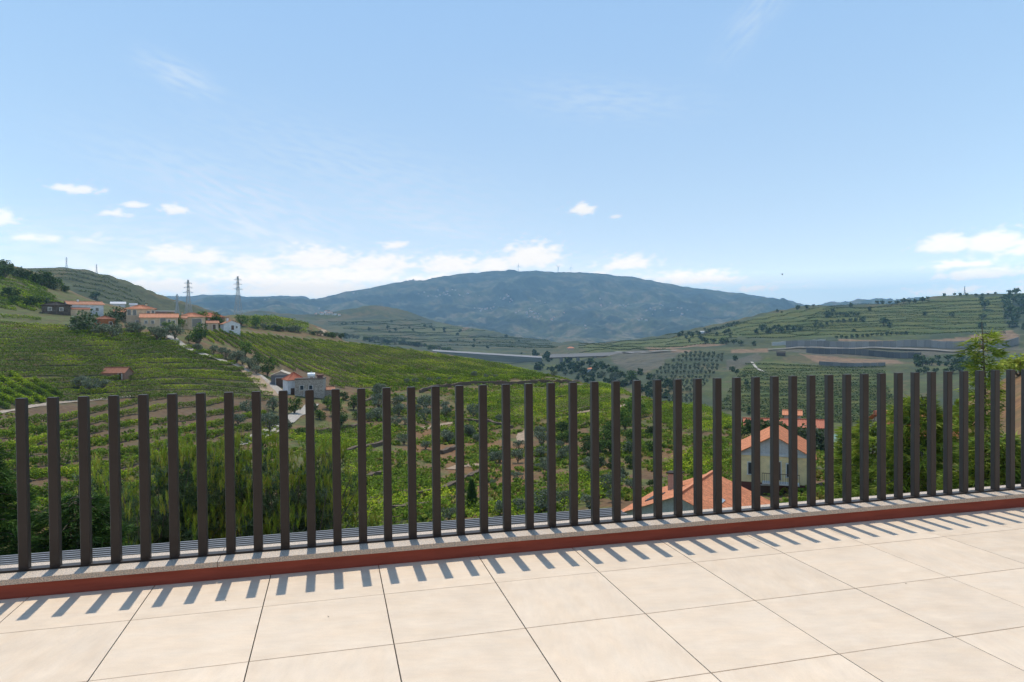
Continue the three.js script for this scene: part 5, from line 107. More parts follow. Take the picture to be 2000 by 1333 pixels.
const HILL_PATCHES=[["vine",[577,-930,670,-962,753,-923,803,-874,836,-832,906,-763,694,-583,639,-634,570,-673,525,-753,502,-860]],["shaded_slope",[-121,-330,-273,-835,-247,-849,-220,-860,-193,-857,-143,-872,-67,-298,-82,-239]],["earth",[555,-663,601,-610,673,-582,728,-594,651,-530,633,-565,541,-646]],["grey",[457,-654,539,-643,628,-560,673,-549,611,-495,573,-522,522,-541,464,-582]],["earth",[454,-600,476,-568,509,-533,479,-493,457,-507,434,-544]],["vine",[346,-538,413,-592,405,-521,441,-467,360,-372,266,-273,216,-307,238,-380]],["grey",[376,-903,398,-835,383,-710,331,-646,295,-586,262,-568,298,-702]],["grey",[371,-596,426,-628,409,-594,353,-543,336,-539]],["earth",[403,-774,411,-737,386,-698,380,-729]],["earth",[431,-683,468,-670,443,-635,407,-644]],["vine",[452,-1238,499,-976,531,-881,483,-778,417,-815,377,-988]],["earth",[415,-871,437,-811,473,-784,464,-747,413,-779,390,-803]],["lime",[424,-924,486,-935,493,-917,433,-847]],["lime",[719,-800,743,-772,714,-733,689,-732,677,-762]],["wood",[319,-973,339,-831,277,-613,264,-524,232,-495,256,-750]],["wood",[890,-742,925,-706,712,-543,686,-562,779,-652]],["lime",[178,-1763,324,-2128,449,-2186,268,-1848]],["lime",[300,-1877,1180,-4171,1154,-3967,330,-1808]],["earth",[392,-2108,1080,-4298,1109,-4155,354,-1943]],["lime",[218,-1679,276,-1813,230,-1587,196,-1550]],["wood",[467,-1800,1201,-3718,432,-1334,396,-1480]]];
const HIGHWAY={"upper":[478.9,-654.2,510.0,-624.2,541.5,-601.6,571.6,-573.3,593.9,-540.8,616.4,-527.8,636.8,-518.8],"middle":[467.5,-605.6,489.5,-584.1,509.0,-565.3,523.5,-545.7,538.2,-533.5],"lower":[415.6,-520.8,430.9,-501.3,450.3,-482.3],"gabion":[481.6,-682.6,499.7,-673.7,515.5,-663.9,527.6,-652.3],"road":[456.6,-654.2,496.3,-622.8,535.0,-594.4,565.7,-561.0,585.3,-521.9,618.0,-503.3],"path":[378.9,-567.3,367.0,-544.6,357.5,-522.9,353.1,-507.7],"road2":[354.3,-969.7,366.5,-863.2,373.6,-780.9,388.8,-733.4]};
// ============================ ground heights ============================
const STATION = [0.955, 3.666];                   // the survey point: every ring and bearing is measured from here
function ringInterp(g, b0, db, rings, b, r) {
  const fi = clamp((b - b0) / db, 0, g.length - 1.0001), k = Math.floor(fi), t = fi - k;
  let j = 0, hi = rings.length - 1; while (hi - j > 1) { const m = (j + hi) >> 1; if (rings[m] <= r) j = m; else hi = m; }
  const s = clamp((r - rings[j]) / (rings[j + 1] - rings[j]));
  const cr = (a, p, c, d, t) => p + .5 * t * (c - a + t * (2 * a - 5 * p + 4 * c - d + t * (3 * (p - c) + d - a)));
  const row = i => { const q = g[clamp(i, 0, g.length - 1)], n = q.length - 1; return cr(q[Math.max(0, j - 1)], q[j], q[Math.min(n, j + 1)], q[Math.min(n, j + 2)], s); };
  return cr(row(k - 1), row(k), row(k + 1), row(k + 2), t);
}
const bearing = (x, z) => Math.atan2(x - STATION[0], -(z - STATION[1])) / RAD;
const distance = (x, z) => Math.hypot(x - STATION[0], z - STATION[1]);
const at = (b, r) => [STATION[0] + r * Math.sin(b * RAD), STATION[1] - r * Math.cos(b * RAD)];
function heightA(x, z) {
  const r = distance(x, z), h = ringInterp(GROUND_A, -26, 2, RINGS_A, bearing(x, z), r), q = smooth(18, 60, r);
  return h + q * (.35 * fbm(x * .05, z * .05, 3) + .10 * N2(x * .5, z * .5));
}
function heightB(x, z) {
  const r = distance(x, z), h = ringInterp(GROUND_B, -26, 2, RINGS_B, bearing(x, z), r);
  const terr = .8 * Math.sin(h * 1.15 + 2 * N2(x * .006, z * .006));
  return h + terr + smooth(400, 900, r) * (2.6 * fbm(x * .009, z * .009, 4)) + smooth(1300, 2200, r) * 9 * fbm(x * .0031, z * .0031, 4);
}
function heightC(x, z) {
  const r = distance(x, z), h = ringInterp(GROUND_C, -26, 1, RINGS_C, bearing(x, z), r);
  const q = smooth(3000, 4600, r) * (1 - .82 * smooth(6000, 7000, r));
  let s = 0, a = 1, f = .00085; for (let i = 0; i < 5; i++) { s += a * (1 - 2 * Math.abs(N2(x * f + i * 7, z * f - i * 3))); a *= .5; f *= 2.1; }
  return h + q * 74 * s * .6 + 16 * fbm(x * .004, z * .004, 4);
}
const ground = (x, z) => { const r = distance(x, z); let h = -1e9; if (r < 519) h = heightA(x, z); if (r > 365 && r < 3190) h = Math.max(h, heightB(x, z)); if (r > 2650) h = Math.max(h, heightC(x, z)); return h; };

// ============================ helpers ============================
const taken = {};
const numbered = n => { if (taken[n] === undefined) { taken[n] = 0; return n; } taken[n]++; return n + '_' + String(taken[n]).padStart(3, '0'); };
function tag(o, label, category, group) { o.userData.label = label; o.userData.category = category; if (group) o.userData.group = group; return o; }
function mesh(name, geo, mat, parent) { const m = new THREE.Mesh(geo, mat); m.castShadow = m.receiveShadow = true; m.name = parent ? name : numbered(name); (parent || scene).add(m); return m; }
function thing(name, label, category, group, pos = [0, 0, 0], turn = 0) { const g = new THREE.Group(); g.name = numbered(name); g.position.set(...pos); g.rotation.y = turn; scene.add(g); return tag(g, label, category, group); }
function structure(name, geo, mat) { const m = mesh(name, geo, mat); m.userData.kind = 'structure'; return m; }
function copy(proto, pos, turn, scale, label, group, sy) { const c = proto.clone(); c.name = numbered(proto.userData.base || proto.name); c.position.set(...pos); c.rotation.y = turn; if (scale) c.scale.set(scale, sy || scale, scale); c.userData = { ...proto.userData, label: label || proto.userData.label, group: group || proto.userData.group }; delete c.userData.base; scene.add(c); return c; }
const box = (w, h, d, x = 0, y = 0, z = 0) => new THREE.BoxGeometry(w, h, d).translate(x, y, z);
function beam(a, b, t, t2 = t) { const A = new THREE.Vector3(...a), B = new THREE.Vector3(...b), d = B.clone().sub(A), g = new THREE.BoxGeometry(t, d.length(), t2); g.applyQuaternion(new THREE.Quaternion().setFromUnitVectors(new THREE.Vector3(0, 1, 0), d.clone().normalize())); return g.translate(...A.add(B).multiplyScalar(.5).toArray()); }
class Soup {                                   // loose faces with their own colours, joined into one surface
  constructor() { this.p = []; this.c = []; }
  tri(a, b, c, col) { this.p.push(...a, ...b, ...c); for (let i = 0; i < 3; i++) this.c.push(...col); }
  leaf(x, y, z, s, r, col, upBias = .3, asp = 1) {            // a leaf clump face: a bent four-sided scrap
    let nx = r() * 2 - 1, ny = r() * 2 - 1 + upBias, nz = r() * 2 - 1; const l = Math.hypot(nx, ny, nz) || 1; nx /= l; ny /= l; nz /= l;
    let ux = ny, uy = -nx, uz = 0; if (Math.abs(nz) > .9) { ux = 0; uy = nz; uz = -ny; } const m = Math.hypot(ux, uy, uz) || 1; ux /= m; uy /= m; uz /= m;
    const vx = ny * uz - nz * uy, vy = nz * ux - nx * uz, vz = nx * uy - ny * ux, t = r() * 6.283, ct = Math.cos(t), st = Math.sin(t);
    const ax = (ux * ct + vx * st) * s * asp, ay = (uy * ct + vy * st) * s * asp, az = (uz * ct + vz * st) * s * asp, bx = (vx * ct - ux * st) * s, by = (vy * ct - uy * st) * s, bz = (vz * ct - uz * st) * s, k = .35 * s;
    const P = [x - ax, y - ay, z - az], Q = [x + bx + nx * k, y + by + ny * k, z + bz + nz * k], R = [x + ax, y + ay, z + az], S = [x - bx * .8, y - by * .8, z - bz * .8];
    this.tri(P, Q, R, col); this.tri(P, R, S, col);
  }
  geo() { const g = new THREE.BufferGeometry(); g.setAttribute('position', new THREE.Float32BufferAttribute(this.p, 3)); g.setAttribute('color', new THREE.Float32BufferAttribute(this.c, 3)); g.computeVertexNormals(); return g; }
}
function texture(n, fn, rep = 1, srgb = true) {
  const d = new Uint8Array(n * n * 4); for (let j = 0; j < n; j++) for (let i = 0; i < n; i++) { const c = fn(i / n, j / n), o = (j * n + i) * 4; d[o] = clamp(c[0]) * 255; d[o + 1] = clamp(c[1]) * 255; d[o + 2] = clamp(c[2]) * 255; d[o + 3] = 255; }
  const t = new THREE.DataTexture(d, n, n); t.wrapS = t.wrapT = THREE.RepeatWrapping; t.magFilter = THREE.LinearFilter; t.minFilter = THREE.LinearMipmapLinearFilter; t.generateMipmaps = true; t.repeat.set(rep, rep); if (srgb) t.colorSpace = THREE.SRGBColorSpace; t.needsUpdate = true; return t;
}
const TAU = Math.PI * 2;                        // seamless noise on a torus
const loop = (u, v, f, o = 4) => { let s = 0, a = .5; for (let i = 0; i < o; i++) { const k = f / TAU; s += a * (N3(Math.cos(u * TAU) * k + i * 5, Math.sin(u * TAU) * k, Math.cos(v * TAU) * k * 1.0 + Math.sin(v * TAU) * k * 1.7 + i * 3)); a *= .5; f *= 2; } return s; };
const L = (r, g, b) => new THREE.Color().setRGB(r, g, b);
const std = (c, rough = .8, o = {}) => new THREE.MeshStandardMaterial({ color: c, roughness: rough, ...o });
const leafMat = (rough = .75, tr = .35) => new THREE.MeshPhysicalMaterial({ vertexColors: true, roughness: rough, transmission: tr, thickness: 0, side: THREE.DoubleSide, specularIntensity: .12 });
const inPoly = (x, z, p) => { let c = false; for (let i = 0, j = p.length - 2; i < p.length; j = i, i += 2) { const y1 = p[i + 1], y2 = p[j + 1]; if ((y1 > z) !== (y2 > z) && x < (p[j] - p[i]) * (z - y1) / (y2 - y1) + p[i]) c = !c; } return c; };

// ============================ terrace ============================
const TILE = .6;
const tileTextures = [0, 1, 2, 3].map(k => texture(256, (u, v) => {
  const n = fbm(u * 2.2 + k * 9, v * 2.2 + k * 4, 5), m = fbm(u * 1.1 - k * 3, v * 3.6 + k * 7, 4), g = N2(u * 120 + k, v * 120) * .012 + N2(u * 47, v * 47 + k) * .010 + fbm(u * 3 + v * 2 + k * 5, v * 14 - u * 4, 4) * .022 - smooth(.80, .9, N2(u * 31 + k * 3, v * 31)) * .03;
  const p = clamp(.5 + m * .7), b = 1 + n * .035 + g + (k - 1.5) * .008;
  return [lerp(.872, .884, p) * b, lerp(.79, .816, p) * b, lerp(.698, .738, p) * b];
}));
const tileRough = texture(128, (u, v) => { const g = .55 + loop(u, v, 6) * .2; return [g, g, g]; }, 1, false);
const tileMats = tileTextures.map(t => new THREE.MeshStandardMaterial({ map: t, roughness: 1, roughnessMap: tileRough }));
function slab(w, h, d, c) {                      // a paving slab with a small chamfer round the upper edge, top at y = 0
  const s = new Soup(), W = w / 2, D = d / 2, ring = (o, y) => [[-W + o, y, -D + o], [W - o, y, -D + o], [W - o, y, D - o], [-W + o, y, D - o]], a = ring(c, 0), b = ring(0, -c), e = ring(0, -h), K = [1, 1, 1];
  s.tri(a[0], a[2], a[1], K); s.tri(a[0], a[3], a[2], K);
  for (let i = 0; i < 4; i++) { const j = (i + 1) % 4; s.tri(a[i], a[j], b[j], K); s.tri(a[i], b[j], b[i], K); s.tri(b[i], b[j], e[j], K); s.tri(b[i], e[j], e[i], K); }
  const g = s.geo(); g.deleteAttribute('color'); const p = g.attributes.position, uv = []; for (let i = 0; i < p.count; i++) uv.push(p.getX(i) / w + .5, p.getZ(i) / d + .5); g.setAttribute('uv', new THREE.Float32BufferAttribute(uv, 2)); return g;
}
{
  const bed = structure('terrace_floor', box(22, .3, 9.3, 4, -.178, 4.02), std(L(.045, .04, .036), .95));
  const full = slab(TILE - .0045, .02, TILE - .0045, .0012), r = rand(3);
  for (let i = -7; i < 20; i++) for (let j = 0; j < 10; j++) {
    const m = mesh('tile', full, tileMats[(r() * 4) | 0], bed); m.position.set((i + .5) * TILE, (r() - .5) * .0008, (j + .5) * TILE); m.rotation.y = ((r() * 4) | 0) * Math.PI / 2;
  }
  const cutD = .47; const cut = slab(TILE - .0045, .02, cutD, .0012);
  for (let i = -7; i < 20; i++) { const m = mesh('tile', cut, tileMats[(r() * 4) | 0], bed); m.position.set((i + .5) * TILE, (r() - .5) * .0008, -.0022 - cutD / 2); }
  structure('terrace_base', mergeGeometries([box(22, 8.5, 9.2, 4, -4.6, 4.0)]), std(L(.42, .38, .33), .9));
}
{ // crumbs of dirt and dry leaf bits on the paving
  const s = new Soup(), r = rand(14); for (let i = 0; i < 7; i++) s.leaf((r() - .5) * .012, .003 + r() * .003, (r() - .5) * .008, .004 + r() * .003, r, [1, 1, 1], 1); const g = s.geo(); g.deleteAttribute('color'); const m = std(L(.22, .17, .12), .95, { side: THREE.DoubleSide });
  for (const [x, z] of [[.92, .22], [.41, -.13], [3.9, .62]]) { const c = tag(mesh('crumb', g, m), 'tiny brown crumb of dry dirt lying on the terrace tiles', 'dirt', 'crumbs on the terrace'); c.position.set(x, .0006, z); c.rotation.y = r() * 6; c.scale.setScalar(.5); }
}
{ // the house that the terrace belongs to closes it on the far side from the railing
  const t = thing('terrace_house', 'pale rendered house wall with sliding glass doors closing the tiled terrace', 'house', null, [4, 0, 6.6]), pl = std(L(.33, .29, .25), .9);
  for (const [x0, x1] of [[-11, -6], [-2.8, 1], [4.2, 11]]) mesh('wall', box(x1 - x0, 2.6, .3, (x0 + x1) / 2, 1.3, .15), pl, t);
  mesh('upper_wall', box(22, 3.4, .3, 0, 4.3, .15), pl, t); mesh('roof_edge', box(22.4, .2, 1.2, 0, 6.1, .1), pl, t);
  for (const x of [-4.4, 2.6]) { const d = new THREE.Group(); d.name = 'sliding_door'; t.add(d); mesh('frame', mergeGeometries([box(3.2, .08, .1, x, 2.56, .1), box(.08, 2.52, .1, x - 1.56, 1.26, .1), box(.08, 2.52, .1, x + 1.56, 1.26, .1), box(.08, 2.52, .1, x, 1.26, .1)]), std(L(.06, .05, .05), .5), d); mesh('pane', box(3.1, 2.5, .02, x, 1.26, .16), std(L(.02, .025, .03), .05), d); }
}
// parapet kerb: painted wall, granite coping
const PAR = -.006;
{
  const p = thing('parapet_wall', 'low red painted parapet wall with speckled granite coping along the tiled terrace', 'wall', null, [0, 0, 0], PAR);
  const redT = texture(256, (u, v) => { const n = fbm(u * 5, v * 5, 5) * .06 + N2(u * 90, v * 90) * .02; return [.59 + n, .285 + n * .6, .225 + n * .5]; });
  redT.repeat.set(8, .4);
  const w = mesh('wall', box(22, .092, .2, 4, .031, -.571), std(0xffffff, .85, { map: redT }), p);
  const gr = texture(512, (u, v) => { const a = N2(u * 70, v * 70), b = N2(u * 33 + 7, v * 33), c = N2(u * 110, v * 110 + 9); let g = .82 + a * .09 + b * .08; if (c > .36) g -= .36; if (a < -.6) g += .1; const pk = clamp(b * .6 + .35); return [g + .01, g - .035 - .04 * pk, g - .075 - .09 * pk]; });
  gr.repeat.set(1, 1);
  const stone = std(0xffffff, .55, { map: gr }), cope = new THREE.Group(); cope.name = 'coping'; p.add(cope); const rr = rand(31);
  for (let x = -7; x < 15; x += 1.83) { const cg = box(1.8268, .0285, .264, x + .915, .0912 + (rr() - .5) * .0008, -.585 + (rr() - .5) * .0015), q = cg.attributes.position, uv = cg.attributes.uv, o = rr() * 9; for (let i = 0; i < q.count; i++) uv.setXY(i, q.getX(i) / .5 + o, (q.getZ(i) + q.getY(i)) / .5); mesh('coping_stone', cg, stone, cope); }
}
{
  const rail = thing('railing', 'dark brown metal railing of upright bars standing on the granite coping', 'railing', null, [0, 0, 0], PAR);
  const paint = texture(128, (u, v) => { const n = loop(u, v, 5) * .03; return [.165 + n, .133 + n, .126 + n]; });
  const pm = std(0xffffff, .5, { map: paint });
  mesh('bottom_rail', box(21.6, .012, .05, 4, .111, -.594), pm, rail);
  // hollow bar with a pressed end cap
  const bw = .0485, bd = .042, bh = .912;
  const s = new THREE.Shape(); const c = .0035, X = bw / 2, Z = bd / 2; s.moveTo(-X + c, -Z); s.lineTo(X - c, -Z); s.lineTo(X, -Z + c); s.lineTo(X, Z - c); s.lineTo(X - c, Z); s.lineTo(-X + c, Z); s.lineTo(-X, Z - c); s.lineTo(-X, -Z + c); s.closePath();
  const bar = new THREE.ExtrudeGeometry(s, { depth: bh, bevelEnabled: false }).rotateX(-Math.PI / 2);
  const capG = box(bw - .004, .004, bd - .004, 0, bh + .002, 0), r = rand(8);
  for (let k = -18; k < 72; k++) { const x = -.691 + .0245 + k * .14844; if (x < -6.6 || x > 14.6) continue; const b = mesh('bar', bar, pm, rail); b.position.set(x, .1172, -.5925); b.rotation.y = (r() - .5) * .012; mesh('end_cap', capG, pm, b); }
}
{
  const lv = thing('louvre_canopy', 'grey metal louvre canopy of long parallel blades beyond the coping', 'louvre');
  const lm = std(L(.30, .30, .31), .4, { metalness: .3 });
  for (let i = 0; i < 5; i++) mesh('blade', box(9.3, .06, .012, -1.38, -.165, -1.585 - i * .049), lm, lv);
  for (let x = -5.4; x < 3.4; x += 1.45) mesh('bracket', box(.03, .05, 1.2, x, -.222, -1.22), lm, lv);
}

// ============================ terrain ============================
const SOIL = [.165, .092, .038], SOIL2 = [.245, .135, .052], RED = [.275, .13, .044], DRY = [.21, .15, .055], GRASS = [.06, .09, .016], GRASS2 = [.13, .16, .028], WOOD = [.035, .06, .022], ROCK = [.27, .25, .24], SAND = [.42, .33, .23];
const grain = texture(512, (u, v) => { const a = loop(u, v, 9, 4), b = N2(u * 170, v * 170) * .5 + N2(u * 83, v * 83) * .5; const g = .86 + a * .18 + b * .10; return [g, g * (.99 + a * .03), g * .98]; });
function polarSheet(name, b0, b1, nb, rings, hf, cf, mat, uvm) {
  const n = nb + 1, P = [], C = [], U = [], I = [];
  for (let j = 0; j < rings.length; j++) for (let i = 0; i < n; i++) { const [x, z] = at(b0 + (b1 - b0) * i / nb, rings[j]); P.push(x, hf(x, z), z); U.push(x / uvm, z / uvm); }
  for (let j = 0; j < rings.length - 1; j++) for (let i = 0; i < nb; i++) { const a = j * n + i, b = a + 1, c = a + n, d = c + 1; I.push(a, b, c, b, d, c); }
  const g = new THREE.BufferGeometry(); g.setAttribute('position', new THREE.Float32BufferAttribute(P, 3)); g.setAttribute('uv', new THREE.Float32BufferAttribute(U, 2)); g.setIndex(I); g.computeVertexNormals();
  const N = g.attributes.normal; for (let k = 0; k < P.length / 3; k++) C.push(...cf(P[3 * k], P[3 * k + 1], P[3 * k + 2]));
  g.setAttribute('color', new THREE.Float32BufferAttribute(C, 3)); return structure(name, g, mat);
}
const rings = (a, b, n, p = 1) => { const o = []; for (let i = 0; i <= n; i++) o.push(a * Math.pow(b / a, Math.pow(i / n, p))); return o; };
const gmat = u => new THREE.MeshStandardMaterial({ vertexColors: true, map: grain, roughness: .95 });
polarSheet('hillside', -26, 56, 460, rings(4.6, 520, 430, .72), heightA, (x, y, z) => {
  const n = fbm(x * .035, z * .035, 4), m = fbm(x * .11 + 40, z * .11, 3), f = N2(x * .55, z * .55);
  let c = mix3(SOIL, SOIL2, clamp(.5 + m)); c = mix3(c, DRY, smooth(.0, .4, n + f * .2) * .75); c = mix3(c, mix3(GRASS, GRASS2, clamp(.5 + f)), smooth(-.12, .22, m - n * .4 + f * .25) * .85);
  for (const [k, p, a] of GROUND_PATCHES) if (inPoly(x, z, p)) { const t = { soil: mix3([.13, .09, .058], SOIL, clamp(.5 + f)), red: mix3(RED, SOIL2, clamp(.5 + m)), green: mix3(GRASS, GRASS2, clamp(.5 + m)), weedy_gap_shade: mix3([.05, .07, .010], [.095, .09, .022], clamp(.45 + m + f * .5)), dry: mix3(DRY, GRASS2, clamp(.4 + n)) }[k]; c = mix3(c, t, a * clamp(.85 + f * .4)); }  // weedy ground darkened to paint the shade between the vine rows
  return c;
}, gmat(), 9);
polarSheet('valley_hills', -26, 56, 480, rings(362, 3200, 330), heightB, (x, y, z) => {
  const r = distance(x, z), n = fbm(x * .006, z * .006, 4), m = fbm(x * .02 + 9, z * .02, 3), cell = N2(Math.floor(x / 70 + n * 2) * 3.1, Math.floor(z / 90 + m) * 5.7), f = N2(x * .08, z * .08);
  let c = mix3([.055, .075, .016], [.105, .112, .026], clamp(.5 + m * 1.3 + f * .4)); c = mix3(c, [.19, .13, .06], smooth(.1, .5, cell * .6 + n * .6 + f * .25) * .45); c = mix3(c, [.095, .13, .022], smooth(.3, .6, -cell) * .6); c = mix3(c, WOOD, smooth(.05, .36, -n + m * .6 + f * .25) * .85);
  for (const [k, p] of HILL_PATCHES) if (inPoly(x, z, p)) { const t = { grey: mix3([.10, .092, .08], [.17, .145, .12], clamp(.5 + f + m)), earth: mix3([.33, .20, .115], [.24, .155, .09], clamp(.5 + f)), vine: mix3([.066, .108, .006], [.128, .14, .014], clamp(.5 + m + f * .7)), shaded_slope: mix3([.042, .062, .018], [.08, .092, .03], clamp(.5 + m + f * .6)), wood: mix3(WOOD, [.06, .085, .03], clamp(.5 + m)), lime: [.12, .145, .032] }[k]; c = mix3(c, t, k === 'grey' ? .6 : k === 'lime' ? .7 : .88); }  // backlit hill behind the village: its shade put into a darker ground colour
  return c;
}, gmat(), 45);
polarSheet('mountain', -26, 56, 640, rings(2600, 10500, 330), heightC, (x, y, z) => {
  const n = fbm(x * .0012, z * .0012, 5), m = fbm(x * .005 + 9, z * .005, 4), f = N2(x * .02, z * .02), high = smooth(120, 330, y + n * 260);
  const t = fbm(x * .013 + 5, z * .013, 3); let c = mix3([.06, .09, .025], [.14, .15, .06], clamp(.5 + m * 1.2 + f * .3 + t)); c = mix3(c, [.27, .22, .13], smooth(.15, .4, m + t * .7) * .7); c = mix3(c, [.024, .05, .024], clamp(smooth(-.02, .2, n - m * .5 + f * .12 + t * .5) * .95 + high * .25));
  return c;
}, gmat(), 300);

// lanes and paths laid on the ground
function ribbon(pts, w, lift, hf) {
  const P = [], U = [], I = [], cv = new THREE.CatmullRomCurve3(pts), n = Math.max(6, Math.round(cv.getLength() / 1.6));
  for (let i = 0; i <= n; i++) { const a = cv.getPointAt(i / n), t = cv.getTangentAt(i / n); const l = Math.hypot(t.x, t.z) || 1, nx = -t.z / l, nz = t.x / l, ww = w * (1 + .12 * N2(i * .3, w)); for (let k = 0; k < 4; k++) { const o = (k / 3 - .5) * ww, x = a.x + nx * o, z = a.z + nz * o; P.push(x, Math.max(hf(x, z), hf(a.x, a.z) - .15) + lift, z); U.push(x / 6, z / 6); } }
  for (let i = 0; i < n; i++) for (let k = 0; k < 3; k++) { const a = i * 4 + k; I.push(a, a + 1, a + 4, a + 1, a + 5, a + 4); }
  const g = new THREE.BufferGeometry(); g.setAttribute('position', new THREE.Float32BufferAttribute(P, 3)); g.setAttribute('uv', new THREE.Float32BufferAttribute(U, 2)); g.setIndex(I); g.computeVertexNormals(); return g;
}
const vec = f => { const o = []; for (let i = 0; i < f.length; i += 2) o.push(new THREE.Vector3(f[i], 0, f[i + 1])); return o; };
const dirtMat = std(L(.46, .34, .235), .95, { map: grain }), laneMat = std(L(.52, .48, .43), .9, { map: grain });
structure('lane', ribbon(vec(TRACKS.lane), 2.6, .12, heightA), laneMat);
structure('dirt_bank', ribbon(vec(TRACKS.bank), 3.4, .1, heightA), dirtMat);
structure('lane', ribbon(vec(TRACKS.lower), 2.6, .12, heightA), laneMat);
for (const k of ['midA', 'midB', 'midC', 'midD', 'hill']) structure('dirt_track', ribbon(vec(TRACKS[k]), k === 'hill' ? 3 : 1.8, .1, heightA), dirtMat);
structure('dirt_track', ribbon(vec(HIGHWAY.path), 2.2, .5, heightB), std(L(.42, .39, .34), .95));
structure('dirt_track', ribbon(vec(TRACKS.edge), 1.5, .1, heightA), std(L(.50, .42, .34), .95, { map: grain }));

// ============================ walls on the slopes ============================
const plasterT = texture(256, (u, v) => { const n = .93 + loop(u, v, 5, 4) * .12 + N2(u * 50, v * 50) * .025; return [n, n, n * .99]; });
const stoneT = texture(256, (u, v) => { const a = loop(u, v, 16, 3), b = N2(u * 60, v * 60); const g = .46 + a * .25 + b * .08; return [g * 1.02, g * .95, g * .87]; });
const dryStone = std(L(.62, .50, .40), .95, { map: stoneT });
function wallGeo(flat, h, t, hf, sink = .6, rough = .08) {
  const cv = new THREE.CatmullRomCurve3(vec(flat)), n = Math.max(4, Math.round(cv.getLength() / 1.2)), P = [], U = [], I = [];
  for (let i = 0; i <= n; i++) { const a = cv.getPointAt(i / n), d = cv.getTangentAt(i / n), l = Math.hypot(d.x, d.z) || 1, nx = -d.z / l, nz = d.x / l, y0 = hf(a.x, a.z), hh = h * (1 + rough * N2(i * .7, h * 3)); const jig = .06 * N2(i * 1.3, 4);
    for (const [o, y] of [[-t / 2, -sink], [-t / 2 + jig, hh], [t / 2 + jig, hh], [t / 2, -sink]]) { P.push(a.x + nx * o, y0 + y, a.z + nz * o); U.push(i * .5, y * .5 + o); } }
  for (let i = 0; i < n; i++) for (let k = 0; k < 4; k++) { const a = i * 4 + k, b = i * 4 + (k + 1) % 4; I.push(a, a + 4, b, b, a + 4, b + 4); }
  for (const o of [0, n * 4]) I.push(o, o + 1, o + 2, o, o + 2, o + 3);
  const g = new THREE.BufferGeometry(); g.setAttribute('position', new THREE.Float32BufferAttribute(P, 3)); g.setAttribute('uv', new THREE.Float32BufferAttribute(U, 2)); g.setIndex(I); const q = g.toNonIndexed(); q.computeVertexNormals(); return q;
}
for (const k of Object.keys(WALLS)) {
  if (k === 'e') tag(mesh('terrace_wall', wallGeo(WALLS.e, .9, .6, heightA, .6, .3), dryStone), 'long dry stone terrace wall under the line of olive trees below the bright vineyard', 'wall');
  else if (k === 'n') tag(mesh('village_wall', wallGeo(WALLS.n, 1.6, .5, heightA), std(L(.16, .14, .13), .9, { map: stoneT })), 'dark stone boundary wall below the village houses', 'wall');
  else tag(mesh('dry_stone_wall', wallGeo(WALLS[k], .6, .7, heightA, .6, .35), dryStone), 'short dry stone wall holding an earth terrace between the vines and olive trees', 'wall', 'dry stone walls on the terraced slope');
}
{ // road cut in the right-hand hill
  const panelWall = (label, flat, h, sink, n, tone) => {       // cast panels side by side, each of its own tone
    const t = thing('retaining_wall', label, 'wall'), cv = new THREE.CatmullRomCurve3(vec(flat)), r = rand(n * 7 + 1), ms = [.85, 1, 1.12, 1.28].map(k => std(L(tone[0] * k, tone[1] * k, tone[2] * k), .9, { map: plasterT }));
    for (let i = 0; i < n; i++) { const a = cv.getPointAt((i + .02) / n), m = cv.getPointAt((i + .5) / n), e = cv.getPointAt((i + .98) / n); mesh('panel', wallGeo([a.x, a.z, m.x, m.z, e.x, e.z], h * (.97 + .06 * r()), 1.2, heightB, sink, .01), ms[(r() * 4) | 0], t); }
  };
  panelWall('long grey retaining wall above the road cut into the terraced hill', HIGHWAY.upper, 7.0, 3, 34, [.27, .25, .235]);
  panelWall('dark retaining wall below the road cut into the terraced hill', HIGHWAY.middle, 5.6, 3, 18, [.115, .11, .11]);
  panelWall('lowest grey retaining wall under the orange earth embankment', HIGHWAY.lower, 3.2, 3, 9, [.20, .19, .18]);
  tag(mesh('gabion_wall', wallGeo(HIGHWAY.gabion, 4.2, 2, heightB, 2, .1), std(L(.6, .58, .55), .9, { map: plasterT })), 'pale stone gabion wall at the end of the road cut', 'wall');
  structure('highway', ribbon(vec(HIGHWAY.road), 4.6, 1.4, heightB), std(L(.24, .22, .20), .9));
  structure('highway', ribbon(vec(HIGHWAY.road2), 6, 1.4, heightB), std(L(.26, .25, .24), .9));
}
{ // viaduct in the valley
  const cm = std(L(.24, .23, .22), .85), v = thing('viaduct', 'concrete road viaduct on piers crossing the valley below the right-hand hill', 'bridge');
  const A = [292, -35.4, -912], B = [390, -29.6, -809];
  mesh('deck', beam(A, B, 2.2, 6), cm, v);
  for (const t of [.12, .3, .48, .66]) { const x = lerp(A[0], B[0], t), z = lerp(A[2], B[2], t), y = lerp(A[1], B[1], t), g = Math.min(y - 6, heightB(x, z) - 2); mesh('pier', box(3.2, y - g, 5, x, (y + g) / 2 - 1, z), cm, v); }
  const w = thing('causeway', 'pale road on a long grey causeway across the valley behind the bright vineyard', 'bridge');
  const E = [140, -26.8, -990], F = [292, -38.0, -952];
  mesh('deck', beam(E, F, .9, 8), std(L(.27, .27, .27), .9), w);
  mesh('retaining_wall', beam([E[0], E[1] - 5, E[2]], [F[0], F[1] - 5, F[2]], 8, 6), std(L(.30, .31, .26), .9, { map: plasterT }), w);
}

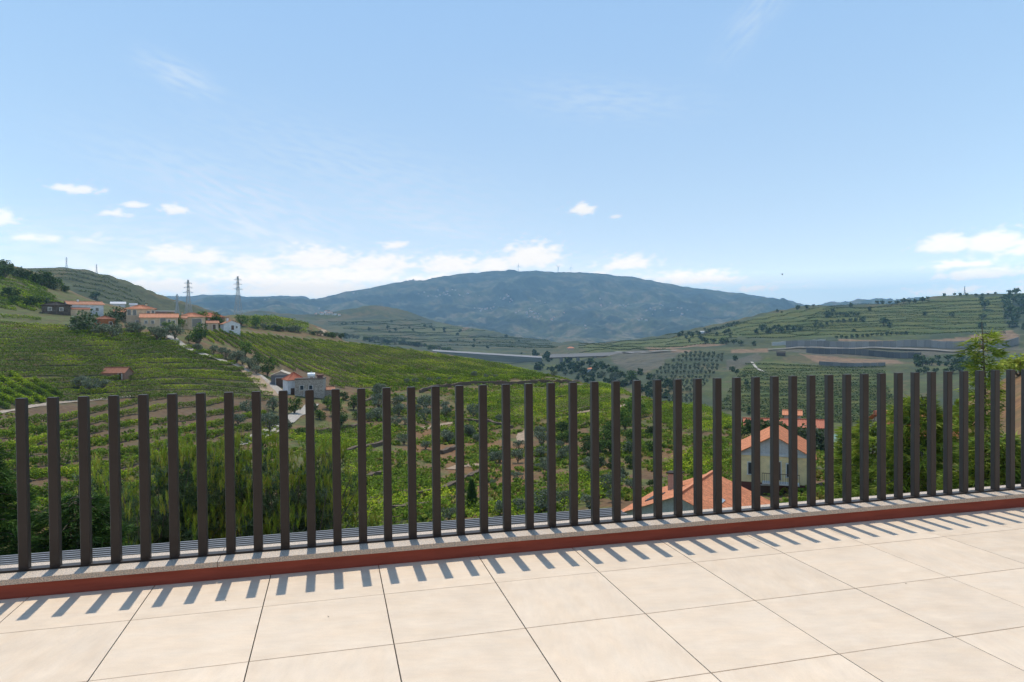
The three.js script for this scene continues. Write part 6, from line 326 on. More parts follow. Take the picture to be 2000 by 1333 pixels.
// ============================ vines ============================
const vineMat = leafMat(.8, .3);
const VG = [[.24, .34, .018], [.34, .44, .02], [.42, .50, .026], [.50, .50, .04], [.135, .21, .018]];
function vineRow(flat, o) {
  const r = rand(o.seed), s = new Soup(), pts = vec(flat), hf = o.hf || heightA, dark = r() * .3;
  for (let i = 0; i < pts.length - 1; i++) {
    const a = pts[i], b = pts[i + 1], len = a.distanceTo(b), n = Math.round(len * o.per), nx = -(b.z - a.z) / len, nz = (b.x - a.x) / len;
    for (let k = 0; k < n; k++) {
      const t = (k + r()) / n, px = lerp(a.x, b.x, t), pz = lerp(a.z, b.z, t), lump = .78 + (o.lump || .34) * N2(px * .55 + o.seed, pz * .55) + .12 * N2(px * 2.2, pz * 2.2);
      if (lump < (o.gap || .38)) continue;
      const q = (r() + r() - 1), side = q * o.w, y = o.lo + Math.pow(r(), .8) * (o.h * lump - o.lo), x = px + nx * side, z = pz + nz * side;
      const pick = clamp(.35 + .6 * N2(px * .06 + 5, pz * .06) + (r() - .5) * .9 - dark), col = o.cols ? o.cols[(r() * o.cols.length) | 0] : pick < .25 ? VG[4] : pick < .5 ? VG[0] : pick < .8 ? VG[1] : pick < .96 ? VG[2] : VG[3], kk = .75 + r() * .5;
      s.leaf(x, hf(x, z) + y, z, o.leaf * (.6 + r() * .7), r, col.map(v => v * kk), 1.2);
    }
  }
  return s.geo();
}
const SHADED_HEDGE = [[.045, .07, .014], [.06, .09, .018], [.08, .11, .02], [.12, .155, .026]];  // darker than the other vines: shade of terrace banks put into the colour
const NTH = ['first', 'second', 'third', 'fourth', 'fifth', 'sixth', 'seventh', 'eighth', 'ninth', 'tenth', 'eleventh', 'twelfth', 'thirteenth', 'fourteenth', 'fifteenth', 'sixteenth', 'seventeenth', 'eighteenth', 'nineteenth', 'twentieth'];
for (const t of ['twenty', 'thirty']) { for (let i = 0; i < 9; i++) NTH.push(t + '-' + NTH[i]); if (t === 'twenty') NTH.push('thirtieth'); }
const vines = (list, label, group, o) => list.forEach((f, i) => { const g = vineRow(f, { ...o, seed: (o.seed || 1) * 1000 + i }); if (g.attributes.position.count > 30) tag(mesh('vine_row', g, vineMat), label.replace('#', NTH[i]), 'vines', group); });
vines(ROWS.left, 'leafy green vine row, the # downhill from the grey stone house', 'vine rows below the village', { per: 130, w: .34, lo: .08, h: 1.25, leaf: .105, seed: 1, gap: .15, lump: .12 });
vines(ROWS.upper, 'low scrubby vine row on the upper hillside above the grey stone house', 'vine rows on the upper hillside', { per: 45, w: .6, lo: .05, h: 1.2, leaf: .16, seed: 9, gap: .25 });
vines(ROWS.corner, 'short slanting vine row, the # counting down towards the dirt track', 'slanting vine rows by the track', { per: 130, w: .34, lo: .08, h: 1.25, leaf: .105, seed: 2, gap: .15, lump: .08 });
vines(ROWS.low, 'single vine row on a bare brown terrace, the # down from the dirt track', 'vine rows on the brown terraces', { per: 190, w: .32, lo: .08, h: 1.25, leaf: .085, seed: 3, gap: .2, lump: .1 });
vines(ROWS.spur, 'slanting vine row on the bright spur behind the stone house, the # from the lane', 'vine rows on the bright spur', { per: 66, w: .42, lo: .08, h: 1.2, leaf: .13, seed: 4, gap: .25, lump: .12 });
vines(ROWS.mound, 'vine row on the green mound behind the line of dark shrubs', 'vine rows on the mound', { per: 16, w: 1.0, lo: .1, h: 1.5, leaf: .3, seed: 5 });
vines(ROWS.mid, 'patchy low vine row among the olive trees on the terraced slope', 'vine rows on the terraced slope', { per: 60, w: .8, lo: .04, h: 1.15, leaf: .105, seed: 6, gap: .32 });
vines(ROWS.right, 'hedge-like vine terrace along the contour of the far right-hand hill', 'vine terraces on the far hill', { per: 7, w: .8, lo: .1, h: 1.7, leaf: .5, seed: 7, hf: heightB, cols: SHADED_HEDGE, gap: .3, lump: .16 });
vines(ROWS.valley, 'low vine terrace along the contour of the green hill in front of the mountain', 'vine terraces in front of the mountain', { per: 4, w: 1.6, lo: .1, h: 2.4, leaf: .8, seed: 10, hf: heightB, cols: SHADED_HEDGE, gap: .5 });
vines(ROWS.back, 'shade-darkened vine terrace along the contour of the hill, the # below its summit', 'vine terraces on the hill behind the village', { per: 5, w: 1.3, lo: .1, h: 2.2, leaf: .6, seed: 8, hf: heightB, cols: SHADED_HEDGE });

// ============================ trees and shrubs ============================
const barkMat = std(L(.12, .095, .075), .95), crownMat = leafMat(.75, .25);
function limb(a, b, r0, r1, seg = 5) { const A = new THREE.Vector3(...a), B = new THREE.Vector3(...b), d = B.clone().sub(A), g = new THREE.CylinderGeometry(r1, r0, d.length(), seg, 1); g.translate(0, d.length() / 2, 0); g.applyQuaternion(new THREE.Quaternion().setFromUnitVectors(new THREE.Vector3(0, 1, 0), d.normalize())); return g.translate(...a); }
// crown one metre wide, so that a copy is scaled by its own width
function tree(name, category, seed, o) {
  const r = rand(seed), g = new THREE.Group(); g.name = name; g.userData = { base: name, category };
  const s = new Soup(), L2 = [], H = o.trunk; const lobes = [];
  for (let i = 0; i < o.lobes; i++) { const a = i / o.lobes * 6.283 + r() * .9, rr = .12 + .24 * Math.sqrt(r()), y = H + o.tall * (.18 + .64 * r()); lobes.push([Math.cos(a) * rr, y, Math.sin(a) * rr, .13 + .10 * r()]); }
  lobes.push([0, H + o.tall * .72, 0, .2]);
  for (const l of lobes) { L2.push(limb([0, H * .5, 0], [l[0] * .8, l[1] - l[3] * .3, l[2] * .8], .022, .008, 4)); }
  for (let k = 0; k < o.leaves; k++) {
    const l = lobes[(r() * lobes.length) | 0]; let x, y, z; do { x = r() * 2 - 1; y = r() * 2 - 1; z = r() * 2 - 1; } while (x * x + y * y + z * z > 1);
    const q = Math.hypot(x, y, z) || 1, e = Math.pow(r(), .33) * (1 + .25 * N3(x * 2 + seed, y * 2, z * 2)); const t = e / q, cl = o.cols[(r() * o.cols.length) | 0], kk = .75 + .5 * r();
    s.leaf(l[0] + x * t * l[3] * 1.25, l[1] + y * t * l[3] * 1.1 * o.tall / .8, l[2] + z * t * l[3] * 1.25, o.leaf * (.6 + .8 * r()), r, cl.map(v => v * kk), .35);
  }
  L2.push(limb([0, -.12, 0], [.01, H * .75, .012], .05, .032, 6));
  const tk = new THREE.Mesh(mergeGeometries(L2), barkMat), cw = new THREE.Mesh(s.geo(), crownMat); tk.name = 'trunk'; cw.name = 'crown'; for (const m of [tk, cw]) { m.castShadow = m.receiveShadow = true; g.add(m); } return g;
}
const OLIVE = [[.15, .185, .115], [.20, .23, .155], [.11, .14, .08], [.24, .265, .19]], DARK = [[.05, .085, .027], [.08, .12, .036], [.10, .14, .045], [.06, .09, .04]], FRESH = [[.10, .18, .035], [.15, .235, .045], [.075, .14, .03], [.20, .27, .055]];
const KIND = {
  olive: [1, 2, 3].map(k => tree('olive_tree', 'tree', 30 + k, { trunk: .3, tall: .75, lobes: 8, leaves: 900, leaf: .036, cols: OLIVE })),
  bush: [1, 2, 3].map(k => tree('shrub', 'shrub', 40 + k, { trunk: .05, tall: .8, lobes: 9, leaves: 900, leaf: .04, cols: k === 2 ? OLIVE.concat(DARK) : k === 3 ? DARK.concat(FRESH) : DARK })),
  broadleaf: [1, 2, 3].map(k => tree('broadleaf_tree', 'tree', 50 + k, { trunk: .28, tall: 1.0, lobes: 11, leaves: 1100, leaf: .038, cols: k === 3 ? FRESH : FRESH.concat(DARK) })),
  far: [1, 2].map(k => tree('hillside_shrub', 'shrub', 60 + k, { trunk: .08, tall: .85, lobes: 6, leaves: 90, leaf: .13, cols: DARK.concat(OLIVE.slice(0, 1)) })),
  valley: [1, 2].map(k => tree('valley_shrub', 'shrub', 65 + k, { trunk: .06, tall: .75, lobes: 7, leaves: 110, leaf: .12, cols: DARK.concat(OLIVE.slice(2, 3)) })),
  grove: [1, 2].map(k => tree('grove_olive_tree', 'tree', 70 + k, { trunk: .2, tall: .8, lobes: 6, leaves: 110, leaf: .12, cols: OLIVE })) };
const zone = (x, z) => { const b = bearing(x, z), r = distance(x, z); return b < 0 && r > 185 ? 'village' : b < 3 && r > 110 ? 'lane' : r > 240 ? 'crest' : r > 182 && b > 2 ? 'wall' : b > 18 ? 'gully' : 'slope'; };
const WHERE = { village: 'on the hillside around the village', lane: 'beside the lane and the stone house', crest: 'in the line along the crest of the bright vineyard', wall: 'standing above the long terrace wall', gully: 'in the gully in front of the tiled-roof houses', slope: 'on the terraced slope' };
const LOOK = { olive: ['grey-green olive tree ', 'olive trees '], bush: ['rounded dark green shrub ', 'shrubs '], broadleaf: ['leafy green broadleaf tree ', 'broadleaf trees '] };
{
  const r = rand(90);
  for (const k of ['olive', 'bush', 'broadleaf']) for (const [x, z, w] of TREES[k]) { const q = WHERE[zone(x, z)]; copy(KIND[k][(r() * 3) | 0], [x, ground(x, z) - .08 * w, z], r() * 6.28, w * 1.08, LOOK[k][0] + q, LOOK[k][1] + q, w * (.82 + r() * .3)); }
  for (const [x, z, w] of FAR_BUSHES) copy(KIND.far[(r() * 2) | 0], [x, ground(x, z) - .2, z], r() * 6.28, w * 1.15, 'dark shrub dotting the terraces of the far right-hand hill', 'shrubs on the far hill', w * (.9 + r() * .4));
  for (const [x, z, w] of VALLEY_BUSHES) { const c = copy(KIND.valley[(r() * 2) | 0], [x, ground(x, z) - .2, z], r() * 6.28, w * 1.15, 'dark shrub scattered over the valley in front of the mountain', 'shrubs in the valley', w * (.9 + r() * .4)); }
  for (const [x, z, w] of GROVE) copy(KIND.grove[(r() * 2) | 0], [x, ground(x, z) - .2, z], r() * 6.28, w * 1.2, 'small olive tree in the planted grove on the far slope', 'olive grove on the far slope', w * (.9 + r() * .4));
}
// weeds and tufts between the terraces: past counting
{
  const r = rand(21), s = new Soup(); for (let i = 0; i < 16; i++) s.leaf((r() - .5) * .5, .1 + r() * .2, (r() - .5) * .5, .09 + r() * .06, r, [1, 1, 1], .2);
  const N = 40000, im = new THREE.InstancedMesh(s.geo(), leafMat(.8, .3), N), M = new THREE.Matrix4(), Q = new THREE.Quaternion(), c = new THREE.Color(); let n = 0;
  for (let t = 0; t < 200000 && n < N; t++) {
    const b = -24 + r() * 72, d = 46 + Math.pow(r(), .8) * 190; const [x, z] = at(b, d), v = fbm(x * .07 + 3, z * .07, 3) + .25 * N2(x * .6, z * .6); if (v < -.04 || (b < 2 && d > 128)) continue; if (b < 0 && r() < .6) continue;
    const k = .5 + r() * 1.1; Q.setFromAxisAngle(new THREE.Vector3(0, 1, 0), r() * 6.28); M.compose(new THREE.Vector3(x, heightA(x, z) - .05, z), Q, new THREE.Vector3(k, k * (.6 + r() * .8), k)); im.setMatrixAt(n, M);
    const p = r(); c.setRGB(...(p < .5 ? [.18, .26, .03] : p < .76 ? [.27, .33, .045] : p < .88 ? [.36, .29, .08] : [.09, .15, .025])); im.setColorAt(n, c); n++;
  }
  im.count = n; im.name = 'weeds'; im.userData = { kind: 'stuff', label: 'weeds and tufts of grass over the terraced slope', category: 'weeds' }; im.castShadow = im.receiveShadow = true; scene.add(im);
}

// ============================ conifers beside the terrace ============================
const needleMat = leafMat(.6, .42);
function needle(s, x, y, z, dx, dy, dz, len, wid, col, r) { const l = Math.hypot(dx, dy, dz) || 1; dx /= l; dy /= l; dz /= l; let ux = r() - .5, uy = r() - .5, uz = r() - .5; const d = ux * dx + uy * dy + uz * dz; ux -= d * dx; uy -= d * dy; uz -= d * dz; const m = Math.hypot(ux, uy, uz) || 1, k = wid / m; s.tri([x - ux * k, y - uy * k, z - uz * k], [x + ux * k, y + uy * k, z + uz * k], [x + dx * len, y + dy * len, z + dz * len], col); }
function candlePine(pos, top, R, seed, label) {
  const r = rand(seed), t = thing('pine_tree', label, 'tree', null, pos, r() * 6), H = top - pos[1], lim = [limb([0, -.4, 0], [.1, H * .82, .05], .16, .04, 7)], s = new Soup(), c = new Soup();
  const young = [[.36, .40, .055], [.28, .35, .045], [.42, .43, .085]], old = [[.085, .135, .055], [.115, .17, .08], [.15, .20, .12], [.06, .10, .045]];
  for (let i = 0; i < 150; i++) {                               // branches from the trunk, their ends turning upwards
    const f = Math.pow(r(), .7), y0 = H * (.12 + .62 * f), a = r() * 6.283, reach = R * (.35 + .65 * Math.sqrt(1 - Math.pow(f * 2 - .9, 2) * .8 > 0 ? 1 - Math.pow(f * 2 - .9, 2) * .8 : .2)) * (.55 + .5 * r());
    const ex = Math.cos(a) * reach, ez = Math.sin(a) * reach, ey = y0 + H * (.10 + .16 * r()), hi = Math.min(ey, H * .94);
    lim.push(limb([ex * .05, y0, ez * .05], [ex * .7, y0 + (hi - y0) * .35, ez * .7], .03, .016, 4), limb([ex * .7, y0 + (hi - y0) * .35, ez * .7], [ex, hi, ez], .016, .007, 4));
    for (let k = 0; k < 44; k++) {                             // tufts of needles along the branch
      const q = .3 + .7 * r(), bx = ex * q + (r() - .5) * .35, bz = ez * q + (r() - .5) * .35, by = y0 + (hi - y0) * q * q + (r() - .3) * .22, col = old[(r() * 4) | 0], kk = .8 + .4 * r();
      for (let m = 0; m < 15; m++) needle(s, bx, by, bz, r() - .5, r() * 1.1 - .15, r() - .5, .11 + .07 * r(), .006, col.map(v => v * kk), r);
    }
    const nC = f < .35 ? (r() < .3 ? 1 : 0) : 5 + (r() * 8 | 0);
    for (let k = 0; k < nC; k++) {                              // upright new shoots at the branch end
      const bx = ex + (r() - .5) * .42, bz = ez + (r() - .5) * .42, by = hi + (r() - .5) * .2, len = .14 + .22 * r(), col = young[(r() * 3) | 0], tx = (r() - .5) * .18, tz = (r() - .5) * .18;
      needle(c, bx, by, bz, tx, 1, tz, len, .007, col.map(v => v * .8), r); needle(c, bx, by, bz, tx, 1, tz, len, .007, col, r);
      for (let m = 0; m < 26; m++) { const q = r() * .8, an = r() * 6.28; needle(c, bx + tx * q * len, by + q * len, bz + tz * q * len, Math.cos(an) * .38, 1, Math.sin(an) * .38, .08 + .06 * r(), .0042, col.map(v => v * (.75 + .5 * r())), r); }
    }
  }
  mesh('trunk', mergeGeometries(lim), barkMat, t); mesh('needles', s.geo(), needleMat, t); mesh('new_shoots', c.geo(), needleMat, t);
}
function deodar(name, pos, top, R, seed, cols, label, o = {}) {
  const r = rand(seed), t = thing(name, label, o.cat || 'tree', null, pos, r() * 6), H = top - pos[1], lim = [limb([0, -.4, 0], [0, H * .6, 0], .1, .04, 7), limb([0, H * .6, 0], [.03, H * .88, .0], .04, .014, 5), limb([.03, H * .88, 0], [.0, H, .02], .014, .004, 4)], s = new Soup();
  const nb = o.n || 170;
  for (let i = 0; i < nb; i++) {
    const f = Math.pow(i / nb, o.pw || .8), y0 = H * (.08 + .90 * f), a = i * 2.4 + r(), reach = Math.max(.10, R * Math.pow(1 - f, o.cone || .62) * (.7 + .5 * r())), droop = o.droop === undefined ? .25 : o.droop;
    const P = q => [Math.cos(a) * reach * q, y0 + reach * (q * .35 - droop * q * q * 1.6), Math.sin(a) * reach * q];
    lim.push(limb(P(0), P(.6), .014, .008, 3), limb(P(.6), P(1), .008, .003, 3));
    const n = Math.max(8, Math.round(reach * (o.dense || 46)));
    for (let k = 0; k < n; k++) {                              // side sprays hung with short needles
      const q = .15 + .85 * r(), b = P(q), sd = (r() < .5 ? -1 : 1) * (.05 + .22 * r()) * (1.15 - q), px = b[0] - Math.sin(a) * sd, pz = b[2] + Math.cos(a) * sd, py = b[1] - Math.abs(sd) * .35 + (r() - .5) * .06, col = cols[(r() * cols.length) | 0], kk = .75 + .5 * r();
      for (let m = 0; m < 9; m++) needle(s, px + (r() - .5) * .07, py + (r() - .5) * .05, pz + (r() - .5) * .07, Math.cos(a) * .6 - Math.sin(a) * sd * 4 + (r() - .5) * .9, (r() - .55) * .9, Math.sin(a) * .6 + Math.cos(a) * sd * 4 + (r() - .5) * .9, .07 + .07 * r(), .008, col.map(v => v * kk), r);
    }
  }
  mesh('trunk', mergeGeometries(lim), barkMat, t); mesh('needles', s.geo(), needleMat, t);
}
candlePine([-2.25, -7.4, -9.96], -.55, 1.75, 101, 'bushy pine tree with upright yellow shoots, next to the feathery dark cedar');
candlePine([-1.05, -7.5, -10.9], -.42, 1.9, 102, 'tallest bushy pine tree with upright yellow shoots, between two other pines');
candlePine([.15, -7.4, -10.4], -.62, 1.75, 103, 'bushy pine tree with upright yellow shoots, next to the green vines');
const CEDAR = [[.05, .11, .03], [.08, .165, .036], [.12, .21, .045], [.04, .08, .03]], LIGHT = [[.26, .35, .05], [.35, .42, .065], [.17, .25, .05], [.42, .46, .10], [.10, .16, .04]];
deodar('cedar_tree', [-3.1, -6.4, -5.7], .36, 2.0, 111, CEDAR, 'tall dark feathery cedar tree at the end of the louvre canopy', { n: 240 });
deodar('cedar_tree', [-2.3, -6.5, -6.6], -.62, 1.9, 112, CEDAR, 'short dark feathery cedar with drooping sprays beside the pine trees', { n: 240, cone: .45 });
deodar('cedar_tree', [8.84, -4.2, -3.27], 1.42, 1.35, 113, LIGHT, 'slender young cedar with a bare leader rising above the railing', { n: 150, cone: 1.6, pw: 1.05, dense: 55 });
deodar('feathery_shrub', [8.17, -5.4, -3.6], .62, 1.2, 114, LIGHT, 'yellow-green feathery shrub beside the slender young cedar', { cat: 'shrub', n: 220, cone: .4, dense: 60 });
deodar('feathery_shrub', [8.35, -6.3, -4.55], .20, .85, 115, LIGHT, 'feathery green shrub in front of the small tiled roof', { cat: 'shrub', n: 220, cone: .4, dense: 60 });
deodar('feathery_shrub', [8.75, -7, -5.45], -.02, .55, 116, LIGHT, 'feathery green shrub beside the cream house', { cat: 'shrub', n: 220, cone: .4, dense: 60 });
deodar('feathery_shrub', [7.9, -4.0, -2.3], .30, 1.0, 117, LIGHT, 'feathery green shrub at the foot of the bare earth bank', { cat: 'shrub', n: 200, cone: .4, dense: 60 });
{ const y = heightA(13.6, -61.1); deodar('cypress_tree', [13.6, y, -61.1], -12.75, .55, 118, [[.11, .19, .035], [.15, .24, .04], [.08, .14, .03]], 'narrow conical cypress tree among the vines', { n: 300, droop: -.5, cone: .7, dense: 70 }); }
{ const c = copy(tree('yellow_shrub', 'shrub', 58, { trunk: .05, tall: .7, lobes: 9, leaves: 900, leaf: .04, cols: [[.33, .38, .05], [.26, .33, .05], [.38, .40, .07]] }), [43.9, heightA(43.9, -31.5) - .2, -31.5], 1, 2.6, 'yellow-green leafy shrub on top of the bare earth bank', 'shrubs on the earth bank', 2.2); c.userData.category = 'shrub'; delete c.userData.group; }

// ============================ houses ============================
const tileT = texture(256, (u, v) => { const n = loop(u, v, 8, 4), b = N2(u * 40, v * 40); const g = 1 + n * .22 + b * .1; return [.80 * g, .56 * g, .43 * g]; });
const roofM = c => std(c, .85, { map: tileT }), R_ORANGE = roofM(L(1.0, .86, .76)), R_RED = roofM(L(.72, .52, .50)), R_BROWN = roofM(L(.5, .45, .46)), R_PINK = roofM(L(.68, .72, .76)), R_SALMON = roofM(L(.82, .80, .80)), R_GREY = std(L(.16, .15, .15), .9, { map: stoneT });
const plaster = c => std(c, .9, { map: plasterT }), glass = std(L(.03, .04, .05), .1), frameM = std(L(.62, .60, .57), .6), woodM = std(L(.10, .055, .035), .7);
// ribbed slope of clay tiles between two eave and two ridge corners
function ribbed(a, b, c, d, pitch = .24, amp = .035, thick = .09) {
  const A = new THREE.Vector3(...a), B = new THREE.Vector3(...b), Cc = new THREE.Vector3(...c), D = new THREE.Vector3(...d), len = A.distanceTo(B), n = Math.max(6, Math.min(160, Math.round(len / pitch * 4))), m = 5, nrm = B.clone().sub(A).cross(D.clone().sub(A)).normalize(); if (nrm.y < 0) nrm.negate();
  const P = [], U = [], I = []; const row = (t, off) => { for (let i = 0; i <= n; i++) { const s = i / n, e = A.clone().lerp(B, s), r = D.clone().lerp(Cc, s), p = e.lerp(r, t), w = off < 0 ? off : amp * Math.cos(i * Math.PI / 2) + .012 * N2(i * .6, t * 9); p.addScaledVector(nrm, w); P.push(p.x, p.y, p.z); U.push(s * len / 3, t * 1.5); } };
  for (let j = 0; j <= m; j++) row(j / m, 0); row(0, -thick);
  const k = n + 1; for (let j = 0; j < m; j++) for (let i = 0; i < n; i++) { const q = j * k + i; I.push(q, q + 1, q + k, q + 1, q + k + 1, q + k); }
  const o = (m + 1) * k; for (let i = 0; i < n; i++) I.push(i, o + i, i + 1, i + 1, o + i, o + i + 1);
  const g = new THREE.BufferGeometry(); g.setAttribute('position', new THREE.Float32BufferAttribute(P, 3)); g.setAttribute('uv', new THREE.Float32BufferAttribute(U, 2)); g.setIndex(I); const q = g.toNonIndexed(); q.computeVertexNormals(); return q;
}
function gableEnd(w, h, t, z) { const s = new THREE.Shape(); s.moveTo(-w / 2, 0); s.lineTo(w / 2, 0); s.lineTo(0, h); s.closePath(); return new THREE.ExtrudeGeometry(s, { depth: t, bevelEnabled: false }).translate(0, 0, z - t / 2); }
// w across the front, d front to back, front faces +z; ridge: 'x' along the front, 'z' front to back, 'hip'
function house(name, label, [x, y, z], turn, o) {
  const g = thing(name, label, o.category || 'house', null, [x, y, z], turn), { w, d, h, rise } = o, ov = o.ov === undefined ? .35 : o.ov, sink = o.sink || 2.2, wm = o.wall, rm = o.roof;
  mesh('wall', box(w, h + sink, d, 0, (h - sink) / 2, 0), wm, g);
  if (o.plinth) mesh('plinth', box(w + .06, o.plinth + sink, d + .06, 0, (o.plinth - sink) / 2, 0), o.plinthMat, g);
  const W = w / 2 + ov, D = d / 2 + ov, e = h - ov * rise / (o.ridge === 'x' ? d / 2 : w / 2) + .06, t = h + rise + .06, roof = new THREE.Group(); roof.name = 'roof'; g.add(roof);
  if (o.ridge === 'x') { mesh('slope', ribbed([-W, e, D], [W, e, D], [W, t, 0], [-W, t, 0], o.rib), rm, roof); mesh('slope', ribbed([W, e, -D], [-W, e, -D], [-W, t, 0], [W, t, 0], o.rib), rm, roof); for (const sx of [-1, 1]) mesh('gable', gableEnd(d, rise, .2, 0).rotateY(Math.PI / 2).translate(sx * (w / 2 - .1), h, 0), o.gable || wm, g); mesh('ridge', beam([-W, t + .03, 0], [W, t + .03, 0], .22, .22), rm, roof); }
  else if (o.ridge === 'z') { mesh('slope', ribbed([-W, e, -D], [-W, e, D], [0, t, D], [0, t, -D], o.rib), rm, roof); mesh('slope', ribbed([W, e, D], [W, e, -D], [0, t, -D], [0, t, D], o.rib), rm, roof); for (const sz of [-1, 1]) mesh('gable', gableEnd(w, rise, .2, sz * (d / 2 - .1)).translate(0, h, 0), o.gable || wm, g); mesh('ridge', beam([0, t + .03, -D], [0, t + .03, D], .22, .22), rm, roof); }
  else if (o.ridge === 'hip') { const k = Math.max(.05, W - D); mesh('slope', ribbed([-W, e, D], [W, e, D], [k, t, 0], [-k, t, 0], o.rib), rm, roof); mesh('slope', ribbed([W, e, -D], [-W, e, -D], [-k, t, 0], [k, t, 0], o.rib), rm, roof); mesh('slope', ribbed([-W, e, -D], [-W, e, D], [-k, t, 0], [-k, t, 0], o.rib), rm, roof); mesh('slope', ribbed([W, e, D], [W, e, -D], [k, t, 0], [k, t, 0], o.rib), rm, roof); }
  else { mesh('slope', box(w + ov * 2, .18, d + ov * 2, 0, h + .09, 0), rm, roof); }
  for (const [fx, fy, fw, fh, side = 0, kind = 'window'] of o.openings || []) {       // openings: frame, recessed pane, sill
    const f = new THREE.Group(); f.name = kind; g.add(f); const depth = (side % 2 ? w : d) / 2; f.rotation.y = side * Math.PI / 2; f.position.set(0, 0, 0);
    const fr = [box(fw + .16, .09, .1, fx, fy + fh / 2 + .04, depth + .02), box(.09, fh, .1, fx - fw / 2 - .03, fy, depth + .02), box(.09, fh, .1, fx + fw / 2 + .03, fy, depth + .02)];
    mesh('frame', mergeGeometries(fr), o.frame || frameM, f); mesh(kind === 'door' ? 'leaf' : 'pane', box(fw, fh, .03, fx, fy, depth + .016), kind === 'door' ? woodM : glass, f);
    if (kind === 'window') mesh('sill', box(fw + .26, .07, .18, fx, fy - fh / 2 - .04, depth + .05), o.frame || frameM, f);
  }
  for (const [cx, cz, ch, cw = .6] of o.chimneys || []) { const c = mesh('chimney', box(cw, ch, cw * .8, cx, h + rise * .5 + ch / 2 - .3, cz), o.chim || wm, roof); mesh('cap', box(cw + .2, .1, cw * .8 + .2, cx, h + rise * .5 + ch - .22, cz), o.capMat || R_GREY, c); }
  return g;
}
const face = (x, z) => Math.atan2(STATION[0] - x, STATION[1] - z);        // turn that shows the front to the terrace
// --- below the terrace
{
  const cream = plaster(L(.92, .72, .40)), grey = plaster(L(.55, .56, .58)), brick = plaster(L(.16, .055, .04)), T1 = face(42.5, -54.5) - .02;
  const b = house('cream_house', 'cream house with grey gable, orange tiled roof and dark red base below the terrace', [43.2, -14.9, -56.2], T1, { w: 6.4, d: 8, h: 4.4, rise: 1.75, ridge: 'z', roof: R_ORANGE, wall: cream, gable: grey, plinth: 1.7, plinthMat: brick, rib: .24, ov: .45, openings: [[.15, 2.9, .9, 1.7, 0, 'door'], [1.55, 3.0, .9, 1.2], [-1.9, 3.0, .8, 1.1], [-.6, .7, 1.4, 1.5, 0, 'door'], [-1.5, 3.0, .9, 1.2, 3], [1.5, 3.0, .9, 1.2, 1]] });
  mesh('cornice', box(6.5, .22, .12, 0, 4.35, 4.04), plaster(L(.62, .62, .62)), b); mesh('balcony', box(3.2, .14, 1.1, .6, 1.85, 4.5), frameM, b);
  const rl = new THREE.Group(); rl.name = 'balcony_railing'; b.add(rl); for (let i = 0; i <= 16; i++) mesh('rod', box(.025, .85, .025, -1 + i * .2, 2.35, 5.0), woodM, rl); mesh('handrail', box(3.25, .05, .05, .6, 2.8, 5.0), woodM, rl);
  const T2 = -.80, teal = plaster(L(.36, .41, .38));
  const a = house('tiled_roof_house', 'house with a broad orange tiled roof, brick chimney and roof window close below the parapet', [27.2, -14.6, -43.2], T2, { w: 8.6, d: 8.6, h: 2.55, rise: 1.75, ridge: 'z', roof: R_ORANGE, wall: teal, rib: .26, ov: .4, chim: plaster(L(.42, .27, .21)), chimneys: [[-1.9, -1.0, 1.6, .95]], openings: [[-2.4, 1.3, 1, 1.1], [1.6, 1.3, 1, 1.1]] });
  mesh('roof_window', box(.7, .08, 1.0, 0, 0, 0).rotateZ(-.385).translate(2.0, 3.58, 1.0), std(L(.35, .38, .42), .2), a);
  mesh('solar_panel', box(1.0, .08, 1.9, 0, 0, 0).rotateZ(.385).translate(-2.6, 3.38, 1.6), std(L(.05, .06, .08), .2), a);
  house('small_tiled_house', 'small tiled roof half hidden behind the feathery shrubs', [32.2, -7.2, -28.6], face(32, -29) + .75, { w: 3.6, d: 3.2, h: 2.7, rise: 1.0, ridge: 'x', roof: R_RED, wall: plaster(L(.45, .40, .36)), rib: .22, ov: .3, openings: [[.6, 1.8, .7, .8], [-.8, 1.7, .7, .9]] });
  house('long_red_roof', 'long low building with a dull red roof behind the cream house', [79.5, -19.2, -104.5], face(79, -104) + .1, { w: 14, d: 6, h: 3.2, rise: .9, ridge: 'x', roof: R_RED, wall: plaster(L(.20, .16, .13)), rib: .4, openings: [[-4, 1.6, 1, 1], [0, 1.6, 1, 1], [4, 1.6, 1, 1]], sink: 6 });
  house('orange_roof_shed', 'little orange-roofed shed behind the long red roof', [87.5, -19.6, -113.5], face(87, -113), { w: 3.0, d: 3, h: 4.2, rise: .6, ridge: 'x', roof: R_ORANGE, wall: plaster(L(.5, .45, .4)), rib: .4, openings: [[0, 3, 1, .9]], sink: 6 });
}
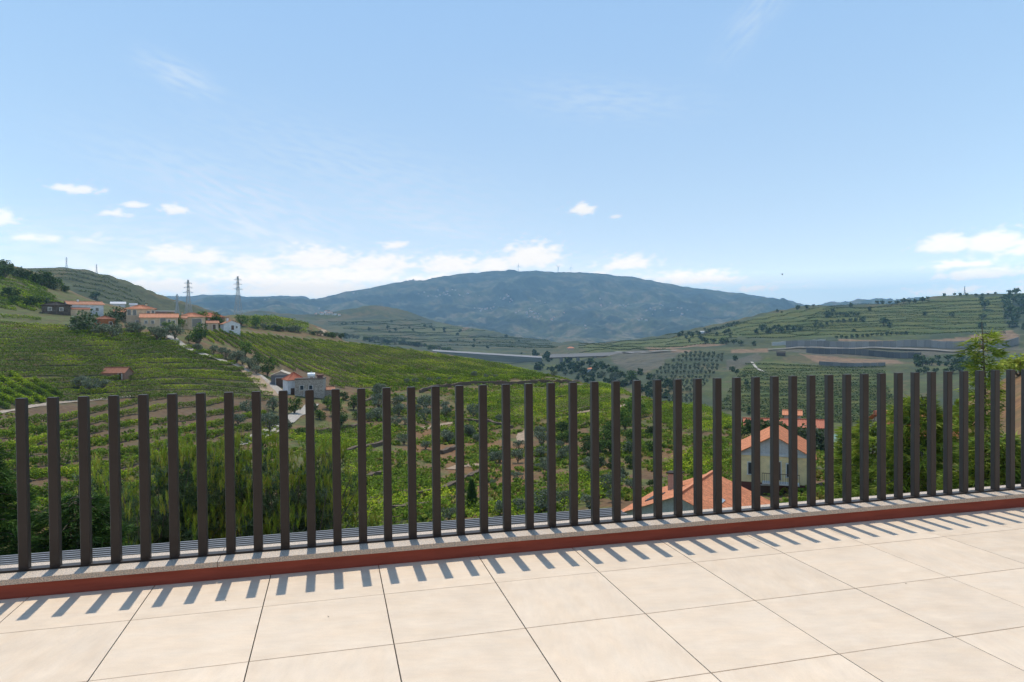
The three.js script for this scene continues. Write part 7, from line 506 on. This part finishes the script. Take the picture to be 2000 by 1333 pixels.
// --- stone house by the lane
{
  const rubble = std(L(.80, .76, .72), .95, { map: texture(256, (u, v) => { const a = loop(u, v, 18, 3), c = N2(u * 34, v * 34), g = .66 + a * .3 + c * .1; return [g, g * .96, g * .91]; }) }), white = plaster(L(.74, .75, .78));
  house('stone_house', 'old grey rubble stone house with a flat terrace roof by the lane', [-4.1, -14.0, -165.4], face(-4, -165) - .15, { w: 6.3, d: 5, h: 4.5, rise: 0, ridge: 'flat', roof: std(L(.42, .39, .36), .9, { map: stoneT }), wall: rubble, ov: .12, openings: [[-1.6, 2.6, .8, 1], [.4, 2.6, .8, 1], [-.6, .9, .9, 1.8, 0, 'door']] });
  tag(mesh('water_tank', mergeGeometries([new THREE.CylinderGeometry(.55, .55, 1.7, 14).rotateZ(Math.PI / 2), box(.2, .5, .8, -.5, -.45, 0), box(.2, .5, .8, .5, -.45, 0), new THREE.CylinderGeometry(.2, .2, .2, 10).translate(0, .6, 0)]), std(L(.8, .8, .8), .4)), 'white water tank lying on the flat roof of the stone house', 'tank').position.set(-3.9, -8.65, -164.8);
  tag(mesh('woodpile', mergeGeometries([0, 1, 2, 3, 4, 5].map(i => box(.36, .32, 1.6, (i % 3) * .4 - .4, i > 2 ? .38 : 0, 0).rotateY(.1 * i))), std(L(.16, .07, .05), .9)), 'dark reddish wood stacked on the flat roof of the stone house', 'wood').position.set(-2.0, -9.16, -164.6);
  house('red_roof_house', 'white house with a pointed red roof joined to the stone house', [-8.0, -13.6, -168.4], face(-8, -168) + .25, { w: 4.0, d: 4.6, h: 4.0, rise: 1.5, ridge: 'hip', roof: R_RED, wall: white, ov: .3, openings: [[-.9, 1.0, .9, 1.9, 0, 'door'], [.8, 2.4, .7, .9]] });
  house('gable_barn', 'small open barn with a pale gable roof beside the lane', [-11.4, -12.4, -179.0], face(-11, -179) - .1, { w: 4.6, d: 4.5, h: 3.2, rise: .9, ridge: 'z', roof: std(L(.60, .52, .42), .9), wall: std(L(.13, .13, .14), .9), gable: plaster(L(.4, .36, .33)), ov: .4, openings: [[0, 1.3, 2.4, 2.4, 0, 'door']] });
  house('lean_to_shed', 'low pink-roofed lean-to beside the stone house', [-.2, -14.0, -167.6], face(0, -167), { w: 3.0, d: 3, h: 1.7, rise: .5, ridge: 'x', roof: R_PINK, wall: rubble, ov: .15 });
  house('vineyard_hut', 'small red-roofed brick hut standing in the vine rows', [-41.3, -7.9, -152.6], face(-41, -152) - .55, { w: 4.6, d: 2.8, h: 1.5, rise: .9, ridge: 'x', roof: R_BROWN, wall: plaster(L(.30, .16, .11)), ov: .2, openings: [[1.4, .8, .7, 1.3, 0, 'door']] });
}
// --- village
{
  const cr = plaster(L(.62, .47, .33)), wh = plaster(L(.68, .69, .72)), gy = std(L(.42, .38, .36), .9, { map: stoneT }), F = (x, z, a = 0) => face(x, z) + a;
  house('grey_house', 'low grey stone house with a dark roof on the left-hand hillside', [-74.7, 7.2, -219.5], F(-74, -219), { w: 6.8, d: 5.5, h: 2.4, rise: 1.0, ridge: 'hip', roof: R_GREY, wall: gy, openings: [[-1.5, 1.3, .8, .9], [1.2, 1.3, .8, .9]] });
  house('white_house', 'white house with a pinkish roof beside the grey stone house', [-70.2, 7.1, -227.5], F(-70, -227, .2), { w: 9, d: 6, h: 3.0, rise: .9, ridge: 'x', roof: R_PINK, wall: wh, chimneys: [[-1.5, 0, 1.4, .5]], openings: [[-2.5, 1.6, .8, .9], [.5, 1.6, .8, .9], [2.8, 1.6, .8, .9]] });
  house('ochre_annex', 'ochre front wing joined to the white house', [-69.5, 6.0, -221.0], F(-70, -221, .1), { w: 5.4, d: 2.6, h: 2.5, rise: .4, ridge: 'x', roof: R_BROWN, wall: cr, ov: .15 });
  house('red_shed', 'tall rust red shed with a grey roof beside the big dark tree', [-53.9, 2.2, -189.5], F(-54, -189, .35), { w: 3.6, d: 3.4, h: 2.9, rise: .8, ridge: 'hip', roof: R_BROWN, wall: plaster(L(.36, .13, .05)), ov: .2, openings: [[.7, 1.2, .7, 1.9, 0, 'door']] });
  house('cream_villa', 'tall cream villa with a hipped orange roof in the village', [-54.3, 3.2, -225.0], F(-54, -225), { w: 7.6, d: 6.4, h: 5.6, rise: 1.1, ridge: 'hip', roof: R_SALMON, wall: cr, ov: .5, chimneys: [[1.5, .5, 1.2, .5]], openings: [[-3.0, 4.4, .9, 1.5], [-1.6, 4.4, .9, 1.5], [2.0, 4.4, .8, .9], [-1, 1.6, .8, 1.0], [1.4, 1.6, .8, 1.0], [3.2, 4.3, .8, 1.6]] });
  house('villa_annex', 'low orange-roofed annex beside the cream villa', [-60.4, 4.3, -228.5], F(-60, -228), { w: 3.8, d: 4, h: 3.6, rise: .7, ridge: 'x', roof: R_SALMON, wall: cr });
  house('white_roof_barn', 'barn with a flat white roof behind the long terracotta house', [-50.6, 3.6, -236.5], F(-50, -236), { w: 6.2, d: 4, h: 4.7, rise: 0, ridge: 'flat', roof: std(L(.80, .80, .80), .5), wall: plaster(L(.3, .2, .17)), ov: .2 });
  house('long_house', 'long ochre house with a terracotta roof in the village', [-48.2, 2.5, -220.5], F(-48, -220, -.05), { w: 9.6, d: 5.6, h: 3.6, rise: 1.0, ridge: 'x', roof: R_SALMON, wall: cr, ov: .4, openings: [[-3.4, 2.2, .8, .9], [-1.7, 2.2, .8, .9], [1.0, 2.2, 1.5, 2.2], [2.6, 2.2, .7, 1.6], [3.8, 2.2, .7, .9]] });
  house('terracotta_house', 'broad house with terracotta roof and one large dark window', [-41.4, 2.4, -231.0], F(-41, -231, .05), { w: 7.4, d: 6, h: 4.1, rise: 1.2, ridge: 'hip', roof: R_SALMON, wall: cr, ov: .45, chimneys: [[-2.6, .4, 1.0, .5]], openings: [[1.3, 2.2, 2.7, 2.4], [-2, 2.6, .8, 1]] });
  house('ochre_wing', 'lower ochre wing between the long house and the broad terracotta house', [-44.0, 2.4, -227.5], F(-44, -227), { w: 3.4, d: 4, h: 3.6, rise: .8, ridge: 'x', roof: R_PINK, wall: cr, openings: [[0, 2.2, .8, 1]] });
  house('brown_roof_house', 'wide house with a dull brown roof behind the village street', [-42.6, 4.0, -271.5], F(-42, -271), { w: 10, d: 7, h: 3.2, rise: 1.6, ridge: 'hip', roof: R_RED, wall: plaster(L(.30, .17, .14)), openings: [[-3, 1.7, 1, 1.1], [0, 1.7, 1, 1.1], [3, 1.7, 1, 1.1]] });
  house('arched_house', 'small pale house with an arched doorway beside the village wall', [-36.9, 2.2, -240.5], F(-37, -240, .1), { w: 3.3, d: 3, h: 2.5, rise: .6, ridge: 'x', roof: R_PINK, wall: plaster(L(.58, .47, .36)), openings: [[.4, 1.1, .9, 1.7, 0, 'door']] });
  house('small_white_house', 'small white house with orange roof at the end of the village', [-32.3, 2.0, -247.0], F(-32, -247, .25), { w: 5.4, d: 4.2, h: 2.4, rise: 1.1, ridge: 'z', roof: R_SALMON, wall: wh, chimneys: [[-.9, 0, 1.7, .6]], openings: [[.2, 1.1, .9, 1.5, 0, 'door'], [1.5, 1.3, .6, .8]] });
  house('hilltop_house', 'white house showing on the crest of the hill behind the villa', [-83.0, 11.6, -309.5], F(-83, -309), { w: 5, d: 4, h: 2.0, rise: .7, ridge: 'x', roof: std(L(.62, .62, .65), .8), wall: wh });
  house('hilltop_hut', 'little white hut on the crest of the hill behind the villa', [-77.2, 11.0, -308.5], F(-77, -308), { w: 2.4, d: 3, h: 2.2, rise: .4, ridge: 'x', roof: std(L(.42, .44, .5), .8), wall: wh });
  house('valley_hut', 'orange-roofed hut on the ridge end beyond the olive line', [284, heightB(284, -735) - .3, -735], F(284, -735), { w: 9, d: 6, h: 3, rise: 1.6, ridge: 'hip', roof: R_ORANGE, wall: wh, rib: 1 });
  house('viaduct_house', 'orange-roofed house above the viaduct', [411, heightB(411, -1166) - .3, -1166], F(411, -1166), { w: 13, d: 8, h: 4, rise: 2.4, ridge: 'hip', roof: R_ORANGE, wall: cr, rib: 1 });
  house('field_hut', 'dark stone hut in the terraced field below the road cut', [429, heightB(429, -593) - .3, -593], F(429, -593), { w: 8, d: 5, h: 3, rise: 1.2, ridge: 'x', roof: R_GREY, wall: gy, rib: 1 });
  house('ridge_shed', 'long white shed on the ridge of the far right-hand hill', [531, heightB(531, -917) - .3, -917], F(531, -917), { w: 10, d: 5, h: 2.6, rise: .6, ridge: 'x', roof: std(L(.75, .75, .75), .6), wall: wh, rib: 1 });
}
{ // hamlets on the mountain, too far off to show parts
  const wallG = box(1, .7, .75, 0, .2, 0), s = new Soup(), K = [1, 1, 1], a = [-.55, .53, .42], b = [.55, .53, .42], c = [.55, .82, 0], d = [-.55, .82, 0], e = [.55, .53, -.42], f = [-.55, .53, -.42]; s.tri(a, b, c, K); s.tri(a, c, d, K); s.tri(e, f, d, K); s.tri(e, d, c, K); s.tri(b, e, c, K); s.tri(f, a, d, K);
  const rg = s.geo(); rg.deleteAttribute('color'); const rm = [std(L(.42, .20, .13), .9), std(L(.36, .24, .19), .9)], wm = [std(L(.72, .71, .68), .9), std(L(.6, .55, .48), .9)], r = rand(55);
  for (const [x, z, w] of VILLAGE) { const q = (r() * 2) | 0, t = thing('mountain_house', 'pale tiled house in the hamlets on the blue mountain', 'house', 'hamlets on the mountain', [x, ground(x, z) - .4, z], r() * 6.28); t.scale.setScalar(w); mesh('wall', wallG, wm[q], t); mesh('roof', rg, rm[(r() * 2) | 0], t); }
}

// ============================ pylons, wind turbines, bird ============================
const steel = std(L(.36, .37, .38), .6);
function pylon(label, x, z, top, turn, sw = 1) {
  const y = ground(x, z) - .3, H = top - y, g = thing('pylon', label, 'pylon', null, [x, y, z], turn), b = H * .085, k = H * .008 * sw, wAt = t => t < .62 ? lerp(b, b * .32, t / .62) : lerp(b * .32, b * .16, (t - .62) / .38);
  for (const [sx, sz] of [[-1, -1], [1, -1], [1, 1], [-1, 1]]) { const q = t => [sx * wAt(t), H * t, sz * wAt(t)]; mesh('leg', mergeGeometries([beam(q(0), q(.62), k), beam(q(.62), q(1), k)]), steel, g); }
  const br = [], N = 9; for (let i = 0; i < N; i++) { const t0 = i / N, t1 = (i + 1) / N, a = wAt(t0), c = wAt(t1), y0 = H * t0, y1 = H * t1; for (const [p, q] of [[[-a, y0, a], [c, y1, c]], [[a, y0, a], [-c, y1, c]], [[-a, y0, -a], [c, y1, -c]], [[a, y0, -a], [-c, y1, -c]], [[a, y0, -a], [c, y1, c]], [[-a, y0, -a], [-c, y1, c]], [[-c, y1, c], [c, y1, c]], [[-c, y1, -c], [c, y1, -c]]]) br.push(beam(p, q, k * .55)); }
  mesh('bracing', mergeGeometries(br), steel, g);
  for (const t of [.68, .80, .91]) { const a = H * (.12 - (t - .68) * .12); mesh('crossarm', mergeGeometries([beam([-a, H * t, 0], [a, H * t, 0], k), beam([-a, H * t, 0], [0, H * (t + .045), 0], k * .7), beam([a, H * t, 0], [0, H * (t + .045), 0], k * .7)]), steel, g); }
}
pylon('lattice pylon rising behind the terracotta roofs of the village', -61.5, -335.6, 25.4, .5, 1.1);
pylon('tallest lattice pylon on the green mound at the end of the village', -51.5, -425.1, 34.0, .5, 1);
pylon('short dark lattice pylon low on the hill behind the village', -154.4, -781, 42, .5, 1.6);
pylon('lattice pylon on the summit of the hill behind the village', -280, -856.6, 86, .4, 1.6);
pylon('lattice pylon on the sloping shoulder of the hill behind the village', -253, -865, 79.5, .4, 1.6);
pylon('lattice pylon on the crest of the far right-hand hill', 920, -836, 61, .2, 1.8);
for (const [x, z] of [[2203, -6640], [2324, -6600], [1820, -6756]]) {
  const y = heightC(x, z) - 2, t = thing('wind_turbine', 'white wind turbine on the mountain ridge', 'turbine', 'turbines on the ridge', [x, y, z], .35), m = std(L(.7, .7, .7), .5);
  mesh('tower', new THREE.CylinderGeometry(1.6, 2.6, 62, 8).translate(0, 31, 0), m, t); mesh('nacelle', box(3.5, 3.5, 9, 0, 63, 0), m, t); const r0 = x % 2; for (let i = 0; i < 3; i++) mesh('blade', beam([0, 63, 5.2], [Math.sin(r0 + i * 2.094) * 30, 63 + Math.cos(r0 + i * 2.094) * 30, 5.2], 2.0, .6), m, t);
}
{
  const b = thing('bird', 'small dark bird flying over the far right-hand hill', 'bird', null, [36.02, 5.67, -45.02], .8), s = new Soup(), K = [1, 1, 1], m = std(L(.02, .02, .02), .8), body = new THREE.SphereGeometry(.06, 10, 8).scale(2.4, .8, .9); mesh('body', body, m, b);
  for (const k of [-1, 1]) { const w = new Soup(); w.tri([.06, .02, 0], [-.06, .02, 0], [-.02, .09, k * .16], K); w.tri([.06, .02, 0], [-.02, .09, k * .16], [.05, .09, k * .15], K); w.tri([.05, .09, k * .15], [-.02, .09, k * .16], [-.06, .03, k * .3], K); const g = w.geo(); g.deleteAttribute('color'); mesh('wing', g, std(L(.02, .02, .02), .8, { side: THREE.DoubleSide }), b); }
  const q = new Soup(); q.tri([-.12, 0, 0], [-.24, 0, .05], [-.24, 0, -.05], K); const g = q.geo(); g.deleteAttribute('color'); mesh('tail', g, std(L(.02, .02, .02), .8, { side: THREE.DoubleSide }), b);
}
renderer.render(scene, camera);
